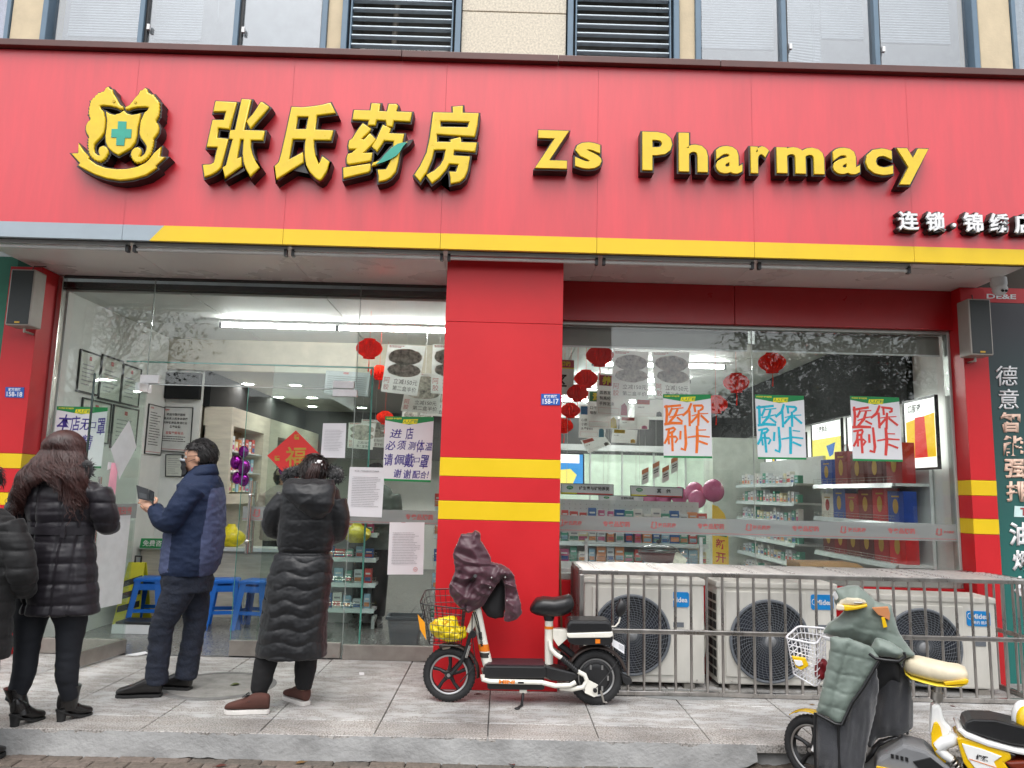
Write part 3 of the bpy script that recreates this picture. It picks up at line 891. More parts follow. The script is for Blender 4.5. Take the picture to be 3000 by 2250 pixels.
# the open left leaf, swung out towards the street
H0 = V((-3.075, 6.60, 0)); H1 = V((-3.185, 5.96, 0))
dd = (H1 - H0).normalized(); dn = V((-dd.y, dd.x, 0))
if dn.dot(CAM_P - H0) < 0: dn = -dn
od = thing('glass_door', 'open glass door leaf swung out beside the curly haired woman, papers stuck on it', 'glass door', H0)
Wd = (H1 - H0).length
def dp(s, z, o=0.): return H0 + dd * (s * Wd) + V((0, 0, z)) + dn * o
MB().slab([dp(0, .125), dp(1, .125), dp(1, DT), dp(0, DT)], -dn * .012).build('pane', GLASSC, od)
MB().slab([dp(1.0, .125, .0005), dp(1.018, .125, .0005), dp(1.018, DT, .0005), dp(1.0, DT, .0005)], -dn * .013).build('glass_edge', mat('dark_edge', (.012, .03, .027), r=.2), od)
MB().slab([dp(-.02, .012, .012), dp(1.01, .012, .012), dp(1.01, .122, .012), dp(-.02, .122, .012)], -dn * .036).build('bottom_rail', RAILM, od, bevel=.004)
handle(lambda a, o, z: dp(.86, z - .06, 0) + dd * a + dn * o, od)
MB().slab([dp(-.06, DT - .07, .014), dp(.2, DT - .07, .014), dp(.2, DT, .014), dp(-.06, DT, .014)], -dn * .04).build('patch_fitting', PATCH, od, bevel=.004)
# frosted lettering band
BAND = veil_mat('frosted_band', (.31, .33, .32), .62)
BRED = mat('band_red', (.36, .07, .07), r=.5)
def band(x0, x1, z0, z1, Y, par, texts):
    q = qrect(x0, z0, x1, z1, Y)
    plate(q, BAND, par, 'frosted_band', .0012, .0008)
    plate(q, BRED, par, 'band_line', .0004, .0022, (0, .86, 1, .885))
    for s, xa, xb in texts:
        u0, u1 = (xa - x0) / (x1 - x0), (xb - x0) / (x1 - x0)
        words(s, q, (u0, .22, u1, .70), BRED, par, .03, .0026)
    return q
def mini_emblem(q, u, v, h, m, par, d=.0026):
    """the small seahorse crest printed in one colour"""
    mb = MB()
    for pts in (sh_l, shr[::3], ribbon, shield):
        pass
    k = h / 1450
    for pts in (sh_l, [(1919 - .21 * y - x, y + 10) for x, y in sh_l], ribbon):
        lp = [((x - 830) * k, -(y - 800) * k) for x, y in pts]
        me = outline_mesh([lp], 0)
        b = len(mb.v)
        for a in me.vertices: mb.v.append(q.p(u + a.co.x / q.w, v - a.co.y / q.h, d))
        for p in me.polygons: mb.f.append([b + i for i in p.vertices]); mb.m.append(0)
        D.meshes.remove(me)
    mb.build('printed_emblem', m, par, fix=False)
bz1, bz0 = at(1000, 1490, YG).z, at(1000, 1532, YG).z
q = band(XD + .03, XJ2 - .02, bz0, bz1, YG + .0, leaf, [('张氏药房', at(765, 1500, YG).x, at(865, 1500, YG).x)])
mini_emblem(q, (at(752, 1500, YG).x - XD - .03) / (XJ2 - XD - .05), .45, .07, BRED, leaf)
band(XJ2 + .01, XR - .002, bz0, bz1, YG, lf, [('专卖品牌药', at(1188, 1510, YG).x, at(1270, 1510, YG).x)])
qd = Quad(dp(1, bz1, .001), dp(0, bz1, .001), dp(0, bz0, .001), dp(1, bz0, .001))
plate(qd, BAND, od, 'frosted_band', .001, .0008)
words('张氏药房', Quad(dp(0, bz1, .001), dp(1, bz1, .001), dp(1, bz0, .001), dp(0, bz0, .001)), (.1, .2, .5, .75), BRED, od, .03, .003)

# ================================================================ right window
YW = 6.40
WX0, WX1, WXJ = .43, 3.76, 2.095
WZ0, WZ1 = .76, 2.82
rw = thing('shop_window', 'big right hand shop window in grey frame under the dark red lintel', 'window', (2.1, YW, .7))
FRG = mat('window_frame_grey', hx('A9AEA8'), r=.35, m=.3, var=.06)
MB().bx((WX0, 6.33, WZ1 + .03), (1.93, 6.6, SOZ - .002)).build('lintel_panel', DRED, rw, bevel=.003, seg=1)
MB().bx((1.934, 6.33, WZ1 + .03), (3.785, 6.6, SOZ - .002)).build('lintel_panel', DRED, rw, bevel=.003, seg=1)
MB().bx((WX0, YW - .02, WZ1), (WX1, YW + .06, WZ1 + .03)).build('frame', FRG, rw, bevel=.003, seg=1)
MB().bx((WX1, YW - .02, WZ0 - .05), (3.784, YW + .06, WZ1 + .03)).build('frame', FRG, rw, bevel=.003, seg=1)
MB().bx((WX0, YW - .03, WZ0 - .05), (WX1, YW + .08, WZ0)).build('frame', FRG, rw, bevel=.003, seg=1)
pane(WX0 + .002, WXJ - .003, WZ0, WZ1, rw, 'pane', YW)
pane(WXJ + .003, WX1 - .002, WZ0, WZ1, rw, 'pane', YW)
MB().bx((WXJ - .0028, YW - .001, WZ0), (WXJ + .0028, YW + .011, WZ1)).build('silicone_joint', FRG, rw)
MB().bx((WX0, 6.36, 0), (3.785, 6.6, WZ0 - .052)).build('wall_below', RED, rw, bevel=.003, seg=1)
MB().bx((WXJ - .03, YW + .012, 2.70), (WXJ + .03, YW + .04, 2.82)).build('glass_clamp', STEEL, rw, bevel=.003)
bz1r, bz0r = at(2200, 1522, YW).z, at(2200, 1572, YW).z
lst = [('张氏药房', 1652, 1704), ('专卖品牌药', 1766, 1846), ('张氏药房', 1928, 1980), ('专卖品牌药', 2043, 2122), ('张氏药房', 2205, 2257), ('专卖品牌药', 2320, 2399), ('张氏药房', 2484, 2536), ('专卖品牌药', 2600, 2680), ('张氏药房', 2764, 2815)]
q = band(WX0 + .002, WX1 - .002, bz0r, bz1r, YW, rw, [(s, at(a, 1540, YW).x, min(WX1 - .02, at(b, 1540, YW).x)) for s, a, b in lst])
for px in (1915, 2193, 2470, 2750, 1640):
    mini_emblem(q, (at(px, 1545, YW).x - WX0) / (WX1 - WX0), .46, .062, BRED, rw)

# ================================================================ papers and posters on the glass
GRN = mat('poster_green', hx('168748'), r=.6)
PYEL = mat('poster_yellow', hx('EFE21E'), r=.6)
PYT = mat('poster_yellow_text', hx('E8D93A'), r=.6)
INKP = mat('ink_purple', hx('3A2A86'), r=.6, var=.25, vs=40)
INKB = mat('ink_black', hx('26241F'), r=.6)
INKG = mat('ink_grey', hx('8C8C90'), r=.7)
TAPE = mat('tape', (.75, .75, .7), r=.2)
def curled(q, m, par, name, d=.003, curl=.006):
    return MB().grid(lambda u, v: q.p(u, v, d + curl * (2 * abs(u - .5)) ** 3 * (.4 + v * .6) + .0015 * noise.noise(V((u * 4, v * 4, q.c[0].x)))), 10, 14).build(name, m, par, smooth=180)
def promo(name, lab, q, d0=.004):
    t = thing(name, lab, 'poster', q.p(.5, 1), 'handwritten posters with a green printed header')
    MB().slab([q.p(0, 0, d0), q.p(1, 0, d0), q.p(1, 1, d0), q.p(0, 1, d0)], q.n * .0006).build('sheet', PAPER, t)
    plate(q, GRN, t, 'green_header', .0003, d0 + .0010, poly=[(0, 0), (1, 0), (1, .062), (.5, .125), (0, .062)])
    plate(q, GRN, t, 'green_footer', .0003, d0 + .0010, (0, .968, 1, 1))
    plate(q, PYEL, t, 'yellow_tag', .0003, d0 + .0016, poly=[(.38, .045), (.68, .035), (.66, .112), (.36, .112)])
    words('人人便利', q, (.37, .045, .67, .105), GRN, t, .02, d0 + .0024, shear=.2)
    words('张氏药房 专卖品牌药', q, (.03, .018, .34, .045), PYT, t, .03, d0 + .0016)
    return t
O_ = [[(160, 315), (465, 285), 48], [(195, 290), (205, 450), (185, 655), 48], [(300, 340), (235, 480), 45], [(320, 355), (510, 330), 25], [(250, 510), (400, 470), (510, 445), 25], [(400, 360), (350, 480), (240, 610), 45], [(390, 510), (490, 590), 40], [(160, 640), (300, 615), (490, 620), 48],
      [(655, 250), (600, 380), (490, 480), 45], [(620, 390), (620, 670), 48], [(710, 290), (725, 410), 45], [(690, 290), (850, 285), (868, 310), (860, 345), (810, 380), 40], [(790, 380), (775, 660), 48], [(660, 480), (800, 440), (965, 430), 20], [(770, 470), (640, 610), 45], [(830, 470), (970, 600), 45],
      [(180, 740), (330, 702), (352, 725), (320, 770), (230, 810), 38], [(240, 720), (215, 880), (150, 1000), 42], [(230, 880), (235, 1010), 40], [(290, 790), (300, 1135), 48], [(235, 870), (360, 865), (392, 910), (345, 980), 36], [(450, 765), (440, 915), 45], [(535, 660), (545, 1000), (525, 1110), (450, 1080), 46],
      [(755, 670), (755, 900), (735, 1165), 52], [(785, 740), (920, 735), 22], [(580, 875), (780, 845), (985, 865), 30], [(790, 945), (945, 1000), 40]]
def brush(q, m, par, d0, jit, sd):
    rr = random.Random(sd)
    mb = MB()
    for i, s in enumerate(O_):
        pts = [((x - 135) / 885 + rr.uniform(-jit, jit), (y - 80) / 1175 + rr.uniform(-jit, jit)) for x, y in s[:-1]]
        dx, dy = rr.uniform(-jit, jit), rr.uniform(-jit, jit)
        P = [((u + dx) * q.w, (v + dy) * q.h) for u, v in pts]
        stroke(mb, P, 1.12 * s[-1] / 885 * q.w, lambda c, i=i: q.p(c.x / q.w, c.y / q.h, d0 + .0012 + i * .00006))
    return mb.build('brush_lettering', m, par, fix=False)
PQ = [('orange', 'EE7420', [(1942, 1155), (2082, 1156), (2086, 1343), (1944, 1341)], 0.), ('turquoise', '17B5CE', [(2211, 1156), (2354, 1160), (2362, 1347), (2220, 1345)], .008), ('red', 'D9433C', [(2490, 1160), (2633, 1165), (2644, 1353), (2498, 1350)], .012)]
for i, (cn, c, px, j) in enumerate(PQ):
    q = qpx(YW, *px)
    t = promo('poster', 'white poster on the right window hand lettered in %s marker under a green header' % cn, q)
    brush(q, mat('marker_' + cn, hx(c), r=.6, var=.15, vs=40), t, .004, j, i)
q = qpx(YG, (1129, 1220), (1271, 1222), (1262, 1413), (1121, 1408))
t = promo('poster', 'white poster beside the pillar with four lines of purple handwriting under a green header', q)
def hand(chars, off, k, q, px, par, bold=.012):
    """chars: (char, x0, y0, x1, y1) in survey units; px: the poster corner frame in the same units"""
    (ax, ay), (bx_, by) = px
    for i, (c, x0, y0, x1, y1) in enumerate(chars):
        words(c, q, ((x0 - ax) / (bx_ - ax), (y0 - ay) / (by - ay), (x1 - ax) / (bx_ - ax), (y1 - ay) / (by - ay)), INKP, par, bold, .0056 + i * .0001, 'handwriting', shear=.16, keep=False, ang=rng(-.05, .09))
hand([('进', 220, 420, 480, 610), ('店', 550, 380, 730, 635), ('必', 135, 670, 355, 870), ('须', 385, 660, 585, 860), ('测', 620, 680, 790, 860), ('体', 800, 640, 970, 900), ('温', 980, 690, 1130, 860), ('请', 130, 945, 320, 1200), ('佩', 345, 960, 560, 1180), ('戴', 550, 930, 770, 1225), ('口', 750, 1020, 890, 1120), ('罩', 880, 955, 1070, 1240), ('谢', 345, 1265, 510, 1450), ('谢', 550, 1270, 715, 1460), ('配', 735, 1290, 905, 1450), ('合', 910, 1290, 1040, 1450), ('!', 1050, 1290, 1085, 1440)], 0, 0, q, ((115, 150), (1135, 1520)), t)
q = qpx(YG, (168, 1190), (317, 1194), (297, 1372), (150, 1368))
t = promo('poster', 'white poster on the left pane behind the curly haired woman, purple handwriting under green header', q)
hand([('本', 165, 380, 470, 710), ('店', 440, 405, 660, 720), ('无', 650, 460, 850, 700), ('口', 860, 530, 1000, 660), ('罩', 1010, 440, 1190, 790), ('精', 715, 790, 960, 1100)], 0, 0, q, ((130, 215), (1200, 1470)), t)
def rows_of_print(q, par, m, lines, h=.008, u0=.1, u1=.9, d=.0025):
    mb = MB(); rr = random.Random(len(lines))
    for v, k in lines:
        u = u0
        while u < u1 * k:
            w = rr.uniform(.01, .05)
            a, b = u, min(u1, u + w)
            mb.add([q.p(a, v, d), q.p(b, v, d), q.p(b, v + h, d), q.p(a, v + h, d)], [(0, 1, 2, 3)])
            u = b + rr.uniform(.004, .012)
    return tag(mb.build('printed_lines', m, par, fix=False), kind='stuff')
def notice(lab, q, head, n, seal=False, hv=.06):
    t = thing('notice', lab, 'notice', q.p(.5, 1), 'printed notices taped to the glass')
    curled(q, PAPER, t, 'sheet')
    L = [(.2 + i * (.62 / n), rng(.75, 1)) for i in range(n)]
    rows_of_print(q, t, INKG, L, .008, .1, .9, .0105)
    if head: words(head, q, (.15, hv, .85, hv + .035), INKG, t, .02, .0105)
    if seal:
        mb = MB(); c = q.p(.78, .9, .0108)
        ex = (q.c[1] - q.c[0]).normalized(); ez = V((0, 0, 1))
        P = [c + (ex * math.cos(a) + ez * math.sin(a)) * .016 for a in [i * math.pi / 8 for i in range(16)]]
        mb.tube(P, .0012, 4, closed=True); mb.tube([c - ex * .008, c + ex * .008], .0015, 4)
        mb.build('red_seal', mat('seal_red', hx('C9453F'), r=.6), t)
    return t
notice('small printed notice with rounded lower corner high on the door leaf', qpx(YG, (947, 1240), (1015, 1240), (1011, 1342), (940, 1340)), None, 14)
notice('printed notice with heading, left of the purple handwritten poster', qpx(YG, (1025, 1368), (1127, 1370), (1119, 1516), (1016, 1512)), '关于进一步加强疫情防控工作的通告', 18)
notice('lowest printed notice with round red seal left of the pillar', qpx(YG, (1142, 1530), (1244, 1530), (1240, 1683), (1135, 1683)), None, 20, True, .07)
# red diamond with gold fu character
q = qpx(YG, (867, 1261), (943, 1337), (858, 1413), (783, 1335))
t = thing('fu_sticker', 'red diamond paper with a gold fu character on the door leaf', 'sticker', q.p(1, 1))
FUR = mat('fu_red', hx('CF2A28'), r=.5, var=.05); GOLD = mat('fu_gold', hx('B7923F'), r=.35, m=.5)
MB().slab([q.p(0, 0, .003), q.p(1, 0, .003), q.p(1, 1, .003), q.p(0, 1, .003)], q.n * .0008).build('sheet', FUR, t)
q2 = qpx(YG, (800, 1270), (930, 1270), (930, 1400), (800, 1400))
words('福', q2, (.28, .27, .75, .80), GOLD, t, .014, .006)
for u, v in ((.03, .5), (.86, .48), (.47, .02)):
    words('❀' if 0 else '福', q2, (u, v, u + .12, v + .12), GOLD, t, .06, .006)
# papers on the open leaf: loose white sheet, pink sheet, large white sheet
def pdoor(x, y): return atp(x, y, H0, dn)
DPAP = sheet_mat('door_paper', (.84, .84, .86), .5)
for nm, lab, px, m in (('paper_sheet', 'blank white sheet hanging askew on the open door leaf', [(376, 1232), (398, 1310), (347, 1405), (322, 1315)], DPAP),
                       ('paper_sheet', 'large blank white sheet low on the open door leaf', [(287, 1512), (381, 1509), (354, 1768), (267, 1787)], DPAP),
                       ('paper_sheet', 'pink paper sheet behind the handle of the open door leaf', [(325, 1355), (344, 1358), (334, 1470), (308, 1468)], mat('pink_paper', hx('F0A9BC'), r=.7)),
                       ('paper_sheet', 'narrow white sheet beside the pink one on the open door', [(315, 1353), (325, 1354), (322, 1372), (311, 1378)], PAPER)):
    P = [pdoor(*p) for p in px]
    q = Quad(P[0], P[1], P[2], P[3])
    o = MB().grid(lambda u, v: q.p(u, v, .006 + .004 * math.sin(u * 3) + .003 * noise.noise(V((u * 2, v * 2, 0)))), 8, 12).build(nm, m, None, smooth=180)
    tag(o, lab, 'paper', None)

# ================================================================ house number plates
BLUE = mat('plate_blue', hx('1B55A8'), r=.35, var=.05)
for lab, no, px, Y in (('blue house number plate 158-18 on the left pilaster', '158-18', [(17, 1134), (72, 1135), (70, 1166), (16, 1164)], 6.35), ('blue house number plate 158-17 on the wide red pillar', '158-17', [(1585, 1154), (1641, 1154), (1641, 1187), (1585, 1187)], 5.71)):
    q = qpx(Y, *px)
    t = thing('number_plate', lab, 'number plate', q.p(.5, 1))
    MB().slab([q.p(0, 0, .001), q.p(1, 0, .001), q.p(1, 1, .001), q.p(0, 1, .001)], q.n * .004).build('plate', BLUE, t)
    words('解放西路', q, (.15, .08, .85, .38), WHITE, t, .025, .0055)
    words(no, q, (.08, .44, .92, .90), WHITE, t, .02, .0055, keep=False)

# ================================================================ loudspeakers, camera
CASE = mat('speaker_case', hx('9C958D'), r=.45, var=.08); MESHM = mat('speaker_mesh', (.035, .04, .04), r=.6, var=.3, vs=200)
for lab, px, Y in (('grey column loudspeaker on the left pilaster under the soffit', [(32, 786), (103, 790), (87, 958), (15, 948)], 6.13), ('grey column loudspeaker on the right pilaster under the soffit', [(2839, 872), (2905, 878), (2909, 1040), (2842, 1040)], 6.0)):
    q = qpx(Y, *px)
    x0 = (q.c[0].x + q.c[3].x) / 2; x1 = (q.c[1].x + q.c[2].x) / 2; z1 = (q.c[0].z + q.c[1].z) / 2; z0 = (q.c[2].z + q.c[3].z) / 2
    t = thing('loudspeaker', lab, 'loudspeaker', ((x0 + x1) / 2, Y, z0), 'column loudspeakers')
    MB().bx((x0, Y, z0), (x1, Y + .16, z1)).build('case', CASE, t, bevel=.012)
    MB().bx((x0 + .012, Y - .004, z0 + .012), (x1 - .012, Y + .01, z1 - .012)).build('grille', MESHM, t, bevel=.004)
    MB().bx(((x0 + x1) / 2 - .02, Y - .007, z0 + .018), ((x0 + x1) / 2 + .02, Y - .003, z0 + .032)).build('badge', GOLD, t)
    MB().tube([((x0 + x1) / 2, Y + .1, z0), ((x0 + x1) / 2, Y + .1, z0 - .03), ((x0 + x1) / 2, Y + .24, z0 - .03)], .010, 8).build('bracket', STEELD, t)
    MB().tube([(x0 + .1, Y + .1, z1), (x0 + .11, Y + .12, z1 + .06), (x0 + .16, Y + .2, z1 + .08)], .004, 6).build('cable', BLK, t)
c = atz(2925, 815, SOZ)
t = thing('security_camera', 'white dome security camera under the right end of the soffit', 'camera', c)
MB().lathe([(.0, 0), (.058, 0), (.06, -.05), (.055, -.075), (0, -.075)][::-1], 20, Matrix.Translation(c)).build('mount', WHITE, t, smooth=40)
MB().ball(c + V((0, -.01, -.095)), (.056, .056, .05), 20, 12).build('eyeball', WHITE, t, smooth=180)
for dx in (-.014, .014):
    MB().tube([c + V((dx, -.055, -.115)), c + V((dx, -.068, -.122))], .010, 10).build('lens', BLK, t)

# ================================================================ neighbours: green strip on the left, tall kitchen brand sign on the right
MB().bx((-9, 6.45, -.04), (-4.21, 6.7, 3.3)).build('neighbour_wall', mat('neighbour_green', hx('1F7A5E'), r=.5), None)
tag(D.objects['neighbour_wall'], 'dark green panelled wall of the neighbouring shop at the left edge', 'wall')
YN = 6.28
nb = thing('neighbour_sign', 'tall dark teal advertising column with white characters right of the pilaster', 'sign', (4.35, YN, 0))
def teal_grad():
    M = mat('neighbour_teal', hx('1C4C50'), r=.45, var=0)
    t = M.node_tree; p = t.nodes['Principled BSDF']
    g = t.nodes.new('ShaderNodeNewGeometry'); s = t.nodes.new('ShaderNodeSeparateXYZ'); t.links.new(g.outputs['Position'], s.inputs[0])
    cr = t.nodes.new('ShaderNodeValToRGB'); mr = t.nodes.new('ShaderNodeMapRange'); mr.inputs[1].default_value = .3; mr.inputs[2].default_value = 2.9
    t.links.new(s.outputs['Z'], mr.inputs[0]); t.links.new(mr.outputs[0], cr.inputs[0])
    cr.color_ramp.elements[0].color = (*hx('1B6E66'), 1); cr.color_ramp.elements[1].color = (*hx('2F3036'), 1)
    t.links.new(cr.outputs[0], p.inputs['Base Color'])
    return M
zt_ = at(2960, 855, YN).z
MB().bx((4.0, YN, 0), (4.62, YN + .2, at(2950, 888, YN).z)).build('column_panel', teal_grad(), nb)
MB().bx((4.0, YN - .002, at(2950, 888, YN).z + .002), (4.62, YN + .2, zt_ + .03)).build('head_panel', RED, nb)
words('DE&E', qpx(YN - .002, (2890, 861), (2976, 863), (2976, 877), (2890, 875)), (0, 0, 1, 1), WHITE, nb, .025, .003, keep=False)
for ch, x0, y0, x1, y1 in (('德', 2916, 1072, 2979, 1131), ('意', 2924, 1140, 2983, 1199), ('智', 2929, 1208, 2988, 1267), ('能', 2936, 1276, 2997, 1336), ('强', 2941, 1345, 3003, 1402), ('排', 2947, 1410, 3008, 1470), ('油', 2955, 1530, 3018, 1598), ('烟', 2965, 1612, 3028, 1672), ('机', 2970, 1688, 3034, 1748)):
    cc = WHITE if ch in '德意油烟机' else mat('peach_letters', hx('E6C3AE'), r=.5)
    words(ch, qpx(YN, (x0, y0), (x1, y0), (x1, y1), (x0, y1)), (0, 0, 1, 1), cc, nb, .03 if ch not in '德意' else .005, .002, keep=False, ext=.006)
plate(qpx(YN, (2972, 1482), (3025, 1486), (3025, 1516), (2970, 1514)), mat('pale_teal', hx('CFE8E6'), r=.5), nb, 'white_tag', .002, .002)
words('T', qpx(YN, (2985, 1487), (3010, 1487), (3010, 1511), (2985, 1511)), (0, 0, 1, 1), mat('band_red'), nb, .04, .006)
MB().bx((4.0, 6.5, zt_ + .03), (9, 6.7, 4.5)).build('upper_wall', mat('dark_wall', (.05, .045, .035), r=.8), nb)
MB().bx((4.64, 6.5, -.04), (9, 6.7, zt_ + .03)).build('side_wall', mat('dark_wall'), nb)
# ================================================================ the shop behind the glass
CZ, DZ = 3.06, 2.70                    # ceiling, dropped ceiling
IW = mat('inner_wall_white', (.72, .73, .70), r=.7, var=.04)
TILEF = mat('shop_floor_tile', (.16, .16, .155), r=.22, var=.35, vs=60, det=2)
CEIL = mat('ceiling_tile', (.70, .71, .68), r=.6, var=.05, vs=2)
DCEIL = mat('dropped_ceiling', (.30, .29, .27), r=.6, var=.05)
DKB = mat('dark_fascia', (.016, .017, .018), r=.85, sp=.2, var=.2)
WOODL = mat('pale_wood', hx('D6CFBE'), r=.5, var=.12, vs=3, stretch=(1, 1, 8))
TUBEL = mat('lit_tube', (.9, .9, .9), em=(1, 1, .98), es=36.)
DOWNL = mat('lit_downlight', (.9, .9, .9), em=(1, .97, .9), es=55.)
YB = 14.0
fl = tag(MB().bx((-4.1, 6.6, -.06), (4.1, YB, -.004)).build('shop_floor', mat('screed', (.1, .1, .1), r=.8)), kind='structure')
tm = MB().box((0, 0, 0), (.596, .596, .01)).mesh('floor_tile', TILEF, bevel=.001, seg=1)
for i in range(13):
    for j in range(5):
        link('floor_tile', tm, fl, (-3.7 + i * .6, 6.92 + j * .6, 0))
tag(MB().bx((-4.1, 9.63, -.004), (4.1, YB, .004)).build('shop_floor', TILEF), kind='structure')
ce = tag(MB().bx((-4.1, 6.62, CZ + .03), (4.1, YB, CZ + .08)).build('shop_ceiling', DARK), kind='structure')
for i in range(7):
    for j in range(6):
        x0, x1 = -4.0 + i * 1.2, -4.0 + (i + 1) * 1.2
        y0, y1 = 6.66 + j * 1.2, 6.66 + (j + 1) * 1.2
        if x1 < 0 and j > 2: continue
        MB().bx((x0 + .006, y0 + .006, CZ), (min(x1 - .006, 4.05), y1 - .006, CZ + .02)).build('ceiling_tile', CEIL, ce)
tag(MB().bx((-4.1, 8.80, DZ), (-.25, YB, DZ + .05)).build('shop_ceiling', DCEIL), kind='structure')
tag(MB().bx((-4.1, 8.74, DZ - .002), (-.25, 8.799, CZ - .002)).build('ceiling_bulkhead', mat('bulkhead_beige', hx('B5AE9E'), r=.7)), kind='structure')
tag(MB().bx((-.25, 8.80, DZ), (-.20, YB, CZ - .002)).build('ceiling_bulkhead', mat('bulkhead_beige')), kind='structure')
for n_, a, b, m in (('shop_wall', (-4.1, 6.66, 0), (-3.87, 8.78, CZ), IW), ('shop_wall', (3.78, 6.45, 0), (4.0, YB, CZ), IW), ('shop_wall', (-4.1, YB, 0), (4.1, YB + .1, CZ + .05), IW), ('shop_wall', (-3.87, 8.78, 0), (-3.47, 8.84, DZ), IW), ('shop_wall', (-3.87, 8.9, 0), (-3.52, YB, DZ), WOODL), ('shop_wall', (-.45, 6.73, 0), (.42, 7.2, CZ), IW)):
    tag(MB().bx(a, b).build(n_, m), kind='structure')
# dark fascias high on the side walls
tag(MB().bx((-3.515, 8.86, 2.30), (-3.40, YB, DZ - .001)).build('wall_fascia', DKB), kind='structure')
tag(MB().bx((-3.86, 8.70, 2.36), (-3.47, 8.775, 2.66)).build('wall_fascia', DKB), kind='structure')
tag(MB().bx((3.71, 6.98, 2.32), (3.776, YB, CZ - .001)).build('wall_fascia', DKB), kind='structure')
tag(MB().bx((-3.40, 13.2, 1.9), (3.5, 13.3, DZ - .002)).build('wall_fascia', mat('dark_fascia2', (.05, .05, .05), r=.5)), kind='structure')
cp = at(2150, 1400, 11)
tag(MB().bx((cp.x - .3, 11, 0), (3.75, 11.5, 2.25)).build('shop_wall', mat('column_pale', (.55, .60, .53), r=.6)), kind='structure')
# lit tubes and downlights
ORD = 'first second third fourth fifth sixth seventh eighth ninth tenth eleventh twelfth thirteenth fourteenth fifteenth sixteenth seventeenth'.split()
def lit_tube(x0, x1, y, z, lab):
    t = thing('ceiling_tube_light', lab, 'tube light', ((x0 + x1) / 2, y, z), 'lit tubes on the shop ceiling')
    MB().tube([(x0, y, z), (x1, y, z)], .016, 10).build('tube', TUBEL, t, smooth=60)
    MB().bx((x0 - .02, y - .03, z + .028), (x1 + .02, y + .03, CZ - .001)).build('batten', WHITE, t)
    for x in (x0 - .012, x1 + .012): MB().bx((x - .012, y - .02, z - .02), (x + .012, y + .02, z + .03)).build('lamp_holder', BLK, t)
xa, xm, xb = at(645, 957, 7.66).x, at(988, 964, 7.66).x, -.50
lit_tube(xa + .02, xm - .02, 7.66, 3.0, 'lit tube on the left shop ceiling above the man')
lit_tube(xm + .02, xb, 7.66, 3.0, 'lit tube on the left shop ceiling next to the pillar')
for i, (y, a, b) in enumerate(((9.4, 1.1, 2.72), (10.7, 1.0, 2.6), (12.0, 1.0, 2.5), (13.2, .9, 2.4))):
    lit_tube(a, b, y, 3.0, 'lit tube over the gondola seen through the right window, row %s' % 'one two three four'.split()[i])
DL = [(-3.25, 9.3), (-2.45, 9.3)] + [(-3.3 + .85 * i, 10.3 + j * 1.25) for j in range(3) for i in range(4)]
DL = [(atz(x, y, DZ).x, atz(x, y, DZ).y) for x, y in ((663, 1122), (866, 1127), (736, 1160), (915, 1164), (1000, 1128))] + [(-2.3, 12.4), (-1.2, 12.4), (-3.1, 12.4), (-.9, 11.1)]
for i, (x, y) in enumerate(DL):
    x = max(x, -3.3)
    t = thing('downlight', '%s round lit downlight in the dropped ceiling, counting back from the glass' % ORD[i], 'downlight', (x, y, DZ), 'lit downlights in the dropped ceiling')
    MB().lathe([(.0, -.006), (.075, -.006), (.075, -.003), (0, -.003)], 20, Matrix.Translation((x, y, DZ))).build('lens', DOWNL, t)
    MB().lathe([(.078, -.001), (.105, -.001), (.1, -.011), (.078, -.012)], 20, Matrix.Translation((x, y, DZ)), caps=False).build('bezel', WHITE, t, smooth=40)

# ---------------------------------------------------------------- lanterns
LANR = sheet_mat('lantern_red', (.95, .05, .02), .5)
def lantern(px, py, rpx, Y, lab):
    c = at(px, py, Y); r = rpx / FPX * Y
    t = thing('paper_lantern', lab, 'lantern', c, 'red honeycomb paper lanterns')
    m = MB(); n = 20
    prof = [(.45, .82), (.42, .74), (.52, .68), (.8, .48), (.98, .2), (1., 0), (.94, -.22), (.74, -.46), (.5, -.62), (.42, -.7), (.47, -.8)]
    rings = []
    for a, z in prof:
        ring = []
        for k in range(n * 2):
            th = math.pi * k / n
            rr = r * a * (1 + (.09 if k % 2 else -.09) + .05 * noise.noise(V((math.cos(th) * 2, math.sin(th) * 2, z * 2 + px))))
            ring.append(c + V((rr * math.cos(th), rr * math.sin(th), z * r)))
        rings.append(ring)
    m.loft(rings).build('shade', LANR, t)
    MB().tube([c + V((0, 0, .8 * r)), c + V((0, 0, CZ - c.z))], .0015, 4).build('cord', LANR, t)
    MB().tube([c + V((0, 0, -.7 * r)), c + V((.004, 0, -1.25 * r)), c + V((0, 0, -1.9 * r))], [.002, .004, .007], 6).build('tassel', LANR, t)
for px, py, r, Y, lab in ((1082, 1022, 36, 7.1, 'red paper lantern nearest the pillar inside the left glass'), (1112, 1092, 26, 7.9, 'dark red lantern half behind the hanging poster left of the pillar'), (1128, 1224, 24, 8.6, 'small red lantern peeking out above the purple handwritten poster'),
                          (1757, 1043, 38, 7.1, 'bright red lantern high beside the pillar in the right window'), (1717, 1110, 32, 7.5, 'dark red lantern second of the chain right of the pillar'), (1692, 1152, 30, 7.3, 'orange red lantern in the middle of the chain right of the pillar'), (1671, 1203, 27, 8.0, 'dark lantern fourth of the chain right of the pillar'), (1652, 1248, 26, 8.4, 'lowest dark lantern of the chain right of the pillar'),
                          (2262, 1063, 37, 7.1, 'red lantern just right of the window joint'), (2157, 1122, 35, 7.6, 'red lantern left of the window joint in front of a lit tube'), (2097, 1185, 32, 8.2, 'red lantern half behind the orange lettered poster')):
    lantern(px, py, r, Y, lab)

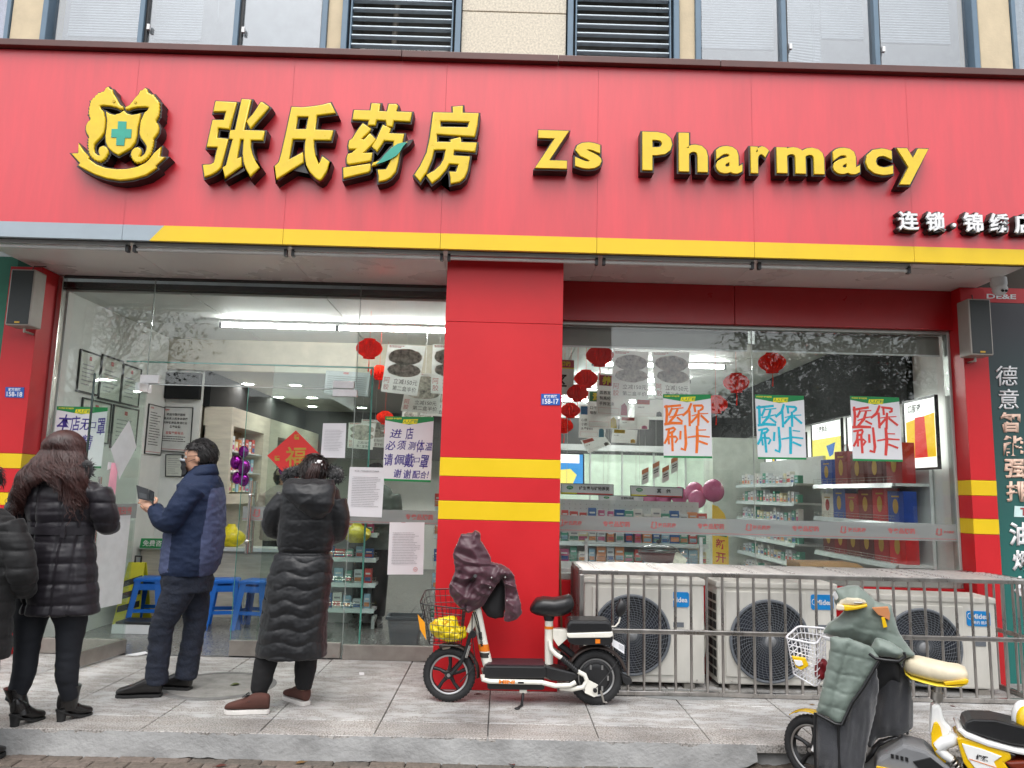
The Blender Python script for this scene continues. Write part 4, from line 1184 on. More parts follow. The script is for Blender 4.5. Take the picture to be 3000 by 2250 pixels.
# ---------------------------------------------------------------- hanging price posters
PHOTO = mat('jujube_photo', (.36, .34, .29), r=.5, var=.72, vs=24, det=4)
PAPG = sheet_mat('hanging_paper', (.78, .79, .76), .45)
CRED = mat('print_red', hx('B8524F'), r=.6); ORAN_ = mat('tag_orange', hx('D98A5A'), r=.6)
def ejiao(px, Y, lab):
    q = qpx(Y, *px)
    t = thing('hanging_poster', lab, 'poster', q.p(.5, 1), 'hanging discount posters for a tonic')
    curled(q, PAPG, t, 'sheet', 0, .01)
    def ell(u0, v0, u1, v1, nm):
        pts = []
        for k in range(24):
            a = 2 * math.pi * k / 24; e = 1 + .07 * noise.noise(V((math.cos(a) * 3, math.sin(a) * 3, px[0][0])))
            pts.append(((u0 + u1) / 2 + (u1 - u0) / 2 * math.cos(a) * e, (v0 + v1) / 2 + (v1 - v0) / 2 * math.sin(a) * e))
        MB().slab([q.p(u, v, .011) for u, v in pts], q.n * .001).build(nm, PHOTO, t)
    ell(.06, .08, .96, .42, 'product_photo'); ell(.08, .38, .98, .66, 'product_photo')
    words('立减150元', q, (.30, .70, .95, .81), INKB, t, .0, .013); words('第二盒半价', q, (.30, .84, .95, .95), INKB, t, .0, .013)
    words('阿', q, (.04, .69, .20, .81), CRED, t, .0, .013); words('胶', q, (.04, .83, .20, .95), CRED, t, .0, .013)
    rows_of_print(q, t, CRED, [(.02, 1), (.045, .8)], .016, .05, .45, .0125)
    MB().tube([q.p(.5, 0), V((q.p(.5, 0).x, q.p(.5, 0).y, CZ))], .0012, 4).build('string', WHITE, t)
ejiao([(1137, 1009), (1248, 1014), (1222, 1160), (1116, 1147)], 7.1, 'tilted discount poster hanging nearest the door left of the pillar')
ejiao([(1268, 1009), (1375, 1012), (1372, 1158), (1262, 1152)], 7.15, 'discount poster hanging half hidden behind the left edge of the pillar')
ejiao([(1196, 1092), (1298, 1096), (1285, 1212), (1174, 1204)], 7.7, 'discount poster hanging in the second row above the purple handwritten poster')
ejiao([(1022, 1238), (1102, 1240), (1092, 1318), (1018, 1312)], 9.0, 'small far discount poster hanging behind the door leaf notice')
ejiao([(1797, 1027), (1899, 1031), (1898, 1170), (1790, 1166)], 7.1, 'discount poster hanging left of the pair in the right window')
ejiao([(1909, 1031), (2018, 1032), (2022, 1176), (1920, 1166)], 7.15, 'discount poster hanging right of the pair in the right window')
def health(px, Y, lab, big, bc, lines, em):
    q = qpx(Y, *px)
    t = thing('hanging_poster', lab, 'poster', q.p(.5, 1), 'hanging health advice posters')
    curled(q, PAPG, t, 'sheet', 0, .006)
    plate(q, mat('hp_' + bc, hx(bc), r=.6), t, 'title_patch', .0005, .007, (.06, .05, .5, .3))
    words(big, q, (.1, .07, .46, .28), PYEL, t, .04, .009)
    for i, s in enumerate(lines): words(s, q, (.08, .42 + i * .13, .8, .51 + i * .13), INKB, t, .015, .008, align='l')
    m = MB()
    for (a, b), (c, d) in (((.06, .82), (.7, .825)), ((.06, .95), (.7, .955)), ((.06, .82), (.065, .955)), ((.695, .82), (.7, .955))):
        m.add([q.p(a, b, .008), q.p(c, b, .008), q.p(c, d, .008), q.p(a, d, .008)], [(0, 1, 2, 3)])
    m.build('text_box', CRED, t, fix=False)
    plate(q, mat('hpfig_' + em, hx(em), r=.6), t, 'picture_patch', .0005, .007, poly=[(.76, .74), (.86, .68), (.94, .76), (.96, .97), (.76, .97)])
    MB().tube([q.p(.5, 0), V((q.p(.5, 0).x, q.p(.5, 0).y, CZ))], .0012, 4).build('string', WHITE, t)
health([(1750, 1092), (1850, 1098), (1840, 1222), (1747, 1215)], 7.5, 'grey health poster with yellow character on red, behind the discount poster', '养', '9E2A2A', ['面唇发白', '有高经', '手脚发凉'], 'B85A78')
health([(1722, 1142), (1812, 1146), (1810, 1258), (1721, 1254)], 7.8, 'pale green health poster lower left of the chain of posters', '润', '3A8A4E', ['口干口渴', '咽部疼痛'], 'D8C23A')
health([(1697, 1185), (1778, 1188), (1772, 1284), (1695, 1282)], 8.2, 'health poster with blue title behind the dark lanterns', '', '2E6E9E', ['心烦', '食欲不振', '头晕胸闷'], '4E8EA8')
health([(1862, 1168), (1945, 1172), (1942, 1222), (1860, 1222)], 7.7, 'health poster partly below the discount pair', '', 'C23A2E', ['失眠多梦'], '4A4A4E')
health([(1816, 1220), (1902, 1224), (1900, 1258), (1814, 1258)], 8.0, 'small health poster with pink figure beside the pale green one', '', 'B8524F', ['手脚发凉'], 'C86A8E')
health([(1795, 1256), (1868, 1260), (1864, 1300), (1790, 1296)], 8.4, 'lowest straight health poster with sun picture', '', 'D0B030', ['五心烦热'], 'D9A93A')
health([(1700, 1290), (1768, 1272), (1790, 1302), (1724, 1328)], 8.6, 'crooked lowest health poster with dark picture', '', 'C85A4A', ['可便秘'], '4A463E')

ejiao([(1060, 1228), (1140, 1232), (1128, 1312), (1052, 1306)], 9.6, 'small far discount poster right of the door notice')
ejiao([(1240, 1100), (1330, 1104), (1325, 1222), (1232, 1216)], 8.1, 'discount poster hanging in the second row close to the pillar')
ejiao([(1180, 1190), (1270, 1194), (1262, 1300), (1172, 1294)], 8.7, 'discount poster hanging low behind the purple handwritten poster')
for i, (px, py) in enumerate(((1880, 1378), (1912, 1360), (1940, 1372), (1966, 1345))):
    q = qpx(9.3, (px, py), (px + 20, py - 10), (px + 20, py + 34), (px, py + 44))
    t = thing('price_tag', '%s hanging price tag from the left above the gondola' % ORD[i], 'tag', q.p(.5, 1), 'hanging price tags')
    plate(q, PAPG, t, 'card', .001); plate(q, ORAN_, t, 'orange_head', .001, .0015, (0, 0, 1, .3)); rows_of_print(q, t, INKB, [(.45, 1), (.6, .9)], .08, .15, .85, .003)
    MB().tube([q.p(.5, 0), V((q.p(.5, 0).x, q.p(.5, 0).y, CZ))], .0012, 4).build('string', WHITE, t)
q = qpx(7.3, (1600, 1052), (1682, 1056), (1680, 1158), (1598, 1154))
t = thing('hanging_sign', 'white hanging board with red header half hidden by the pillar', 'sign', q.p(.5, 1), 'hanging category signs')
plate(q, PAPG, t, 'board', .006); plate(q, CRED, t, 'red_header', .001, .0065, (0, 0, 1, .22)); plate(q, PYEL, t, 'yellow_line', .001, .0065, (0, .22, 1, .25)); words('品牌药', q, (.25, .04, .97, .18), PYEL, t, .02, .009); words('区', q, (.3, .4, .75, .8), INKB, t, .03, .009)
for u in (.1, .9): MB().tube([q.p(u, 0), V((q.p(u, 0).x, q.p(u, 0).y, CZ))], .0015, 4).build('wire', STEELD, t)

# ---------------------------------------------------------------- hanging category signs
for lab, s, px, Y in (('hanging category sign reading vitamins and minerals in the right window', '维生素与矿物质类', [(1645, 1417), (1796, 1421), (1796, 1451), (1644, 1446)], 8.0), ('hanging category sign reading others in the right window', '其    他', [(1848, 1424), (2000, 1430), (1999, 1458), (1849, 1452)], 8.0), ('farther hanging category sign for ear nose throat medicine', '五官科用药', [(1755, 1451), (1886, 1455), (1884, 1471), (1756, 1468)], 9.2)):
    q = qpx(Y, *px)
    t = thing('hanging_sign', lab, 'sign', q.p(.5, 1), 'hanging category signs')
    MB().slab([q.p(0, 0), q.p(1, 0), q.p(1, 1), q.p(0, 1)], q.n * -.01).build('board', PAPER, t)
    for b in ((-.01, -.06, 1.01, 0), (-.01, 1, 1.01, 1.06), (-.012, 0, 0, 1), (1, 0, 1.012, 1)): plate(q, BLK, t, 'frame_bar', .012, -.008, b)
    plate(q, mat('hp_C23A2E'), t, 'red_base', .0008, .001, (.3, .86, .995, .99)); plate(q, PYEL, t, 'yellow_base', .0008, .001, (.0, .86, .3, .99))
    plate(q, GRN, t, 'otc_mark', .0008, .001, poly=[(.165 + .065 * math.cos(k * .4), .36 + .2 * math.sin(k * .4)) for k in range(16)])
    words('OTC', q, (.12, .27, .21, .45), WHITE, t, .02, .003)
    words(s, q, (.34, .16, .93, .62), INKB, t, .025, .003)
    for u in (.1, .9): MB().tube([q.p(u, -.06), V((q.p(u, 0).x, q.p(u, 0).y, CZ))], .0015, 4).build('wire', STEELD, t)

# ---------------------------------------------------------------- shelving with goods
SHW = mat('shelf_white', (.60, .62, .61), r=.4, var=.05); LIP = mat('price_lip', (.55, .62, .62), r=.15, var=.1)
PM = [mat('goods_' + c, hx(c), r=.45, var=.08) for c in ('E8E6E0', 'D9DEE2', 'E0905A', '2C5FA0', 'D04A42', '58A08A', 'E3D9B0', 'C75A86', '9CC3D8')]
PCH = {}
def carton(w, d, h, i, j):
    k = (w, d, h, i, j)
    if k not in PCH:
        m = MB().use(PM[i]).box((0, 0, h / 2), (w, d, h))
        m.use(PM[j]).bx((-w * .42, -d / 2 - .0008, h * .12), (w * .42, -d / 2 - .0003, h * .42)); m.use(INKG if i < 2 else WHITE).bx((-w * .35, -d / 2 - .0008, h * .6), (w * .35, -d / 2 - .0003, h * .72))
        PCH[k] = m.mesh('medicine_carton')
    return PCH[k]
def goods(P, n, step, yaw, lab, grp, hr=(.08, .15), wr=(.06, .1), cols=(0, 1, 2, 3, 4, 5, 6, 7, 8), name='medicine_carton', cat='carton', dense=.94):
    """a row of boxes starting at P, moving by step; each its own thing"""
    for i in range(n):
        a = random.choice(cols); b = random.choice((2, 3, 4, 5, 7, 8))
        w = round(rng(*wr), 2); h = round(rng(*hr), 2)
        o = link(name, carton(w, .06, h, a, b), None, P + step * i, (0, 0, yaw + rng(-.06, .06)))
        tag(o, '%s %s' % (ORD[i], lab), cat, grp)
ORD = 'first second third fourth fifth sixth seventh eighth ninth tenth eleventh twelfth thirteenth fourteenth fifteenth sixteenth seventeenth'.split()
def shelf_unit(name, lab, P0, P1, zs, depth, back_h, wire=True):
    """shelves from P0 to P1 (floor points of the front edge, left to right); the back panel stands depth behind"""
    ex = (P1 - P0).normalized(); L = (P1 - P0).length; en = V((-ex.y, ex.x, 0))
    if en.dot(V((0, -1, 0))) > 0 and abs(en.y) > .5: en = -en
    t = thing(name, lab, 'shelf', (P0 + P1) / 2)
    yaw = math.atan2(ex.y, ex.x); Rm = Matrix.Rotation(yaw, 3, 'Z')
    sgn = 1 if (Rm @ V((0, 1, 0))).dot(en) > 0 else -1
    c = (P0 + P1) / 2 + en * depth
    MB().box(c + V((0, 0, back_h / 2)), (L, .03, back_h), Rm).build('back_panel', SHW, t)
    for s in (-1, 1): MB().box((P0 + P1) / 2 + ex * (s * (L / 2 - .015)) + en * (depth / 2) + V((0, 0, .06)), (.03, depth, .12), Rm).build('foot', SHW, t)
    for z in zs:
        MB().box((P0 + P1) / 2 + en * (depth / 2) + V((0, 0, z - .0125)), (L - .01, depth - .04, .025), Rm).build('shelf_board', SHW, t)
        MB().box((P0 + P1) / 2 - en * .012 + V((0, 0, z - .02)), (L - .01, .006, .045), Rm @ Matrix.Rotation(R_(-20 * sgn), 3, 'X')).build('price_strip', LIP, t)
        if wire:
            m = MB()
            for hh in (.03, .055): m.tube([P0 + V((0, 0, z + hh)) - en * .005, P1 + V((0, 0, z + hh)) - en * .005], .0018, 4)
            for k in range(int(L / .12) + 1): m.tube([P0 + ex * min(L, k * .12) - en * .005 + V((0, 0, z)), P0 + ex * min(L, k * .12) - en * .005 + V((0, 0, z + .055))], .0018, 4)
            m.build('wire_guard', STEEL, t)
    return ex, en, yaw
# gondola behind the right window
g0, g1 = V((.50, 7.95, 0)), V((2.12, 7.95, 0))
ex, en, yaw = shelf_unit('gondola_shelf', 'white pegboard gondola full of medicine cartons behind the right window', g0, g1, [1.12, .92, .72, .52], .4, 1.34)
for i, z in enumerate((1.12, .92, .72, .52)):
    w = 'top second third bottom'.split()[i]
    goods(g0 + V((.06, .06, z)), 17, V((.094, 0, 0)), 0, 'medicine carton from the left, %s visible shelf of the pegboard gondola' % w, 'cartons on gondola shelf ' + w, (.09, .16))
dots = MB()
for i in range(26):
    for j in range(3):
        p = g0 + V((.05 + i * .06, .38, 1.2 + j * .045)); dots.box(p, (.006, .004, .006))
tag(dots.build('peg_holes', BLK, [o for o in D.objects if o.name == 'gondola_shelf'][0]), kind='stuff')
# right wall shelf with red gift boxes
h0, h1 = V((3.42, 6.72, 0)), V((3.42, 8.45, 0))
sw = shelf_unit('wall_shelf', 'white wall shelf with red and blue gift boxes at the right end of the window', h1, h0, [1.56, 1.22, .86], .33, 2.0)
GB = [mat('gift_' + c, hx(c), r=.35, var=.12, vs=15) for c in ('7E1418', 'A01C20', '1E3F8E', '5E1014', 'C2262A', 'D9D4C8', '6A2A1E')]
def gift(P, w, d, h, c, lab, handle=False, txt=None):
    t = thing('gift_box', lab, 'gift box', P, 'gift boxes on the right wall shelf')
    Rm = Matrix.Rotation(R_(-90 + 8), 3, 'Z')
    MB().box(P + V((0, 0, h / 2)), (w, d, h), Rm).build('box', GB[c], t, bevel=.004)
    f = Rm @ V((0, -1, 0)); s_ = Rm @ V((1, 0, 0))
    q = Quad(P + f * (d / 2 + .001) - s_ * w * .4 + V((0, 0, h * .92)), P + f * (d / 2 + .001) + s_ * w * .4 + V((0, 0, h * .92)), P + f * (d / 2 + .001) + s_ * w * .4 + V((0, 0, h * .1)), P + f * (d / 2 + .001) - s_ * w * .4 + V((0, 0, h * .1)))
    plate(q, GOLD if c != 5 else GB[1], t, 'gold_label', .001, .001, poly=[(.5 + .22 * math.cos(a), .5 + .3 * math.sin(a)) for a in [k * math.pi / 6 for k in range(12)]])
    plate(q, GOLD, t, 'printed_line', .001, .001, (.2, .08, .8, .14))
    if handle: MB().tube([P + s_ * (-.05) + V((0, 0, h)), P + s_ * (-.03) + V((0, 0, h + .07)), P + s_ * .03 + V((0, 0, h + .07)), P + s_ * .05 + V((0, 0, h))], .005, 6).build('handle', GB[0], t)
desc = {0: 'dark red', 1: 'red', 2: 'blue', 3: 'maroon', 4: 'bright red', 5: 'cream', 6: 'brown'}
place_n = ['far end', 'second from the far end', 'middle', 'second from the near end', 'near end', 'very near end']
for zi, (z, seq) in enumerate(((1.56, [(2, .27, 0), (0, .34, 1), (6, .3, 0), (3, .3, 0), (1, .36, 0)]), (1.22, [(5, .25, 0), (2, .3, 0), (1, .25, 0), (0, .29, 0), (4, .3, 0), (2, .27, 0)]), (.86, [(3, .3, 0), (0, .3, 0), (6, .3, 0), (3, .3, 0), (1, .3, 0), (4, .3, 0)]))):
    n = len(seq)
    for i, (c, h, hd) in enumerate(seq):
        y = 8.30 - (8.30 - 6.86) * i / (n - 1)
        gift(V((3.56, y, z + .001)), .22, .13, h, c, '%s gift box, %s shelf by the right wall, %s' % (desc[c], ('upper', 'middle', 'lower')[zi], place_n[i] if n == 6 else (place_n[:2] + place_n[2:5])[i]), hd)
# farther wall shelves
f0, f1 = V((3.32, 8.75, 0)), V((3.32, 10.9, 0))
shelf_unit('wall_shelf', 'farther white wall shelf of small cartons beyond the gift boxes', f1, f0, [1.58, 1.36, 1.14, .9, .68, .46], .35, 1.9)
for i, z in enumerate((1.58, 1.36, 1.14, .9, .68, .46)):
    w = ['highest', 'second', 'third', 'fourth', 'fifth', 'lowest'][i]
    goods(f0 + V((.08, .08, z)), 17, V((0, .122, 0)), R_(-90), 'carton from the near end, %s board of the farther wall shelf' % w, 'cartons on the farther shelf ' + w, (.08, .15), cols=(0, 1, 6, 5, 0, 1))
# backlit picture boxes along the right wall
def lightbox(y0, y1, z0, z1, lab, cols, s):
    x = 3.70
    t = thing('light_box', lab, 'light box', (x, (y0 + y1) / 2, z0), 'backlit advertising boxes')
    q = Quad((x, y1, z1), (x, y0, z1), (x, y0, z0), (x, y1, z0)); q.n = V((-1, 0, 0))
    MB().slab([q.p(0, 0, -.02), q.p(1, 0, -.02), q.p(1, 1, -.02), q.p(0, 1, -.02)], q.n * .019).build('lit_face', mat('lightbox_white', (.8, .8, .8), em=(1, 1, .97), es=.6), t)
    for b in ((-.02, -.03, 1.02, 0), (-.02, 1, 1.02, 1.03), (-.02, 0, 0, 1), (1, 0, 1.02, 1)): plate(q, BLK, t, 'frame_bar', .03, -.018, b)
    for i, (c, pl) in enumerate(cols):
        plate(q, mat('lb_' + c, hx(c), em=c, es=.36, var=0), t, 'lit_picture', .001, .001 + i * .0015, poly=pl)
    if s: words(s, q, (.1, .05, .6, .17), INKB, t, .02, .003)
lightbox(6.50, 7.02, 1.70, 2.30, 'backlit advert with yellow and red packs at the right edge of the window', [('F2C413', [(.05, .3), (.95, .22), (.95, .85), (.05, .85)]), ('D9342B', [(.35, .25), (.65, .25), (.7, .85), (.3, .85)])], '口服液')
lightbox(7.25, 8.2, 1.70, 2.28, 'backlit white advert with a blue drop behind the red lettered poster', [('3AA8D8', [(.1, .95), (.1, .6), (.25, .45), (.4, .6), (.4, .95)])], None)
lightbox(8.35, 9.15, 1.68, 2.28, 'backlit advert with a yellow bag and blue badge right of the turquoise poster', [('E8DC6A', [(0, .3), (1, .3), (1, 1), (0, 1)]), ('2A63A8', [(.5, .45), (.8, .4), (.72, .62), (.6, .66)])], '保健食品')
lightbox(9.35, 9.85, 1.62, 2.2, 'backlit advert with orange dress figure behind the turquoise poster', [('E07A2A', [(.3, .3), (.55, .3), (.6, .95), (.25, .95)])], None)
lightbox(9.95, 10.8, 1.62, 2.2, 'backlit white advert with blue and yellow arrow pack', [('2A3F78', [(.3, .3), (.5, .28), (.5, .9), (.3, .92)]), ('E8C82A', [(.36, .35), (.46, .6), (.36, .88), (.32, .6)])], None)
q0 = at(1645, 1345, 9.4)
t = thing('light_box', 'backlit blue and yellow advert just right of the pillar', 'light box', q0, 'backlit advertising boxes')
q = qpx(9.4, (1636, 1330), (1708, 1332), (1708, 1418), (1634, 1415))
MB().slab([q.p(0, 0), q.p(1, 0), q.p(1, 1), q.p(0, 1)], q.n * -.03).build('lit_face', mat('lb_3A86C8', hx('3A86C8'), em='4A96D8', es=.45, var=0), t)
plate(q, mat('lb_F2E27A', hx('F2E27A'), em='F2E27A', es=.45, var=0), t, 'lit_picture', .001, .001, poly=[(0, .55), (.5, .5), (.75, .7), (.6, 1), (0, 1)])
plate(q, mat('lightbox_white'), t, 'lit_picture', .001, .001, (0, 0, .85, .3))
for b in ((-.02, -.03, 1.03, 0), (1, 0, 1.05, 1)): plate(q, BLK, t, 'frame_bar', .03, -.018, b)
# glazed back cabinets, deep in the shop
cb = thing('glass_cabinet', 'row of glazed cabinets with bright panels deep in the shop', 'cabinet', (2.6, 12.5, 0))
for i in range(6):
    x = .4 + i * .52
    MB().bx((x, 12.6, .9), (x + .5, 12.62, 2.05)).build('panel', mat('cab_glow', hx('CFE0CE'), r=.3, em='CFE0CE', es=.16), cb)  # faint glow put into the panel material, no lamp behind it
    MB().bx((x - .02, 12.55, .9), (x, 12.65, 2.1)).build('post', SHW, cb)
MB().bx((.3, 12.5, 2.1), (3.5, 12.7, 2.2)).build('header', SHW, cb); MB().bx((.3, 12.5, 0), (3.5, 12.7, .88)).build('base', SHW, cb)

# ---------------------------------------------------------------- roller blind box, counter table by the window
t = thing('roller_blind', 'grey rolled blind across the top inside the right window', 'blind', (2.1, 6.5, 2.6))
RB = mat('roller_fabric', hx('8E8B84'), r=.7, var=.08)
for a, b in ((.45, WXJ - .02), (WXJ + .02, 3.74)):
    MB().bx((a, 6.47, 2.655), (b, 6.478, 2.80)).build('fabric', RB, t); MB().tube([(a, 6.49, 2.80), (b, 6.49, 2.80)], .025, 12).build('roll', RB, t, smooth=60)
    MB().bx((a, 6.465, 2.645), (b, 6.483, 2.657)).build('hem_bar', WHITE, t)
tb = thing('display_table', 'low white display counter with glass posts just inside the right window', 'table', (1.4, 6.9, 0))
MB().bx((.5, 6.56, .74), (2.05, 7.25, .78)).build('table_top', SHW, tb, bevel=.004); MB().bx((.52, 6.6, 0), (2.03, 7.2, .738)).build('cabinet_body', SHW, tb)
for px in (1717, 2053):
    p = at(px, 1620, 6.62); MB().bx((p.x - .012, 6.60, .78), (p.x + .012, 6.63, at(px, 1578 if px < 2000 else 1577, 6.62).z)).build('post', WHITE, tb)
a_, b_ = at(1705, 1592, 6.62), at(2065, 1602, 6.62)
MB().bx((a_.x, 6.60, a_.z), (b_.x, 6.63, a_.z + .008)).build('glass_ledge', mat('ledge_glass', (.55, .6, .58), r=.1), tb)
pc = at(1930, 1620, 6.95); pc.z = .782
wk = thing('wok', 'maroon wok with glass lid on the counter inside the window', 'wok', pc)
MB().lathe([(.05, 0), (.12, .03), (.175, .09), (.185, .125), (.18, .125), (.17, .09), (.1, .035), (0, .02)], 28, Matrix.Translation(pc)).build('pan', mat('wok_maroon', hx('5A1F22'), r=.3), wk, smooth=50)
MB().lathe([(.186, .126), (.16, .16), (.1, .185), (.02, .195), (0, .195)], 28, Matrix.Translation(pc)).build('lid', glass_mat('lid_glass', (.75, .78, .78), .1), wk, smooth=180)
MB().ball(pc + V((0, 0, .215)), (.022, .022, .018), 12, 8).build('lid_knob', BLK, wk, smooth=180)
MB().tube([pc + V((.18, 0, .11)), pc + V((.22, 0, .12)), pc + V((.23, .03, .13))], .008, 6).build('handle', STEEL, wk)
pp = at(1800, 1640, 6.75)
for i in range(2):
    o = MB().grid(lambda u, v, i=i: V((pp.x - .20 + .42 * u + .03 * i, 6.66 + .25 * v, .785 + .012 * i + .02 * abs(math.sin(u * 5 + i)) * (1 - v))), 14, 6).build('paper_sheets', PAPER, None, smooth=180)
    tag(o, ('lower' if i == 0 else 'upper') + ' loose white sheets lying on the counter left of the wok', 'paper')
pk = at(1985, 1640, 6.64)
o = MB().slab([V((pk.x - .05, 6.64, .784)), V((pk.x + .05, 6.64, .784)), V((pk.x + .09, 6.66, .87)), V((pk.x + .01, 6.66, .93)), V((pk.x - .01, 6.66, .92))], (0, .03, 0)).build('snack_packet', mat('packet_white', hx('E4E0CC'), r=.4, var=.25, vs=30), None, bevel=.006)
tag(o, 'crumpled white and yellow packet leaning in front of the wok', 'packet')
# yellow roll-up banner
q = qpx(7.55, (2086, 1478), (2132, 1492), (2136, 1750), (2088, 1750))
t = thing('standing_banner', 'yellow standing banner with red characters behind the window band', 'banner', q.p(.5, 1))
plate(q, mat('banner_yellow', hx('F0C61C'), r=.5), t, 'sheet', .01, 0, poly=[(0, 0), (.35, .0), (.75, .06), (1, .18), (1, 1), (0, 1)])
for i, s in enumerate('新开卡'): words(s, q, (.15, .36 + i * .15, .85, .47 + i * .15), mat('print_scarlet', hx('C2281C'), r=.5), t, .02, .012)
plate(q, GRN, t, 'green_line', .001, .011, (.1, .25, .9, .265)); plate(q, GRN, t, 'green_line', .001, .011, (.1, .31, .9, .325))
# balloons
PINK = mat('balloon_pink', hx('D873A0'), r=.25, coat=.3, var=.06); PURP = mat('foil_purple', hx('8A1F8E'), r=.12, m=.8, var=.2)
for i, (px, py, r, Y) in enumerate(((2090, 1437, 31, 8.5), (2035, 1442, 28, 8.7), (2042, 1462, 25, 8.55), (1990, 1452, 24, 9.0), (1945, 1458, 22, 9.1), (1905, 1460, 20, 9.2))):
    c = at(px, py, Y); r = r / FPX * Y
    t = thing('balloon', 'pink balloon in the cluster above the gondola, number %s from the right' % 'one two three four five six'.split()[i], 'balloon', c, 'pink balloons')
    MB().lathe([(r * math.sin(a) * (1 + .06 * math.cos(a)), -r * 1.08 * math.cos(a)) for a in [math.pi * k / 14 for k in range(15)]], 22, Matrix.Translation(c)).build('skin', PINK, t, smooth=180)
    MB().lathe([(.0, -1.1 * r), (.012, -1.16 * r), (0, -1.06 * r)], 8, Matrix.Translation(c)).build('knot', PINK, t)
for lab, px, py, k in (('purple foil balloon cluster behind the man by the shelves', 703, 1368, 1.), ('purple foil balloon cluster left of the red diamond', 836, 1352, .8)):
    c = at(px, py, 8.6)
    t = thing('foil_balloon', lab, 'balloon', c, 'purple foil balloon clusters')
    for dx, dz, rr in ((.02, .17, .07), (-.05, .05, .08), (.05, .0, .085), (-.03, -.12, .07), (.045, -.14, .075)):
        MB().ball(c + V((dx, rng(-.03, .03), dz)) * k, (rr * k * .8, rr * k * .7, rr * k), 16, 10).build('lobe', PURP, t, smooth=180)

# ---------------------------------------------------------------- left side: certificates, notice boards, cabinets, counter
CERT = mat('certificate', hx('C8CCC2'), r=.3, var=.1)
k = 0
for lab, y0, y1, z0, z1 in (('framed certificate nearest the glass on the left shop wall', 6.93, 7.28, 2.22, 2.58), ('middle framed certificate with red emblem on the left shop wall', 7.31, 7.70, 2.20, 2.60), ('third framed certificate on the left shop wall', 7.73, 8.10, 2.2, 2.58), ('lower framed certificate on the left shop wall behind the poster', 7.05, 7.55, 1.78, 2.15), ('lower right framed notice on the left shop wall', 7.62, 8.12, 1.75, 2.15)):
    x = -3.868
    q = Quad((x, y0, z1), (x, y1, z1), (x, y1, z0), (x, y0, z0)); q.n = V((1, 0, 0))
    t = thing('picture_frame', lab, 'frame', q.p(.5, 1), 'framed certificates on the left wall')
    plate(q, CERT, t, 'sheet', .006, .001)
    for b in ((-.03, -.04, 1.03, 0), (-.03, 1, 1.03, 1.04), (-.03, 0, 0, 1), (1, 0, 1.03, 1)): plate(q, BLK, t, 'frame_bar', .016, .0, b)
    rows_of_print(q, t, INKG, [(.3 + i * .1, rng(.6, 1)) for i in range(6)], .03, .15, .85, .0085)
    plate(q, CRED, t, 'red_emblem', .001, .008, (.44, .08, .56, .18))
def board(q, lab, lines, pr=()):
    t = thing('notice_board', lab, 'board', q.p(.5, 1), 'shop notice boards')
    plate(q, mat('board_white', (.62, .63, .61), r=.5), t, 'board', .008, .001)
    for b in ((-.02, -.015, 1.02, 0), (-.02, 1, 1.02, 1.015), (-.02, 0, 0, 1), (1, 0, 1.02, 1)): plate(q, BLK, t, 'frame_bar', .014, .0, b)
    plate(q, CRED, t, 'red_line', .001, .0095, (.03, .955, .97, .965))
    words('张氏药房', q, (.08, .035, .32, .075), CRED, t, .03, .0105)
    for s, v, h, m in lines: words(s, q, (.12, v, .9, v + h), m, t, .015, .0105)
    if pr: rows_of_print(q, t, INKB, pr, .018, .12, .85, .0100)
yb = 8.775
q = qpx(yb, (470, 1193), (565, 1196), (556, 1325), (460, 1319))
board(q, 'white notice board with black and red text facing the street beside the man', [('药品与医疗器械', .13, .06, INKB), ('是关系人民身体健康', .225, .06, INKB), ('的特殊商品,敬请社会', .32, .06, INKB), ('各界监督:', .41, .06, INKB), ('监督举报电话:', .55, .065, CRED)], [(.66, 1), (.71, .9), (.76, 1)])
q = Quad((-3.868, 8.36, 2.25), (-3.868, 8.74, 2.25), (-3.868, 8.74, 1.72), (-3.868, 8.36, 1.72)); q.n = V((1, 0, 0))
board(q, 'narrow notice board with red lines on the left wall next to the street facing board', [], [(.14 + i * .055, rng(.6, 1)) for i in range(13)])
q = qpx(8.77, (488, 1333), (535, 1334), (533, 1395), (487, 1394))
t = thing('picture_frame', 'framed licence below the notice board left of the man', 'frame', q.p(.5, 1), 'framed certificates on the left wall')
plate(q, CERT, t, 'sheet', .004, .001); rows_of_print(q, t, INKG, [(.15 + i * .1, rng(.6, 1)) for i in range(8)], .03, .1, .9, .006)
for b in ((-.05, -.04, 1.05, 0), (-.05, 1, 1.05, 1.04), (-.05, 0, 0, 1), (1, 0, 1.05, 1)): plate(q, BLK, t, 'frame_bar', .012, 0, b)
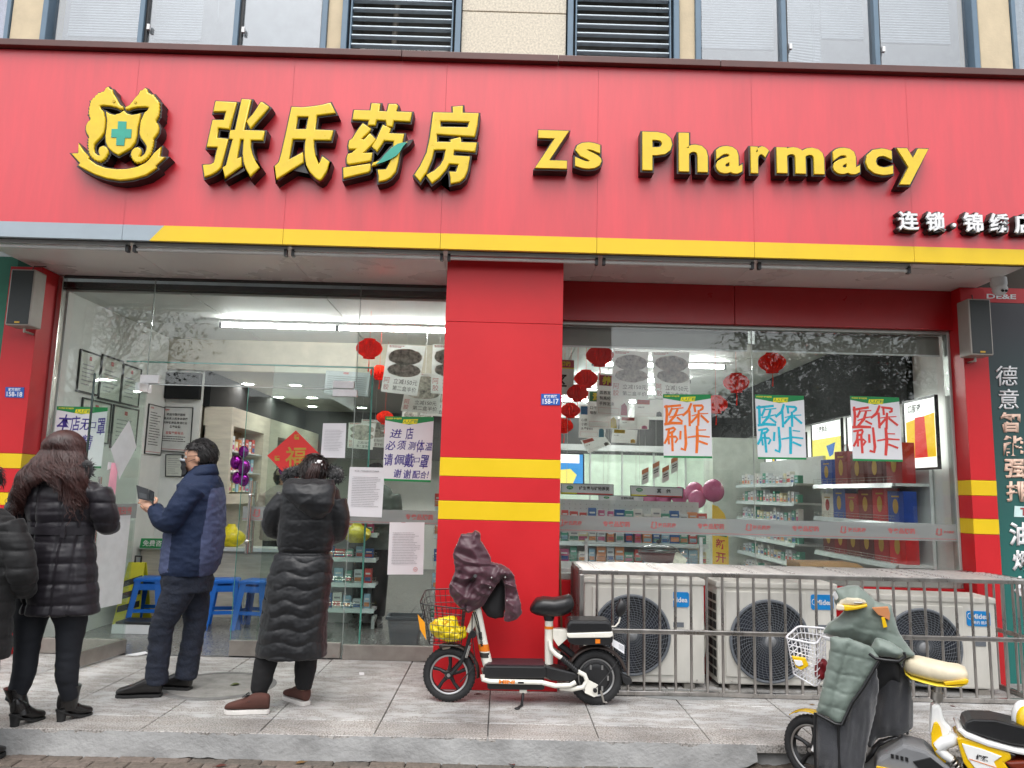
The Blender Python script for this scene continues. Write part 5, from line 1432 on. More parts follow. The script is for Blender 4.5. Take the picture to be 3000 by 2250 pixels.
# cabinet wall with two lit recesses
cw = thing('wall_cabinet', 'pale wood cabinet wall with open shelves behind the man', 'cabinet', (-3.3, 10.4, 0))
X0 = -3.47
def cab(a, b, z0, z1, nm='cabinet_panel', x0=X0, x1=-3.14, m=WOODL): return MB().bx((x0, a, z0), (x1, b, z1)).build(nm, m, cw, bevel=.003, seg=1)
cab(8.9, 13.1, 2.08, 2.298); cab(8.9, 8.98, 1.3, 2.08); cab(10.12, 10.75, 1.3, 2.08); cab(11.5, 13.1, 1.3, 2.08); cab(8.9, 13.1, 1.18, 1.298)
cab(8.9, 13.1, 1.3, 2.08, 'recess_back', X0, -3.44, mat('recess_wood', hx('9B8868'), r=.6))
for a, b, lb in ((8.99, 10.11, 'nearer'), (10.76, 11.49, 'farther')):
    for i, z in enumerate((1.32, 1.56, 1.80)):
        if i: cab(a, b, z - .018, z, 'shelf_board', -3.438, -3.15, SHW)
        goods(V((-3.24, a + .08, z + .001)), int((b - a - .1) / .125), V((0, .125, 0)), R_(90), 'carton from the near end, %s shelf of the %s wall recess' % (('bottom', 'middle', 'top')[i], lb), 'cartons in wall recess %s %s' % (lb, i), (.1, .19), cols=(4, 2, 0, 6, 1) if i == 2 else (0, 1, 8, 6))
# service counter
ct = thing('service_counter', 'pale service counter with wood front inside the open door', 'counter', (-3.0, 8.6, 0))
MB().bx((-3.86, 8.42, .70), (-1.95, 8.70, .74)).build('counter_top', SHW, ct, bevel=.003); MB().bx((-3.86, 8.48, .0), (-1.97, 8.66, .698)).build('counter_front', mat('counter_wood', hx('BEB8AC'), r=.5, var=.15, vs=4, stretch=(1, 1, 9)), ct)
q = qpx(8.38, (415, 1577), (540, 1578), (537, 1607), (410, 1605))
t = thing('desk_sign', 'green desk sign offering free advice on the counter edge', 'sign', q.p(.5, 1))
plate(q, GRN, t, 'board', .01); words('免费咨询服务', q, (.06, .15, .94, .85), WHITE, t, .01, .012)
def bag(c, s, m, lab, name='plastic_bag'):
    mb = MB()
    rings = []
    for i in range(9):
        v = i / 8
        r = (.5 + .5 * math.sin(math.pi * min(1, v * 1.25))) * (1 - .55 * max(0, v - .6) / .4)
        rings.append([c + V((s * r * .55 * math.cos(a) * (1 + .25 * noise.noise(V((math.cos(a) * 2, math.sin(a) * 2, v * 3 + c.x)))), s * r * .4 * math.sin(a), s * v * .8)) for a in [2 * math.pi * k / 22 for k in range(22)]])
    o = mb.loft(rings).build(name, m, None, smooth=35)
    return tag(o, lab, 'bag')
BAGY = mat('bag_yellow', hx('D9C81C'), r=.3, var=.3, vs=22)
bag(V((at(672, 1578, 8.52).x, 8.56, .742)), .30, BAGY, 'yellow plastic bag on the counter behind the man')
# indoor air conditioner hung under the bulkhead
q = qpx(8.6, (955, 1085), (1085, 1092), (1076, 1162), (948, 1152))
t = thing('air_conditioner', 'grey ceiling air conditioner with louvres behind the upper door glass', 'air conditioner', q.p(.5, 1))
MB().slab([q.p(0, 0), q.p(1, 0), q.p(1, 1), q.p(0, 1)], q.n * -.12).build('casing', mat('ac_grey', hx('8C8F92'), r=.5), t, bevel=.008)
for i in range(9): plate(q, mat('ac_louvre', hx('4C4F55'), r=.4), t, 'louvre_blade', .006, .001, (.06, .22 + i * .085, .94, .25 + i * .085))
plate(q, mat('hp_9E2A2A'), t, 'badge', .002, .001, (.4, .04, .52, .12))

# ---------------------------------------------------------------- stools, box, warning sign, bin
SB = mat('stool_blue', hx('0B62BE'), r=.35, var=.06)
def stool():
    t = thing('stool', 'x', 'stool', (0, 0, 0), 'blue plastic stools', rot=0)
    H, a, b = .47, .115, .165
    m = MB(); n = 20
    m.loft([[V((x * s, y * s, z)) for x, y in ((-1, -1), (-.6, -1), (0, -1), (.6, -1), (1, -1), (1, 0), (1, 1), (.6, 1), (0, 1), (-.6, 1), (-1, 1), (-1, 0))] for s, z in ((a + .018, H - .035), (a + .018, H - .012), (a, H), (a * .5, H), (.02, H))])
    m.build('seat', SB, t, smooth=40)
    for sx_ in (-1, 1):
        for sy in (-1, 1):
            def P(z): f = 1 - z / (H - .03); r = a + .012 + (b - a) * f; return V((sx_ * r, sy * r, z))
            mb = MB(); w = .05
            for z0, z1 in ((0, H - .03),):
                A, B = P(z0), P(z1)
                mb.slab([A, A - V((sx_ * w, 0, 0)), B - V((sx_ * w * 1.25, 0, 0)), B], (0, -sy * .006, 0))
                mb.slab([A, A - V((0, sy * w, 0)), B - V((0, sy * w * 1.25, 0)), B], (-sx_ * .006, 0, 0))
            mb.build('leg', SB, t)
    for ang in range(4):
        Rm = Matrix.Rotation(ang * math.pi / 2, 4, 'Z')
        r = a + .012 + (b - a) * .6
        MB().box(Rm @ V((0, -r + .006, .16)), (2 * r - .02, .008, .035), Rm.to_3x3()).build('stretcher', SB, t)
        r2 = a + .012
        MB().box(Rm @ V((0, -r2 + .0, .385)), (2 * r2 - .02, .008, .06), Rm.to_3x3()).build('apron', SB, t)
    return t
st = stool()
for i, (px, py, rz, lab) in enumerate(((418, 1838, .1, 'blue plastic stool left of the man in the doorway'), (640, 1843, .25, 'blue plastic stool right behind the man'), (735, 1846, -.1, 'blue plastic stool seen through the door leaf beside the long coat'))):
    o = st if i == 0 else copy_tree(st)
    p = atz(px, py, .005); o.location = (p.x, p.y + .12, .005); o.rotation_euler = (0, 0, rz); o['label'] = lab
p = atz(395, 1858, .005)
t = thing('cardboard_box', 'flat white box with black tray on the floor behind the open door', 'box', p)
MB().bx((p.x - .22, p.y, .006), (p.x + .24, p.y + .3, .085)).build('carton', PAPER, t, bevel=.003); MB().bx((p.x - .2, p.y + .02, .086), (p.x + .2, p.y + .28, .11)).build('tray', BLK, t, bevel=.006)
p = atz(352, 1840, .005) + V((0, .25, 0))
t = thing('warning_sign', 'yellow and black folding floor warning sign behind the door', 'sign', p)
for s in (-1, 1):
    q = Quad(p + V((-.08, s * .02, .6)), p + V((.08, s * .02, .6)), p + V((.13, s * .14, 0)), p + V((-.13, s * .14, 0)))
    plate(q, mat('warn_yellow', hx('CFC72A'), r=.4), t, 'leaf', .012)
    if s < 0:
        for i in range(3): plate(q, BLK, t, 'black_bar', .002, .013, poly=[(.05, .3 + i * .2), (.95, .2 + i * .2), (.95, .3 + i * .2), (.05, .4 + i * .2)])
MB().tube([p + V((-.03, 0, .6)), p + V((-.03, 0, .66)), p + V((.03, 0, .66)), p + V((.03, 0, .6))], .01, 8).build('grip', BLK, t)
p = atz(1180, 1893, .005)
t = thing('waste_bin', 'grey plastic bin behind the glass left of the pillar', 'bin', p)
GRB = mat('bin_grey', hx('4E545A'), r=.5)
def rr(w, d, z, c): return [c + V((w * x, d * y, z)) for x, y in ((-1, -.8), (-.9, -1), (.9, -1), (1, -.8), (1, .8), (.9, 1), (-.9, 1), (-1, .8))]
cb_ = p + V((0, .14, 0))
MB().loft([rr(.125, .09, 0, cb_), rr(.155, .115, .22, cb_), rr(.172, .13, .225, cb_), rr(.172, .13, .25, cb_), rr(.15, .11, .25, cb_), rr(.12, .085, .02, cb_)]).build('tub', GRB, t)
for i in range(6): MB().loft([rr(.1285 + .0048 * i, .0935 + .004 * i, .04 + i * .03, cb_), rr(.1305 + .0048 * i, .0955 + .004 * i, .05 + i * .03, cb_)], caps=False).build('rib', GRB, t)
# left gondolas behind the door glass and the white wire rack beside the pillar
k0, k1 = V((-1.75, 8.0, 0)), V((-1.15, 8.6, 0))
shelf_unit('gondola_shelf', 'dim gondola of goods behind the long coated woman', V((-2.0, 8.0, 0)), V((-1.25, 8.0, 0)), [.95, .7, .45, .2], .35, 1.15)
for i, z in enumerate((.95, .7, .45, .2)):
    goods(V((-1.94, 8.06, z)), 7, V((.1, 0, 0)), 0, 'carton from the left, %s shelf of the dim gondola behind the door' % ('top', 'second', 'third', 'lowest')[i], 'cartons on the dim gondola %d' % i, (.08, .15))
shelf_unit('wire_rack', 'narrow white rack of goods at the left edge of the pillar', V((-.62, 7.25, 0)), V((-.47, 7.25, 0)), [1.25, 1.0, .75, .5, .25], .3, 1.5)
for i, z in enumerate((1.25, 1., .75, .5, .25)):
    goods(V((-.58, 7.3, z)), 2, V((.08, 0, 0)), 0, 'carton from the left, tier %s of the narrow rack beside the pillar' % 'one two three four five'.split()[i], 'cartons on the narrow rack %d' % i, (.08, .14))
# carton on the floor stack behind the window
p = at(2400, 1690, 7.1)
t = thing('cardboard_box', 'open brown cardboard carton below the gift boxes', 'box', (p.x, 7.1, .6), None)
CARD = mat('cardboard', hx('A98254'), r=.8, var=.1)
MB().bx((p.x - .22, 7.0, .42), (p.x + .3, 7.3, .84)).build('carton', CARD, t); MB().slab([(p.x - .22, 7.0, .841), (p.x + .3, 7.0, .841), (p.x + .34, 6.9, .80), (p.x - .24, 6.9, .80)], (0, 0, .004)).build('flap', CARD, t)
tb2 = thing('floor_plinth', 'grey plinth under the brown carton inside the window', 'plinth', (p.x, 7.1, 0)); MB().bx((p.x - .3, 6.9, 0), (p.x + .4, 7.4, .419)).build('body', SHW, tb2); MB().bx((p.x - .31, 6.89, .4), (p.x + .41, 7.41, .4195)).build('top_edge', LIP, tb2)
# ================================================================ stainless cage with three outdoor units
CX0, CX1, CY0, CY1, CT = .59, 3.86, 5.66, 6.34, .845
cage = thing('metal_cage', 'stainless steel bar cage around the outdoor units below the window', 'cage', ((CX0 + CX1) / 2, CY0, 0))
SSB = mat('cage_steel', (.46, .435, .41), r=.28, m=1., var=.25, vs=9, stretch=(1, 1, .3))
def rail(a, b, w=.032, h=.032, nm='rail'):
    a, b = V(a), V(b); d = b - a
    return MB().box((a + b) / 2, (abs(d.x) + (w if abs(d.x) < .01 else 0), abs(d.y) + (w if abs(d.y) < .01 else 0), abs(d.z) + (h if abs(d.z) < .01 else 0))).build(nm, SSB, cage, bevel=.005)
for z in (.845, .44, .02):
    rail((CX0, CY0, z), (CX1, CY0, z)); rail((CX0, CY0 + .034, z), (CX0, CY1 - .034, z)); rail((CX1, CY0 + .034, z), (CX1, CY1 - .034, z))
rail((CX0, CY1, .845), (CX1, CY1, .845))
for x in (CX0, CX1):
    for y in (CY0, CY1): rail((x, y, .037), (x, y, .423), .034, nm='post'); rail((x, y, .457), (x, y, .828), .034, nm='post')
barm = MB().tube([(0, 0, .036), (0, 0, .829)], .0098, 10).mesh('bar', SSB, smooth=60)
n = 29
for i in range(1, n): link('bar', barm, cage, (CX0 + (CX1 - CX0) * i / n, CY0 + .003, 0))
for x in (CX0, CX1):
    for i in range(1, 6): link('bar', barm, cage, (x, CY0 + (CY1 - CY0) * i / 6, 0))
topm = MB().tube([(CX0 + .018, 0, 0), (CX1 - .018, 0, 0)], .0115, 8).mesh('top_bar', SSB, smooth=60)
for i in range(1, 9): link('top_bar', topm, cage, (0, CY0 + (CY1 - CY0) * i / 9, CT + .006))
for i in range(1, 6): rail((CX0 + (CX1 - CX0) * i / 6, CY0 + .034, CT - .012), (CX0 + (CX1 - CX0) * i / 6, CY1 - .034, CT - .012), .02, .015, 'cross_rail')

ACW = mat('ac_white', hx('D0CDC4'), r=.5, var=.16, vs=2.2, det=8, stretch=(1, 1, .5)); GRL = mat('grille_grey', hx('6B7076'), r=.45); FAN = mat('fan_blade', hx('202430'), r=.4); LOGO = mat('logo_blue', hx('1687D0'), r=.35)
def ac_unit(lab, w, h, fx, fz, fr, lx, lz, sub=None):
    t = thing('air_conditioner', lab, 'air conditioner', (0, 0, 0), 'outdoor air conditioner units in the cage', rot=0)
    d = .34
    MB().bx((0, 0, .035), (w, d, h - .02)).build('casing', ACW, t, bevel=.014)
    MB().bx((-.008, -.008, h - .045), (w + .008, d + .006, h)).build('lid', ACW, t, bevel=.01)
    for x in (.12, w - .12): MB().bx((x - .04, -.02, 0), (x + .04, d, .034)).build('foot', STEELD, t)
    MB().bx((.06, -.012, .09), (w * .74, -.0005, h - .07)).build('front_panel', ACW, t, bevel=.01)
    yf = -.0125
    Mx = Matrix.Translation((fx, 0, fz)) @ Matrix.Rotation(R_(90), 4, 'X')
    MB().lathe([(0, -yf + .001), (fr, -yf + .001), (fr, -yf + .003), (0, -yf + .003)], 40, Mx).build('hollow_shade_disc', mat('hollow_shade_disc', (.012, .013, .017), r=.6), t)  # flat dark disc stands in for the shaded hollow behind the fan
    b = MB()
    for k in range(3):
        a0 = k * 2.094 + .5
        pts = [(.16, -.35), (.55, -.62), (.93, -.42), (.95, .1), (.6, .25), (.2, .3)]
        b.slab([Mx @ V((fr * r * math.cos(a0 + a), fr * r * math.sin(a0 + a), -yf + .004 + .004 * a)) for r, a in pts], (0, -.003, 0))
    b.build('fan', FAN, t)
    g = MB()
    for i in range(14):
        r = fr * (.16 + .84 * (i + .5) / 14)
        g.tube([(fx + r * math.cos(a), yf - .016, fz + r * math.sin(a)) for a in [2 * math.pi * k / 56 for k in range(56)]], .0017, 4, closed=True)
    for k in range(44):
        a = 2 * math.pi * k / 44
        g.tube([(fx + fr * r * math.cos(a + .55 * r), yf - .018 - .006 * (1 - r), fz + fr * r * math.sin(a + .55 * r)) for r in (.14, .35, .58, .8, 1.)], .0017, 4, caps=False)
    tag(g.build('fan_grille', GRL, t), kind='stuff')
    MB().tube([(fx + fr * 1.0 * math.cos(a), yf - .008, fz + fr * 1.0 * math.sin(a)) for a in [2 * math.pi * k / 64 for k in range(64)]], .011, 8, closed=True).build('grille_ring', GRL, t, smooth=60)
    MB().lathe([(.0, -yf + .03), (fr * .13, -yf + .026), (fr * .16, -yf + .014), (fr * .16, -yf + .005)][::-1], 20, Mx, caps=False).build('grille_hub', mat('hub_grey', hx('8A8C8E'), r=.5), t, smooth=60)
    q = qrect(lx - .085, lz - .055, lx + .085, lz + .055, -.001)
    q.n = V((0, -1, 0))
    plate(q, LOGO, t, 'logo_plate', .003, .0005, poly=[(.06, 0), (.94, 0), (1, .1), (1, .9), (.94, 1), (.06, 1), (0, .9), (0, .1)])
    hh = .0 if not sub else -.16
    words('Midea', q, (.22, .3 + hh, .93, .72 + hh), WHITE, t, .025, .0045)
    c = q.p(.17, .5 + hh, .005)
    MB().tube([c + V((.022 * math.cos(a), 0, .022 * math.sin(a))) for a in [.6 + k * .35 for k in range(14)]], .0022, 5).build('logo_ring', WHITE, t)
    if sub: words(sub, q, (.25, .62, .9, .9), WHITE, t, .01, .0045)
    MB().bx((lx - .045, -.004, lz - .20), (lx + .045, .002, lz - .165)).build('recess_grip', GRL, t)
    for x in (.1, w - .06): MB().ball((x, -.006, .06), .006, 8, 6).build('screw', STEELD, t)
    s = MB()
    for i in range(9):
        for j in range(3):
            z0 = .08 + i * (h - .16) / 9; y0 = .03 + j * .095
            s.bx((-.004, y0, z0), (.001, y0 + .075, z0 + (h - .16) / 9 - .018))
    s.build('side_vents', mat('vent_dark', (.02, .02, .02), r=.6), t)
    return t
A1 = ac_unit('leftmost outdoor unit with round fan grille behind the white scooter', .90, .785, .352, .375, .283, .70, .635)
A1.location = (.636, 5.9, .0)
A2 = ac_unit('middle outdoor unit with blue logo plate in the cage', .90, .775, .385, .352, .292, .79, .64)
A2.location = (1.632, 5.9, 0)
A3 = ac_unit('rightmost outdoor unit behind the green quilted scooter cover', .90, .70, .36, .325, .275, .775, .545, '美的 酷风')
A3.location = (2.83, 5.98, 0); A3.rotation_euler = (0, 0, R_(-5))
# broom between pillar and cage
t = thing('broom', 'broom with wooden stick leaning between pillar and cage', 'broom', (.50, 6.1, 0))
MB().tube([(.50, 6.15, .1), (.475, 6.28, .95)], .009, 8).build('stick', mat('stick_wood', hx('6B4A33'), r=.6), t); MB().tube([(.5, 6.15, .02), (.5, 6.15, .16)], [.06, .025], 10).build('brush', mat('maroon_bristle', hx('5A2632'), r=.8), t)

for u, x in ((A1, 1.50), (A2, 2.50), (A3, 3.70)):
    for dy, r_, m_ in ((.16, .014, mat('pipe_lagging', hx('B9B5AA'), r=.8, var=.2)), (.21, .006, BLK)):
        MB().tube([(.9, dy, .18), (.93, dy, .2), (.95, dy + .02, .3), (.955, dy + .12, .45), (.955, .42, .5)], r_, 8).build('pipe', m_, u, smooth=60)
# ================================================================ soft goods helper: puffed cloth from an outline
def pip(p, poly):
    x, y = p; c = False; n = len(poly)
    for i in range(n):
        x1, y1 = poly[i]; x2, y2 = poly[i - 1]
        if (y1 > y) != (y2 > y) and x < (x2 - x1) * (y - y1) / (y2 - y1) + x1: c = not c
    return c
def dseg(p, poly):
    b = 1e9; px, py = p
    for i in range(len(poly)):
        x1, y1 = poly[i - 1]; x2, y2 = poly[i]
        dx, dy = x2 - x1, y2 - y1
        t = max(0, min(1, ((px - x1) * dx + (py - y1) * dy) / (dx * dx + dy * dy + 1e-12)))
        b = min(b, (px - x1 - t * dx) ** 2 + (py - y1 - t * dy) ** 2)
    return math.sqrt(b)
def remeshed(mb, name, m, parent, vox=.008, it=6, fac=.5, disp=None):
    me = mb.mesh(name + '_src')
    o = D.objects.new('tmp', me); COL.objects.link(o)
    r = o.modifiers.new('r', 'REMESH'); r.mode = 'VOXEL'; r.voxel_size = vox
    s = o.modifiers.new('s', 'SMOOTH'); s.iterations = it; s.factor = fac
    out = mesh_of(o, name)
    D.objects.remove(o); D.meshes.remove(me)
    if disp:
        ns = [v.normal.copy() for v in out.vertices]
        for v, nn in zip(out.vertices, ns): v.co += nn * disp(v.co)
    out.materials.clear()
    if m: out.materials.append(m)
    out.polygons.foreach_set('use_smooth', [True] * len(out.polygons))
    return link(name, out, parent)
def puffy(name, outline, mapf, T, D_, m, parent, step=12, wr=.012, ws=9., vox=.009, lift=0., it=5, fold=None):
    """outline in flat survey units; mapf(x,y,o) -> place; T half thickness, D_ units over which it fills out"""
    xs = [p[0] for p in outline]; ys = [p[1] for p in outline]
    nx = int((max(xs) - min(xs)) / step) + 2; ny = int((max(ys) - min(ys)) / step) + 2
    x0, y0 = min(xs) - step / 2, min(ys) - step / 2
    ins = {}
    for j in range(ny + 1):
        for i in range(nx + 1):
            p = (x0 + i * step, y0 + j * step)
            if pip(p, outline): ins[(i, j)] = (p, dseg(p, outline))
    mb = MB(); idx = {}
    for kx, (p, d) in ins.items():
        h = T * (.22 + .78 * math.sqrt(min(1, d / D_)))
        q = mapf(p[0], p[1], 0)
        w = wr * (noise.noise(q * ws) + .5 * noise.noise(q * ws * 2.3)) * min(1, d / D_ * 2)
        if fold: w += fold(p)
        idx[kx] = len(mb.v)
        mb.v.append(mapf(p[0], p[1], -(h + w) + lift)); mb.v.append(mapf(p[0], p[1], h * .8 + lift))
    cells = set()
    for (i, j) in ins:
        if all(k in ins for k in ((i + 1, j), (i + 1, j + 1), (i, j + 1))): cells.add((i, j))
    for (i, j) in cells:
        a, b, c, d = (idx[k] for k in ((i, j), (i + 1, j), (i + 1, j + 1), (i, j + 1)))
        mb.f += [(a, b, c, d), (d + 1, c + 1, b + 1, a + 1)]; mb.m += [0, 0]
        for (p, q, nb_) in ((a, b, (i, j - 1)), (b, c, (i + 1, j)), (c, d, (i, j + 1)), (d, a, (i - 1, j))):
            if nb_ not in cells: mb.f.append((q, p, p + 1, q + 1)); mb.m.append(0)
    return remeshed(mb, name, m, parent, vox, it)

TYRE = mat('tyre', (.016, .016, .017), r=.75, var=.3, vs=40); RIMS = mat('rim_silver', (.55, .55, .55), r=.3, m=1.)
IVORY = mat('ivory_paint', hx('E2DFD4'), r=.25, coat=.5, var=.04); ORAN = mat('decal_orange', hx('E07A1A'), r=.35); BROWN = mat('fender_brown', hx('3E332F'), r=.35, m=.4, var=.15); MAROON = mat('jacket_maroon', hx('44202C'), r=.42, var=.12, vs=12, sheen=.2, bump=.25, bs=40); BLACKL = mat('black_leather', (.010, .010, .011), r=.35, var=.2, bump=.12, bs=150)
def wheel(t, C, ax, R, w, tyre_m, spokes, sp_m, motor=False):
    """wheel at C with axle direction ax"""
    ax = ax.normalized(); z = V((0, 0, 1)); x = z.cross(ax).normalized()
    M = Matrix(((x.x, ax.x * 0 + z.x, ax.x, C.x), (x.y, z.y, ax.y, C.y), (x.z, z.z, ax.z, C.z), (0, 0, 0, 1)))
    ty = MB().lathe([(R - 2 * w + w * (1 - math.cos(a)) if 0 else (R - w) + w * math.cos(a), w * math.sin(a)) for a in [2 * math.pi * k / 14 for k in range(15)]], 56, M, caps=False).build('tyre', tyre_m, None, smooth=60)
    wh = thing_part('wheel', t, None)
    return M
def torus_wheel(t, C, ax, R, w, spoke_n, motor, rimc):
    ax = ax.normalized(); z = V((0, 0, 1)); x = z.cross(ax).normalized()
    M = Matrix(((x.x, z.x, ax.x, C.x), (x.y, z.y, ax.y, C.y), (x.z, z.z, ax.z, C.z), (0, 0, 0, 1)))
    prof = [((R - w) + w * math.cos(a), w * .92 * math.sin(a)) for a in [2 * math.pi * k / 14 for k in range(15)]]
    wh = MB().lathe(prof, 56, M, caps=False).build('wheel', TYRE, t, smooth=70)
    tr_ = MB()
    for k in range(46):
        a = 2 * math.pi * k / 46
        for s in (-1, 1):
            c0 = M @ V(((R + .001) * math.cos(a), (R + .001) * math.sin(a), s * w * .15)); c1 = M @ V(((R - w * .45) * math.cos(a + .09), (R - w * .45) * math.sin(a + .09), s * w * .86))
            tr_.tube([c0, c1], .0032, 4)
    tag(tr_.build('tread', TYRE, wh), kind='stuff')
    r1 = R - 2 * w
    MB().lathe([(r1 + .006, -w * .6), (r1 + .008, -w * .75), (r1 - .008, -w * .62), (r1 - .010, 0), (r1 - .008, w * .62), (r1 + .008, w * .75), (r1 + .006, w * .6)], 56, M, caps=False).build('rim', BLK, wh, smooth=50)
    for s in (-1, 1): MB().lathe([(r1 - .007, s * w * .66), (r1 - .001, s * w * .73), (r1 + .004, s * w * .72)], 56, M, caps=False).build('rim_edge', rimc, wh)
    if motor:
        MB().lathe([(0, -.032), (.06, -.034), (.088, -.028), (.112, -.018), (.112, .018), (.088, .028), (.06, .034), (0, .032)], 40, M).build('hub_motor', BLK, wh, smooth=35)
        MB().lathe([(.092, -.034), (.098, -.036), (.104, -.034), (.104, -.018), (.092, -.022)], 40, M, caps=False).build('motor_ring', BLKM, wh, smooth=40)
        for k in range(6):
            a = k * math.pi / 3; MB().box(M @ V((.078 * math.cos(a), .078 * math.sin(a), -.036)), (.012, .004, .03)).build('motor_cleat', RIMS, wh)
    else:
        for k in range(spoke_n):
            a = 2 * math.pi * k / spoke_n + .3
            P = [M @ V((r * math.cos(a + tw), r * math.sin(a + tw), 0)) for r, tw in ((.02, 0), (r1 * .55, .10), (r1, .02))]
            MB().tube(P, [.016, .011, .014], 8).build('spoke', BLK, wh, smooth=50)
        MB().lathe([(0, -.04), (.022, -.04), (.03, -.02), (.03, .02), (.022, .04), (0, .04)], 20, M).build('hub', BLK, wh, smooth=35)
        MB().lathe([(.0, -.043), (.012, -.043), (.012, -.038), (0, -.038)], 12, M).build('axle_nut', RIMS, wh)
    return wh, M
def wire_basket(name, corners_top, corners_bot, m, t, nu=6, nv=6, r=.0022, rr=.0045):
    """open wire basket from four top and four bottom corners"""
    b = MB(); T_, B_ = [V(c) for c in corners_top], [V(c) for c in corners_bot]
    def rnd(P, k=.16):
        o = []
        n = len(P)
        for i in range(n):
            a, c, d = P[i - 1], P[i], P[(i + 1) % n]
            for q in range(5):
                f = q / 4
                p0 = c.lerp(a, k); p1 = c.lerp(d, k)
                o.append(p0.lerp(c, f).lerp(c.lerp(p1, f), f))
        return o
    T2, B2 = rnd(T_), rnd(B_)
    b.tube(T2, rr, 6, closed=True)
    for j in range(1, nv + 1):
        f = j / nv; b.tube([x.lerp(y, f) for x, y in zip(T2, B2)], r if j < nv else rr * .8, 5, closed=True)
    for i in range(4):
        n_ = nu if i % 2 == 0 else max(3, int(nu * .7))
        for k in range(n_):
            f = (k + .5) / n_; b.tube([T_[i].lerp(T_[(i + 1) % 4], f), B_[i].lerp(B_[(i + 1) % 4], f)], r, 5)
    for k in range(1, nu): b.tube([B_[0].lerp(B_[1], k / nu), B_[3].lerp(B_[2], k / nu)], r, 5)
    for k in range(1, 5): b.tube([B_[0].lerp(B_[3], k / 5), B_[1].lerp(B_[2], k / 5)], r, 5)
    return b.build(name, m, t, smooth=60)

# ================================================================ white scooter in front of the pillar
Y1 = 5.40
def b1(x, y, o=0.): return at(1200 + .3917 * x, 1500 + .3917 * y, Y1) + V((0, o, 0))
k1 = (b1(1000, 1000) - b1(0, 1000)).length / 1000          # metres per survey unit
bk = thing('electric_scooter', 'white and black electric scooter parked in front of the red pillar', 'scooter', (b1(850, 1400).x, Y1, 0))
fwC = b1(297, 1217); rwC = b1(1392, 1272)
fwC.z, rwC.z = .1775, .181
torus_wheel(bk, fwC, V((.06, 1, 0)), .178, .027, 5, False, RIMS)
torus_wheel(bk, rwC, V((.0, 1, 0)), .182, .032, 5, True, RIMS)
# fork, stem
for s in (-1, 1):
    MB().tube([b1(455, 905, s * .055), b1(430, 1010, s * .055), b1(385, 1120, s * .055), fwC + V((.015, s * .05, .01))], [.014, .014, .012, .012], 10).build('fork_leg', BLK, bk, smooth=60)
    MB().tube([b1(452, 985, s * .058), b1(425, 1075, s * .058)], .0115, 10).build('fork_stanchion', STEEL, bk, smooth=60)
MB().tube([b1(475, 905, -.065), b1(475, 905, .065)], .024, 12).build('fork_crown', BLK, bk, smooth=50)
stem = MB()
rings = []
for x, y, w in ((498, 690, 34), (508, 760, 38), (530, 880, 40), (556, 1020, 42), (580, 1120, 43), (588, 1165, 40)):
    c = b1(x, y); rings.append([c + V((w * k1 * .92 * math.cos(a), .030 * math.sin(a), 0)) for a in [2 * math.pi * k / 20 for k in range(20)]])
stem.loft(rings).build('stem_column', IVORY, bk, smooth=60)
MB().tube([b1(440, 900), b1(470, 840), b1(500, 740)], [.022, .024, .022], 12).build('stem_brace', IVORY, bk, smooth=60)
for (y0, y1_, mm, nm) in ((985, 1038, ORAN, 'orange_band'), (1048, 1085, mat('band_dark', hx('33302E'), r=.4), 'dark_band')):
    x0_ = 530 + (y0 - 880) * .186; x1_ = 530 + (y1_ - 880) * .186
    r2 = []
    for x, y in ((x0_, y0), (x1_, y1_)):
        c = b1(x, y); r2.append([c + V((43.5 * k1 * .93 * math.cos(a), .0315 * math.sin(a), 0)) for a in [2 * math.pi * k / 20 for k in range(20)]])
    MB().loft(r2).build(nm, mm, bk, smooth=60)
q = Quad(b1(530, 1000, -.031), b1(522, 940, -.031), b1(545, 935, -.031), b1(553, 995, -.031))
words('MINI', q, (0, 0, 1, 1), BLK, bk, .03, .002)
for d in (0, 14):
    MB().tube([b1(480 + d, 740, -.045), b1(500 + d, 810, -.05), b1(522 + d * .4, 890, -.046)], .0045, 6).build('brake_cable', BLK, bk)
MB().tube([b1(528, 890, -.045), b1(532, 935, -.045)], .012, 10).build('cable_guide', BLK, bk)
MB().tube([b1(470, 760, -.03), b1(468, 900, -.05), b1(490, 1080, -.05), b1(480, 1150, -.05), b1(380, 1260, -.045)], .004, 6).build('brake_cable', BLK, bk)
# handlebar under the cover
MB().tube([b1(500, 690), b1(470, 520)], .016, 10).build('steering_tube', BLK, bk); MB().tube([b1(500, 450, -.24), b1(470, 500, -.1), b1(470, 500, .1), b1(500, 450, .24)], .012, 10).build('handlebar', BLK, bk)
# deck, battery, frame tubes
def side(pts, o0, o1, m, nm, par=bk, bevel=.008): 
    P = [b1(x, y, o0) for x, y in pts]
    return MB().slab(P, (0, o1 - o0, 0)).build(nm, m, par, bevel=bevel)
side([(552, 1165), (565, 1125), (1010, 1130), (1020, 1190), (1000, 1222), (570, 1222), (548, 1200)], -.10, .10, BLK, 'deck', bevel=.012)
MB().slab([b1(575, 1124, -.09), b1(1000, 1130, -.09), b1(1005, 1124, .09), b1(615, 1120, .09)], (0, 0, .006)).build('deck_mat', mat('mat_maroon', hx('352228'), r=.5, var=.3, vs=25), bk)
side([(1005, 1130), (1090, 1150), (1240, 1185), (1255, 1215), (1200, 1250), (1060, 1245), (1005, 1215)], -.075, .075, BLK, 'deck_tail', bevel=.012)
side([(580, 1228), (1005, 1235), (1005, 1300), (990, 1312), (595, 1308), (582, 1295)], -.075, .075, BLK, 'battery_box', bevel=.006)
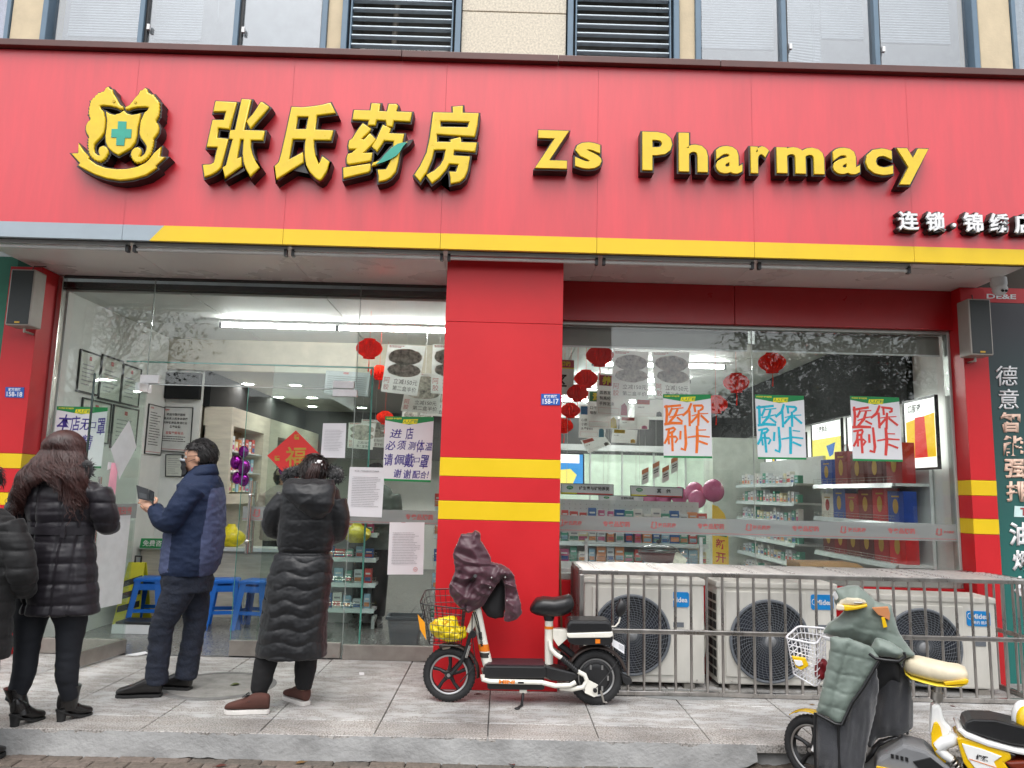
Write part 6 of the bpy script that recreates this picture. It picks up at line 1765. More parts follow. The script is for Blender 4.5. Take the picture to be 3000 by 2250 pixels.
MB().tube([b1(548, 1190, -.104), b1(552, 1225, -.104), b1(600, 1238, -.104), b1(980, 1246, -.104), b1(1080, 1272, -.1), b1(1190, 1272, -.09), b1(1232, 1250, -.085)], .0155, 12).build('frame_tube', IVORY, bk, smooth=60)
MB().tube([b1(548, 1190, .104), b1(552, 1225, .104), b1(600, 1238, .104), b1(980, 1246, .104), b1(1080, 1272, .1), b1(1190, 1272, .09)], .0155, 12).build('frame_tube', IVORY, bk, smooth=60)
q = Quad(b1(668, 1222, -.121), b1(795, 1226, -.121), b1(793, 1252, -.121), b1(668, 1250, -.121))
words('MINI', q, (0, 0, .92, 1), ORAN, bk, .05, .002, keep=False)
plate(Quad(b1(808, 1236, -.121), b1(850, 1237, -.121), b1(850, 1250, -.121), b1(808, 1250, -.121)), BLK, bk, 'badge', .002)
side([(820, 1252), (875, 1254), (875, 1340), (820, 1338)], -.06, -.04, IVORY, 'stand_bracket', bevel=.003)
ks = [b1(848, 1335, -.05), b1(835, 1420, -.09), b1(800, 1500, -.16)]
ks[2].z = .008
MB().tube(ks, [.010, .009, .009], 8).build('kickstand', BLK, bk, smooth=60); MB().ball(ks[2], (.02, .013, .008), 10, 6).build('stand_foot', BLK, bk)
# seat post and rear frame
def boxtube(pts, w, d, m, nm): 
    return MB().tube([b1(*p) for p in pts], w, 4, up=(0, 1, 0)).build(nm, m, bk, bevel=.006)
rings = []
for y in (800, 900, 1000, 1135): rings.append([b1(1042, y) + V((32 * k1 * math.cos(a), .030 * math.sin(a), 0)) for a in [2 * math.pi * k / 20 for k in range(20)]])
MB().loft(rings).build('seat_tube', IVORY, bk, smooth=60)
MB().loft([[b1(1042, y) + V((34 * k1 * math.cos(a), .032 * math.sin(a), 0)) for a in [2 * math.pi * k / 20 for k in range(20)]] for y in (852, 872)]).build('orange_band', ORAN, bk, smooth=60)
MB().loft([[b1(1042, y) + V((w * k1 * math.cos(a), w * k1 * math.sin(a), 0)) for a in [2 * math.pi * k / 20 for k in range(20)]] for y, w in ((775, 44), (790, 40), (808, 37), (812, 33))]).build('post_clamp', BLK, bk, smooth=40)
side([(1070, 868), (1175, 872), (1178, 940), (1110, 1000), (1070, 940)], -.035, .035, IVORY, 'rear_gusset', bevel=.006)
for s in (-1, 1):
    MB().tube([b1(1045, 955, s * .05), b1(1052, 1010, s * .06), b1(1090, 1050, s * .07), b1(1130, 1075, s * .07)], .0155, 12).build('strut_upper', IVORY, bk, smooth=60)
    MB().tube([b1(1128, 1072, s * .07), b1(1250, 1178, s * .07)], .017, 12).build('shock_body', BLK, bk, smooth=60)
    c = MB()
    P0, P1 = b1(1135, 1078, s * .07), b1(1240, 1168, s * .07)
    dx = (P1 - P0).normalized(); e1 = V((0, 1, 0)); e2 = dx.cross(e1)
    c.tube([P0.lerp(P1, k / 70) + (e1 * math.cos(k * .75) + e2 * math.sin(k * .75)) * .019 for k in range(71)], .0042, 5)
    c.build('shock_spring', BLK, bk, smooth=60)
    MB().tube([b1(1245, 1172, s * .07), b1(1300, 1200, s * .072), b1(1318, 1240, s * .072), b1(1290, 1290, s * .072), b1(1210, 1306, s * .07), b1(1118, 1300, s * .06)], .0155, 12).build('swing_arm', IVORY, bk, smooth=60)
side([(1305, 1250), (1330, 1235), (1398, 1270), (1395, 1350), (1370, 1362), (1300, 1330)], -.082, -.074, IVORY, 'dropout_plate', bevel=.002)
MB().tube([b1(1375, 1308, -.10), b1(1375, 1308, -.07)], .014, 10).build('axle_nut', BLK, bk)
MB().tube([b1(1418, 1310, -.09), b1(1440, 1395, -.085), b1(1465, 1400, -.08)], [.008, .006, .005], 8).build('brake_arm', STEELD, bk)
MB().tube([b1(1385, 1290, -.09), b1(1480, 1190, -.07), b1(1550, 1105, -.04)], .003, 5).build('brake_cable', BLK, bk)
MB().tube([b1(1120, 990, 0.0), b1(1220, 1070, 0)], .022, 10).build('centre_shock', BLK, bk)
# saddle
sd = MB(); rings = []
for x, yt, yb, hw in ((900, 715, 735, .03), (912, 690, 750, .06), (945, 645, 765, .085), (1000, 632, 775, .10), (1080, 640, 778, .10), (1150, 628, 770, .095), (1195, 616, 750, .08), (1218, 640, 725, .06), (1226, 670, 700, .03)):
    c = b1(x, (yt + yb) / 2); hz = (yb - yt) / 2 * k1
    rings.append([c + V((0, hw * (1 - .12 * max(0, -math.sin(a))) * math.copysign(abs(math.cos(a)) ** .7, math.cos(a)), hz * math.copysign(abs(math.sin(a)) ** .7, math.sin(a)))) for a in [2 * math.pi * k / 24 for k in range(24)]])
sd.loft(rings).build('saddle', BLACKL, bk, smooth=180)
# rear box seat
side([(1168, 830), (1180, 800), (1200, 792), (1460, 794), (1492, 808), (1500, 850), (1498, 888), (1168, 888)], -.105, .105, BLACKL, 'rear_pad', bevel=.022)
side([(1166, 886), (1503, 874), (1506, 905), (1480, 917), (1185, 920), (1168, 910)], -.112, .112, IVORY, 'pad_trim', bevel=.006)
side([(1170, 918), (1505, 912), (1505, 955), (1480, 975), (1220, 975), (1180, 955)], -.10, .10, BLK, 'rear_box', bevel=.01)
plate(Quad(b1(1376, 930, -.101), b1(1411, 930, -.101), b1(1411, 961, -.101), b1(1376, 961, -.101)), ORAN, bk, 'orange_badge', .002)
# mirror
MB().tube([b1(1498, 855, -.02), b1(1535, 850, -.03), b1(1560, 820, -.03), b1(1570, 780, -.03)], .006, 8).build('mirror_stem', IVORY, bk, smooth=60)
MB().ball(b1(1568, 708, -.03), (.018, .02, 66 * k1), 16, 10, Matrix.Rotation(R_(10), 3, 'Y')).build('mirror', BLK, bk, smooth=180)
mm = MB(); mm.ball(b1(1575, 715, -.035), (38 * k1, .022, 62 * k1), 16, 10, Matrix.Rotation(R_(14), 3, 'Y')); mm.build('mirror_shell', BLK, bk, smooth=180)
# fenders, tail flap, tag
def arc(C, R, a0, a1, w, m, nm, th=.004):
    b = MB(); N = 22; P = []
    for i in range(N + 1):
        a = a0 + (a1 - a0) * i / N
        for (dr, dy) in ((-.012, -w), (0, -w * .8), (.008, 0), (0, w * .8), (-.012, w)):
            P.append(C + V(((R + dr) * math.cos(a), dy, (R + dr) * math.sin(a))))
    b.add(P, [(i * 5 + k, i * 5 + k + 1, i * 5 + k + 6, i * 5 + k + 5) for i in range(N) for k in range(4)])
    o = b.build(nm, m, bk, smooth=60)
    sf = o.modifiers.new('t', 'SOLIDIFY'); sf.thickness = th
    return o
arc(rwC, .205, R_(172), R_(14), .048, BROWN, 'rear_fender'); arc(fwC, .198, R_(112), R_(-5), .040, BROWN, 'front_fender')
side([(1575, 1195), (1600, 1215), (1655, 1240), (1655, 1275), (1620, 1285), (1590, 1262)], -.045, .045, BLK, 'mud_flap', bevel=.005)
side([(242, 1008), (300, 992), (312, 1000), (300, 1016), (250, 1024)], -.03, .03, mat('fender_tip', hx('8E8478'), r=.5), 'fender_tip', bevel=.003)
q = Quad(b1(1506, 935, -.06), b1(1596, 985, -.06), b1(1594, 1048, -.06), b1(1502, 985, -.06))
plate(q, PAPER, bk, 'number_tag', .002); rows_of_print(q, bk, INKG, [(.2 + i * .12, 1) for i in range(5)], .05, .55, .95, .003)
# basket
ct_ = [b1(88, 665, -.14), b1(430, 705, -.14), b1(405, 590, .14), b1(105, 600, .14)]
cb2 = [b1(150, 965, -.12), b1(395, 975, -.12), b1(380, 900, .12), b1(170, 900, .12)]
bsk = wire_basket('basket', ct_, cb2, BLK, bk, 7, 6)
plate(Quad(b1(78, 740, -.145), b1(130, 800, -.145), b1(140, 925, -.145), b1(95, 850, -.145)), mat('plate_orange', hx('E2951C'), r=.35), bk, 'basket_plate', .004)
# jacket cover over the handlebar
jk = [(385, 160), (470, 150), (490, 130), (530, 150), (538, 210), (575, 270), (608, 330), (615, 368), (690, 385), (750, 420), (785, 470), (802, 560), (835, 680), (842, 750), (800, 792), (735, 812), (700, 805), (712, 700), (706, 530), (695, 490), (650, 545), (600, 620), (560, 690), (520, 720), (440, 745), (385, 715), (335, 660), (300, 600), (297, 540), (322, 480), (342, 430), (326, 330), (330, 280), (360, 220)]
jt = thing('wind_jacket', 'maroon padded jacket cover draped over the white scooter handlebar', 'jacket', (b1(560, 740).x, Y1, b1(560, 740).z))
def jfold(p):
    x, y = p
    a = noise.noise(V((x / 150, y / 42, 2.2)))
    f = .030 * (1 - 2 * abs(noise.noise(V((x / 190 + y / 400, (y - .35 * x) / 72, .7))))) - .012 + .010 * a
    f += .03 * math.exp(-((x - 460) / 60) ** 2 - ((y - 520 + .4 * (x - 460)) / 40) ** 2) * -1.2
    f += .016 * (1 - 2 * abs(noise.noise(V(((x + .5 * y) / 62, y / 200, 3.3))))) * (1 if 400 < y else .2)
    return f
puffy('body', jk, b1, .085, 95, MAROON, jt, 7, .005, 14, .0055, -.03, 2, jfold)
o = puffy('lining', [(520, 700), (600, 600), (690, 470), (725, 560), (725, 700), (708, 800), (640, 815), (570, 790)], b1, .05, 60, BLKM, jt, 12, .006, 9, .009, .055)  # black piece painting the shade in the jacket's open hollow
for x, y in ((615, 478), (715, 475), (605, 550), (728, 645)): MB().ball(b1(x, y, -.118), .007, 8, 6).build('snap_button', STEEL, jt)
# yellow bag in the basket
BAGP = mat('bag_yellow_print', hx('EBD016'), r=.28, var=.06, vs=9)
bg_ = thing('plastic_bag', 'bright yellow printed plastic bag inside the black basket', 'bag', b1(280, 960))
puffy('bag', [(150, 830), (200, 790), (300, 770), (355, 775), (375, 850), (425, 850), (428, 930), (380, 960), (290, 972), (190, 930), (150, 880)], b1, .05, 60, BAGP, bg_, 7, .03, 24, .005, -.02, 1)
RPR = mat('bag_red_print', hx('D2452A'), r=.35)
mb = MB()
for cx, cy in ((195, 815), (270, 812)):
    for k in range(9):
        a = 2 * math.pi * k / 9; mb.add([b1(cx + 8 * math.cos(a - .3), cy + 8 * math.sin(a - .3), -.074), b1(cx + 34 * math.cos(a), cy + 24 * math.sin(a), -.074), b1(cx + 8 * math.cos(a + .3), cy + 8 * math.sin(a + .3), -.074)], [(0, 1, 2)])
mb.build('red_print', RPR, bg_, fix=False)

# ================================================================ yellow scooter at the right, under a green quilted cover
A2_ = R_(25)
P2 = V((1.756, 4.45, 0)); d2 = V((math.cos(A2_), -math.sin(A2_), 0)); n2 = V((-d2.y, d2.x, 0))
if n2.y < 0: n2 = -n2
def b2(x, y, o=0.): return atp(2200 + .3917 * x, 1600 + .3917 * y, P2, n2) + n2 * o
s2 = thing('electric_scooter', 'yellow and white electric scooter under a green quilted cover at the right', 'scooter', (P2.x, P2.y, ZS))
YPL = mat('scooter_yellow', hx('E3B80C'), r=.25, coat=.5, var=.05); WPL = mat('scooter_white', hx('E6E6E4'), r=.22, coat=.5, var=.03); CREAM = mat('saddle_cream', hx('CFC4AA'), r=.55, var=.12, vs=14); GRD = mat('deck_grey', hx('77787A'), r=.5)
C2 = b2(470, 1520); C2.z = ZS + .176
wd = V((math.cos(R_(52)), -math.sin(R_(52)), 0))
torus_wheel(s2, C2, V((-wd.y, wd.x, 0)), .176, .026, 5, False, RIMS)
k2 = (b2(1100, 1000) - b2(900, 1000)).length / 200
def side2(pts, o0, o1, m, nm, bevel=.01, par=None): return MB().slab([b2(x, y, o0) for x, y in pts], n2 * (o1 - o0)).build(nm, m, par or s2, bevel=bevel)
for s in (-1, 1): MB().tube([C2 + n2 * (s * .05), b2(560, 1300, s * .05), b2(700, 1000, s * .04)], .014, 10).build('fork_leg', WPL, s2, smooth=60)
Cf = C2 + V((0, 0, .0))
fm = MB(); N = 16; P = []
for i in range(N + 1):
    a = R_(128 - 70 * i / N)
    for dy in (-.04, -.03, 0, .03, .04):
        P.append(C2 + wd * (.2 * math.cos(a)) + V((0, 0, .2 * math.sin(a) + (.008 if dy == 0 else 0))) + V((-wd.y, wd.x, 0)) * dy)
fm.add(P, [(i * 5 + k, i * 5 + k + 1, i * 5 + k + 6, i * 5 + k + 5) for i in range(N) for k in range(4)])
o = fm.build('front_fender', YPL, s2, smooth=60); o.modifiers.new('t', 'SOLIDIFY').thickness = .004
MB().tube([b2(700, 1000), b2(760, 520)], .022, 12).build('steering_column', WPL, s2, smooth=60)
MB().tube([b2(760, 520, -.07), b2(750, 500, -.03), b2(750, 500, .03), b2(760, 520, .07)], .012, 10).build('handlebar', BLK, s2)
# dashboard pod above the cover
side2([(655, 425), (690, 412), (780, 420), (868, 405), (872, 428), (800, 446), (720, 458), (668, 448)], -.165, -.02, YPL, 'headlight_pod', .012)
side2([(662, 420), (668, 388), (720, 366), (800, 368), (850, 384), (866, 404), (780, 418), (690, 412)], -.155, -.03, mat('pod_cover', hx('C9BFA8'), r=.3, var=.25, vs=25), 'pod_cover', .016)
side2([(640, 440), (650, 405), (700, 415), (705, 450), (660, 452)], -.175, -.03, mat('lamp_clear', hx('D8CDB8'), r=.15), 'headlight_lens', .01)
side2([(770, 392), (840, 392), (835, 404), (775, 406)], -.160, -.15, RIMS, 'pod_trim', .004)
# floor deck
side2([(940, 1545), (1130, 1435), (1300, 1480), (1500, 1640), (1480, 1760), (960, 1760), (920, 1650)], -.11, .11, GRD, 'deck', .02)
side2([(935, 1590), (1450, 1690), (1450, 1760), (930, 1700)], -.122, -.112, YPL, 'deck_side', .004)
for i in range(4):
    x = 1040 + i * 35; MB().slab([b2(x, 1505 + i * 8, -.112), b2(x + 22, 1510 + i * 8, -.112), b2(x + 24, 1540 + i * 8, -.112), b2(x + 2, 1535 + i * 8, -.112)], -n2 * .003).build('deck_slot', BLK, s2)
side2([(1200, 1560), (1330, 1530), (1470, 1640), (1300, 1680)], -.116, -.11, BLK, 'deck_grip', .003)
# rear body
side2([(1345, 1180), (1395, 1160), (1420, 1200), (1440, 1290), (1500, 1350), (1470, 1480), (1480, 1600), (1430, 1620), (1360, 1500), (1332, 1370)], -.05, .05, WPL, 'seat_post_cover', .016)
side2([(1360, 1300), (1385, 1290), (1410, 1330), (1430, 1420), (1460, 1540), (1450, 1600), (1400, 1580), (1345, 1470), (1340, 1380)], -.062, -.045, YPL, 'post_panel', .006)
MB().tube([b2(1390, 1170), b2(1400, 1045)], .018, 14).build('seat_post', STEELD, s2, smooth=60); MB().tube([b2(1388, 1150), b2(1394, 1090)], .030, 14).build('post_clamp', STEELD, s2, smooth=50)
rings = []; r2_ = []
for x, yt, yb, hw in ((1142, 880, 905, .03), (1152, 835, 935, .06), (1190, 812, 960, .09), (1280, 825, 985, .10), (1380, 850, 1008, .105), (1480, 875, 1015, .105), (1560, 885, 1010, .095), (1605, 905, 1000, .075), (1620, 945, 985, .04)):
    c = b2(x, (yt + yb) / 2); hz = (yb - yt) / 2 * k2
    rings.append([c + n2 * (hw * math.copysign(abs(math.cos(a)) ** .75, math.cos(a))) + V((0, 0, hz * math.copysign(abs(math.sin(a)) ** .75, math.sin(a)))) for a in [2 * math.pi * k / 24 for k in range(24)]])
    c2 = b2(x, yb + 6); r2_.append([c2 + n2 * ((hw + .006) * math.cos(a)) + V((0, 0, 15 * k2 * math.sin(a))) for a in [2 * math.pi * k / 20 for k in range(20)]])
MB().loft(rings).build('saddle', CREAM, s2, smooth=180); MB().loft(r2_).build('saddle_base', mat('base_yellow', hx('D8C23C'), r=.35), s2, smooth=180)
side2([(1425, 985), (1600, 965), (1612, 985), (1590, 1000), (1440, 1010)], -.1065, -.06, YPL, 'worn_patch', .004)
# rear rack seat
side2([(1575, 1320), (1590, 1275), (1640, 1258), (1800, 1262), (2000, 1310), (2200, 1370), (2200, 1480), (1900, 1440), (1700, 1380), (1590, 1345)], -.10, .10, BLACKL, 'rear_seat', .03)
side2([(1522, 1330), (1545, 1312), (1600, 1350), (1750, 1410), (1950, 1465), (2200, 1500), (2200, 1545), (1950, 1500), (1750, 1450), (1580, 1385)], -.125, .125, WPL, 'rack_rail', .010)
side2([(1520, 1395), (1545, 1380), (1700, 1425), (1915, 1500), (1920, 1545), (1870, 1570), (1925, 1650), (1890, 1720), (1760, 1740), (1660, 1690), (1570, 1570)], -.115, .115, YPL, 'side_cover', .02)
side2([(1555, 1425), (1700, 1465), (1850, 1520), (1790, 1560), (1830, 1640), (1760, 1690), (1680, 1640), (1600, 1540)], -.121, -.112, WPL, 'side_panel', .006)
words('绿源', Quad(b2(1662, 1500, -.122), b2(1748, 1518, -.122), b2(1744, 1562, -.122), b2(1658, 1540, -.122)), (0, 0, 1, 1), BLK, s2, .04, .003)
MB().slab([b2(1610, 1535, -.1225), b2(1850, 1612, -.1225), b2(1850, 1617, -.1225), b2(1610, 1540, -.1225)], -n2 * .001).build('orange_line', ORAN, s2)
side2([(1860, 1560), (2042, 1550), (2100, 1600), (2042, 1640), (1920, 1612)], -.118, .118, mat('tail_amber', hx('6E2A18'), r=.2), 'tail_light', .012)
MB().ball(b2(2040, 1300, 0), (.055, .05, .095), 20, 14).build('rear_pod', WPL, s2, smooth=180); MB().ball(b2(2055, 1300, -.03), (.05, .04, .075), 20, 14).build('rear_pod_panel', YPL, s2, smooth=180)
MB().tube([b2(1395, 1480, -.06), b2(1440, 1440, -.07), b2(1500, 1420, -.07), b2(1520, 1380, -.07)], [.03, .032, .03, .028], 12).build('swing_bracket', WPL, s2, smooth=60)
MB().tube([b2(1400, 1490, -.06), b2(1440, 1530, -.07), b2(1490, 1565, -.07)], [.026, .024, .02], 12).build('swing_bracket', WPL, s2, smooth=60)
c = MB(); Pa, Pb = b2(1485, 1560, -.06), b2(1640, 1760, -.06); dx = (Pb - Pa).normalized(); e1 = n2; e2 = dx.cross(e1)
c.tube([Pa.lerp(Pb, k / 70) + (e1 * math.cos(k * .7) + e2 * math.sin(k * .7)) * .02 for k in range(71)], .005, 6); c.build('shock_spring', STEELD, s2, smooth=60); MB().tube([Pa, Pb], .011, 10).build('shock_rod', BLK, s2)
torus_wheel(s2, V((b2(1900, 1800).x, b2(1900, 1800).y, ZS + .18)), n2, .18, .03, 5, True, RIMS)
# basket with reflector
ct2 = [b2(270, 660, -.13), b2(500, 705, -.13), b2(560, 640, .12), b2(340, 622, .12)]
cb3 = [b2(320, 920, -.11), b2(490, 1020, -.11), b2(565, 985, .10), b2(400, 900, .10)]
wire_basket('basket', ct2, cb3, mat('wire_white', (.72, .72, .74), r=.3), s2, 7, 6, .0026, .006)
side2([(318, 785), (420, 800), (445, 860), (390, 893), (350, 870)], -.145, -.128, YPL, 'reflector_shell', .006); side2([(335, 812), (395, 820), (405, 850), (375, 862), (350, 850)], -.152, -.146, PAPER, 'reflector', .004)
t = thing('plastic_bag', 'red and dark red bundle inside the white wire basket', 'bag', b2(520, 980))
puffy('bundle', [(470, 900), (500, 835), (560, 840), (590, 900), (580, 990), (520, 1005), (470, 970)], b2, .05, 40, mat('bundle_red', hx('7A1620'), r=.4, var=.5, vs=20), t, 12, .012, 15, .008, 0)
# quilted cover
GRNC = mat('cover_green', hx('6C7870'), r=.5, var=.10, vs=14, sheen=.2, bump=.2, bs=24); FLEECE = mat('cover_fleece', hx('333438'), r=.95, var=.15, vs=30, sheen=.6, bump=.4, bs=220)
cv = thing('scooter_cover', 'grey green quilted wind cover with dark fleece lining hanging over the yellow scooter', 'cover', b2(800, 1640))
def qf(p):
    x, y = p
    f = noise.noise(V((x / 170, y / 330, 1.3))) * .022 + .010 * (1 - 2 * abs(noise.noise(V(((x + .45 * y) / 150, (y - .2 * x) / 380, 4)))))
    f += .0035 * noise.noise(V((x / 40, y / 22, 9)))
    for y0 in (560, 760, 900, 1030, 1150): f -= .006 * math.exp(-((y - y0 - .22 * (x - 700) - 14 * noise.noise(V((x / 130, y0, 0)))) / 8) ** 2)
    f -= .012 * math.exp(-((x - 735 + .28 * (y - 690)) / 9) ** 2) if y > 690 and x < 900 else 0
    return f
def ff(p): return .022 * noise.noise(V((p[0] / 70, p[1] / 330, 2))) + .012 * (1 - 2 * abs(noise.noise(V((p[0] / 60 + p[1] / 500, p[1] / 240, 7)))))
puffy('fleece_lining', [(495, 1180), (650, 1262), (720, 1200), (820, 1020), (930, 800), (960, 1000), (930, 1200), (880, 1400), (840, 1640), (760, 1720), (680, 1659), (500, 1590), (490, 1400)], b2, .04, 60, FLEECE, cv, 12, .010, 7, .009, -.15, 3, ff)
puffy('fleece_lining', [(900, 830), (1080, 820), (1130, 900), (1190, 980), (1215, 1100), (1220, 1230), (1228, 1370), (1130, 1430), (960, 1450), (900, 1540), (860, 1500), (880, 1300), (930, 1100)], b2, .07, 90, FLEECE, cv, 14, .01, 7, .010, .05, 4, ff)
puffy('inner_shadow_cloth', [(930, 800), (1110, 840), (1130, 920), (1125, 1050), (1060, 1000), (920, 1110), (915, 980)], b2, .03, 60, BLKM, cv, 14, .004, 7, .011, -.015)  # black sheet set in for the shade between the cover's folds
puffy('lower_binding', [(960, 1440), (1130, 1400), (1225, 1365), (1190, 1410), (1090, 1440), (960, 1500), (930, 1560), (850, 1640), (830, 1600), (900, 1500)], b2, .05, 40, BLK, cv, 14, .004, 7, .011, .0)
puffy('quilted_back', [(630, 310), (720, 288), (800, 285), (870, 340), (930, 405), (1050, 430), (1080, 540), (1110, 640), (1200, 770), (1235, 810), (1145, 835), (1120, 900), (1080, 830), (950, 790), (900, 745), (720, 695), (600, 655), (530, 640), (575, 570), (660, 510), (705, 470), (640, 450), (620, 400)], b2, .09, 110, GRNC, cv, 10, .003, 9, .008, -.03, 2, qf)
puffy('quilted_flap', [(600, 630), (730, 640), (890, 700), (955, 770), (952, 800), (840, 990), (760, 1100), (690, 1255), (640, 1250), (510, 1180), (497, 1172), (530, 1040), (560, 900), (590, 760)], b2, .03, 40, GRNC, cv, 10, .002, 12, .007, -.185, 2, qf)
puffy('hand_muff', [(880, 745), (930, 640), (1040, 680), (1130, 738), (1142, 765), (1100, 800), (1000, 792), (930, 782)], b2, .06, 50, GRNC, cv, 10, .003, 9, .008, -.15, 3, qf)
for P in ([(952, 800), (840, 990), (760, 1100), (690, 1255), (640, 1250), (510, 1180)], [(880, 749), (930, 784), (1000, 795), (1095, 803), (1140, 768), (1128, 738)], [(495, 1180), (490, 1400), (500, 1590), (680, 1659)], [(660, 1262), (665, 1500), (680, 1659)]):
    MB().tube([b2(x, y, -.225 if P[0][1] < 1000 else -.195) for x, y in P], .008, 8).build('binding', BLK, cv, smooth=60)
side2([(905, 440), (1020, 432), (1035, 480), (1030, 530), (980, 500), (950, 490)], -.142, -.10, mat('patch_brown', hx('B97A4E'), r=.7), 'brown_patch', .002, cv)
side2([(970, 505), (995, 505), (1015, 575), (985, 582)], -.146, -.10, YPL, 'yellow_patch', .002, cv)
side2([(612, 350), (632, 318), (650, 345), (660, 372), (640, 392)], -.115, -.09, mat('silver_lining', (.6, .6, .6), r=.3, m=.4), 'silver_lining', .006, cv)
side2([(530, 640), (600, 660), (600, 690), (560, 680)], -.11, -.06, mat('silver_lining'), 'silver_lining', .006, cv)
# ================================================================ people
SKIN = mat('skin', hx('C99A80'), r=.5, var=.08, vs=20); HAIRB = mat('hair_black', (.012, .010, .010), r=.55, var=.4, vs=60); HAIRN = mat('hair_brown', hx('2E1C1A'), r=.38, var=.45, vs=50)
PUFF = mat('coat_plum_black', hx('17131A'), r=.46, sp=.42, var=.2, vs=20, sheen=.1, bump=.25, bs=14, bst=(1, 1, 1.8)); PUFF2 = mat('coat_black', hx('131417'), r=.45, sp=.42, var=.2, vs=20, sheen=.1, bump=.22, bs=14, bst=(1, 1, 1.4)); PUFF3 = mat('coat_charcoal', hx('161617'), r=.58, sp=.35, var=.2, sheen=.1, bump=.4, bs=15, bst=(1, 1, 1.6))
FUR = mat('black_fur', (.008, .008, .009), r=.8, sheen=.4); JEAN = mat('dark_jeans', hx('1C2230'), r=.85, var=.3, vs=22, bump=.5, bs=60); LEG = mat('leggings', hx('10141C'), r=.8, var=.15); TRK = mat('black_trousers', hx('0E0E10'), r=.85, var=.15)
NAVY = mat('jacket_navy', hx('1B2740'), r=.75, sp=.3, var=.12, bump=.8, bs=18); SLATE = mat('jacket_slate', hx('4A5270'), r=.75, sp=.3, var=.12, bump=.8, bs=18); SHOEB = mat('shoe_leather', (.012, .011, .011), r=.28, var=.2); SUEDE = mat('shoe_suede', hx('4A2A22'), r=.85, var=.15); SOLEW = mat('sole_white', hx('CFCBC6'), r=.6); SOLEB = mat('sole_black', (.015, .015, .015), r=.7)
def ell(c, hw, hd, n=28, e=1., yaw=0.):
    o = []
    for k in range(n):
        a = 2 * math.pi * k / n
        x = hw * math.copysign(abs(math.cos(a)) ** e, math.cos(a)); y = hd * math.copysign(abs(math.sin(a)) ** e, math.sin(a))
        o.append(c + V((x * math.cos(yaw) - y * math.sin(yaw), x * math.sin(yaw) + y * math.cos(yaw), 0)))
    return o
def mapper(off, k, Y):
    return lambda x, y, o=0.: at(off[0] + k * x, off[1] + k * y, Y) + V((0, o, 0))
def rows_loft(mb, P, rows, e=.9):
    """rows: (y, xl, xr, half depth, depth offset)"""
    R = []
    for y, xl, xr, hd, oy in rows:
        a, b = P(xl, y, oy), P(xr, y, oy)
        R.append(ell((a + b) / 2, (b.x - a.x) / 2, hd, 32, e))
    R = R[::-1] if R[0][0].z > R[-1][0].z else R
    return mb.loft(R)
def limb(mb, pts, rs, n=16):
    """tapered limb through pts with extra points between"""
    PP, RR = [], []
    for i in range(len(pts) - 1):
        for q in range(5):
            f = q / 5; PP.append(V(pts[i]).lerp(V(pts[i + 1]), f)); RR.append(rs[i] + (rs[i + 1] - rs[i]) * f)
    PP.append(V(pts[-1])); RR.append(rs[-1])
    for _ in range(2): PP = [PP[0]] + [(PP[i - 1] + PP[i] * 2 + PP[i + 1]) / 4 for i in range(1, len(PP) - 1)] + [PP[-1]]
    return mb.tube(PP, RR, n)
def head_blobs(mb, c, f, s=1.):
    """skull, jaw, nose, ears round centre c looking along f (unit, roughly level)"""
    r = f.cross(V((0, 0, 1))).normalized(); u = r.cross(f)
    M = Matrix((r, f, u)).transposed()
    mb.ball(c + u * .015 * s, (.074 * s, .094 * s, .096 * s), 20, 14, M)
    mb.ball(c + f * .028 * s - u * .052 * s, (.056 * s, .062 * s, .062 * s), 16, 10, M)
    mb.ball(c + f * .062 * s - u * .092 * s, (.026 * s, .022 * s, .020 * s), 12, 8, M)
    mb.tube([c + f * .088 * s + u * .012 * s, c + f * .104 * s - u * .018 * s, c + f * .112 * s - u * .032 * s], [.009 * s, .012 * s, .013 * s], 10)
    mb.ball(c + f * .086 * s + u * .030 * s, (.05 * s, .014 * s, .012 * s), 14, 8, M)
    mb.ball(c + f * .088 * s - u * .062 * s, (.026 * s, .010 * s, .012 * s), 12, 8, M)
    for q in (-1, 1):
        mb.ball(c + r * (q * .076 * s) - f * .008 * s - u * .012 * s, (.012 * s, .020 * s, .033 * s), 10, 8, M)
    return r, u, M
def eyes(c, f, r, u, par, s=1.):
    for q in (-1, 1):
        MB().ball(c + f * .080 * s + r * (q * .032 * s) + u * .004 * s, (.014 * s, .012 * s, .010 * s), 12, 8).build('eye', mat('eye_white', (.7, .68, .65), r=.2), par, smooth=180)
        MB().ball(c + f * .0905 * s + r * (q * .032 * s) + u * .004 * s, (.005 * s, .004 * s, .005 * s), 8, 6).build('iris', mat('iris', (.02, .012, .008), r=.2), par, smooth=180)
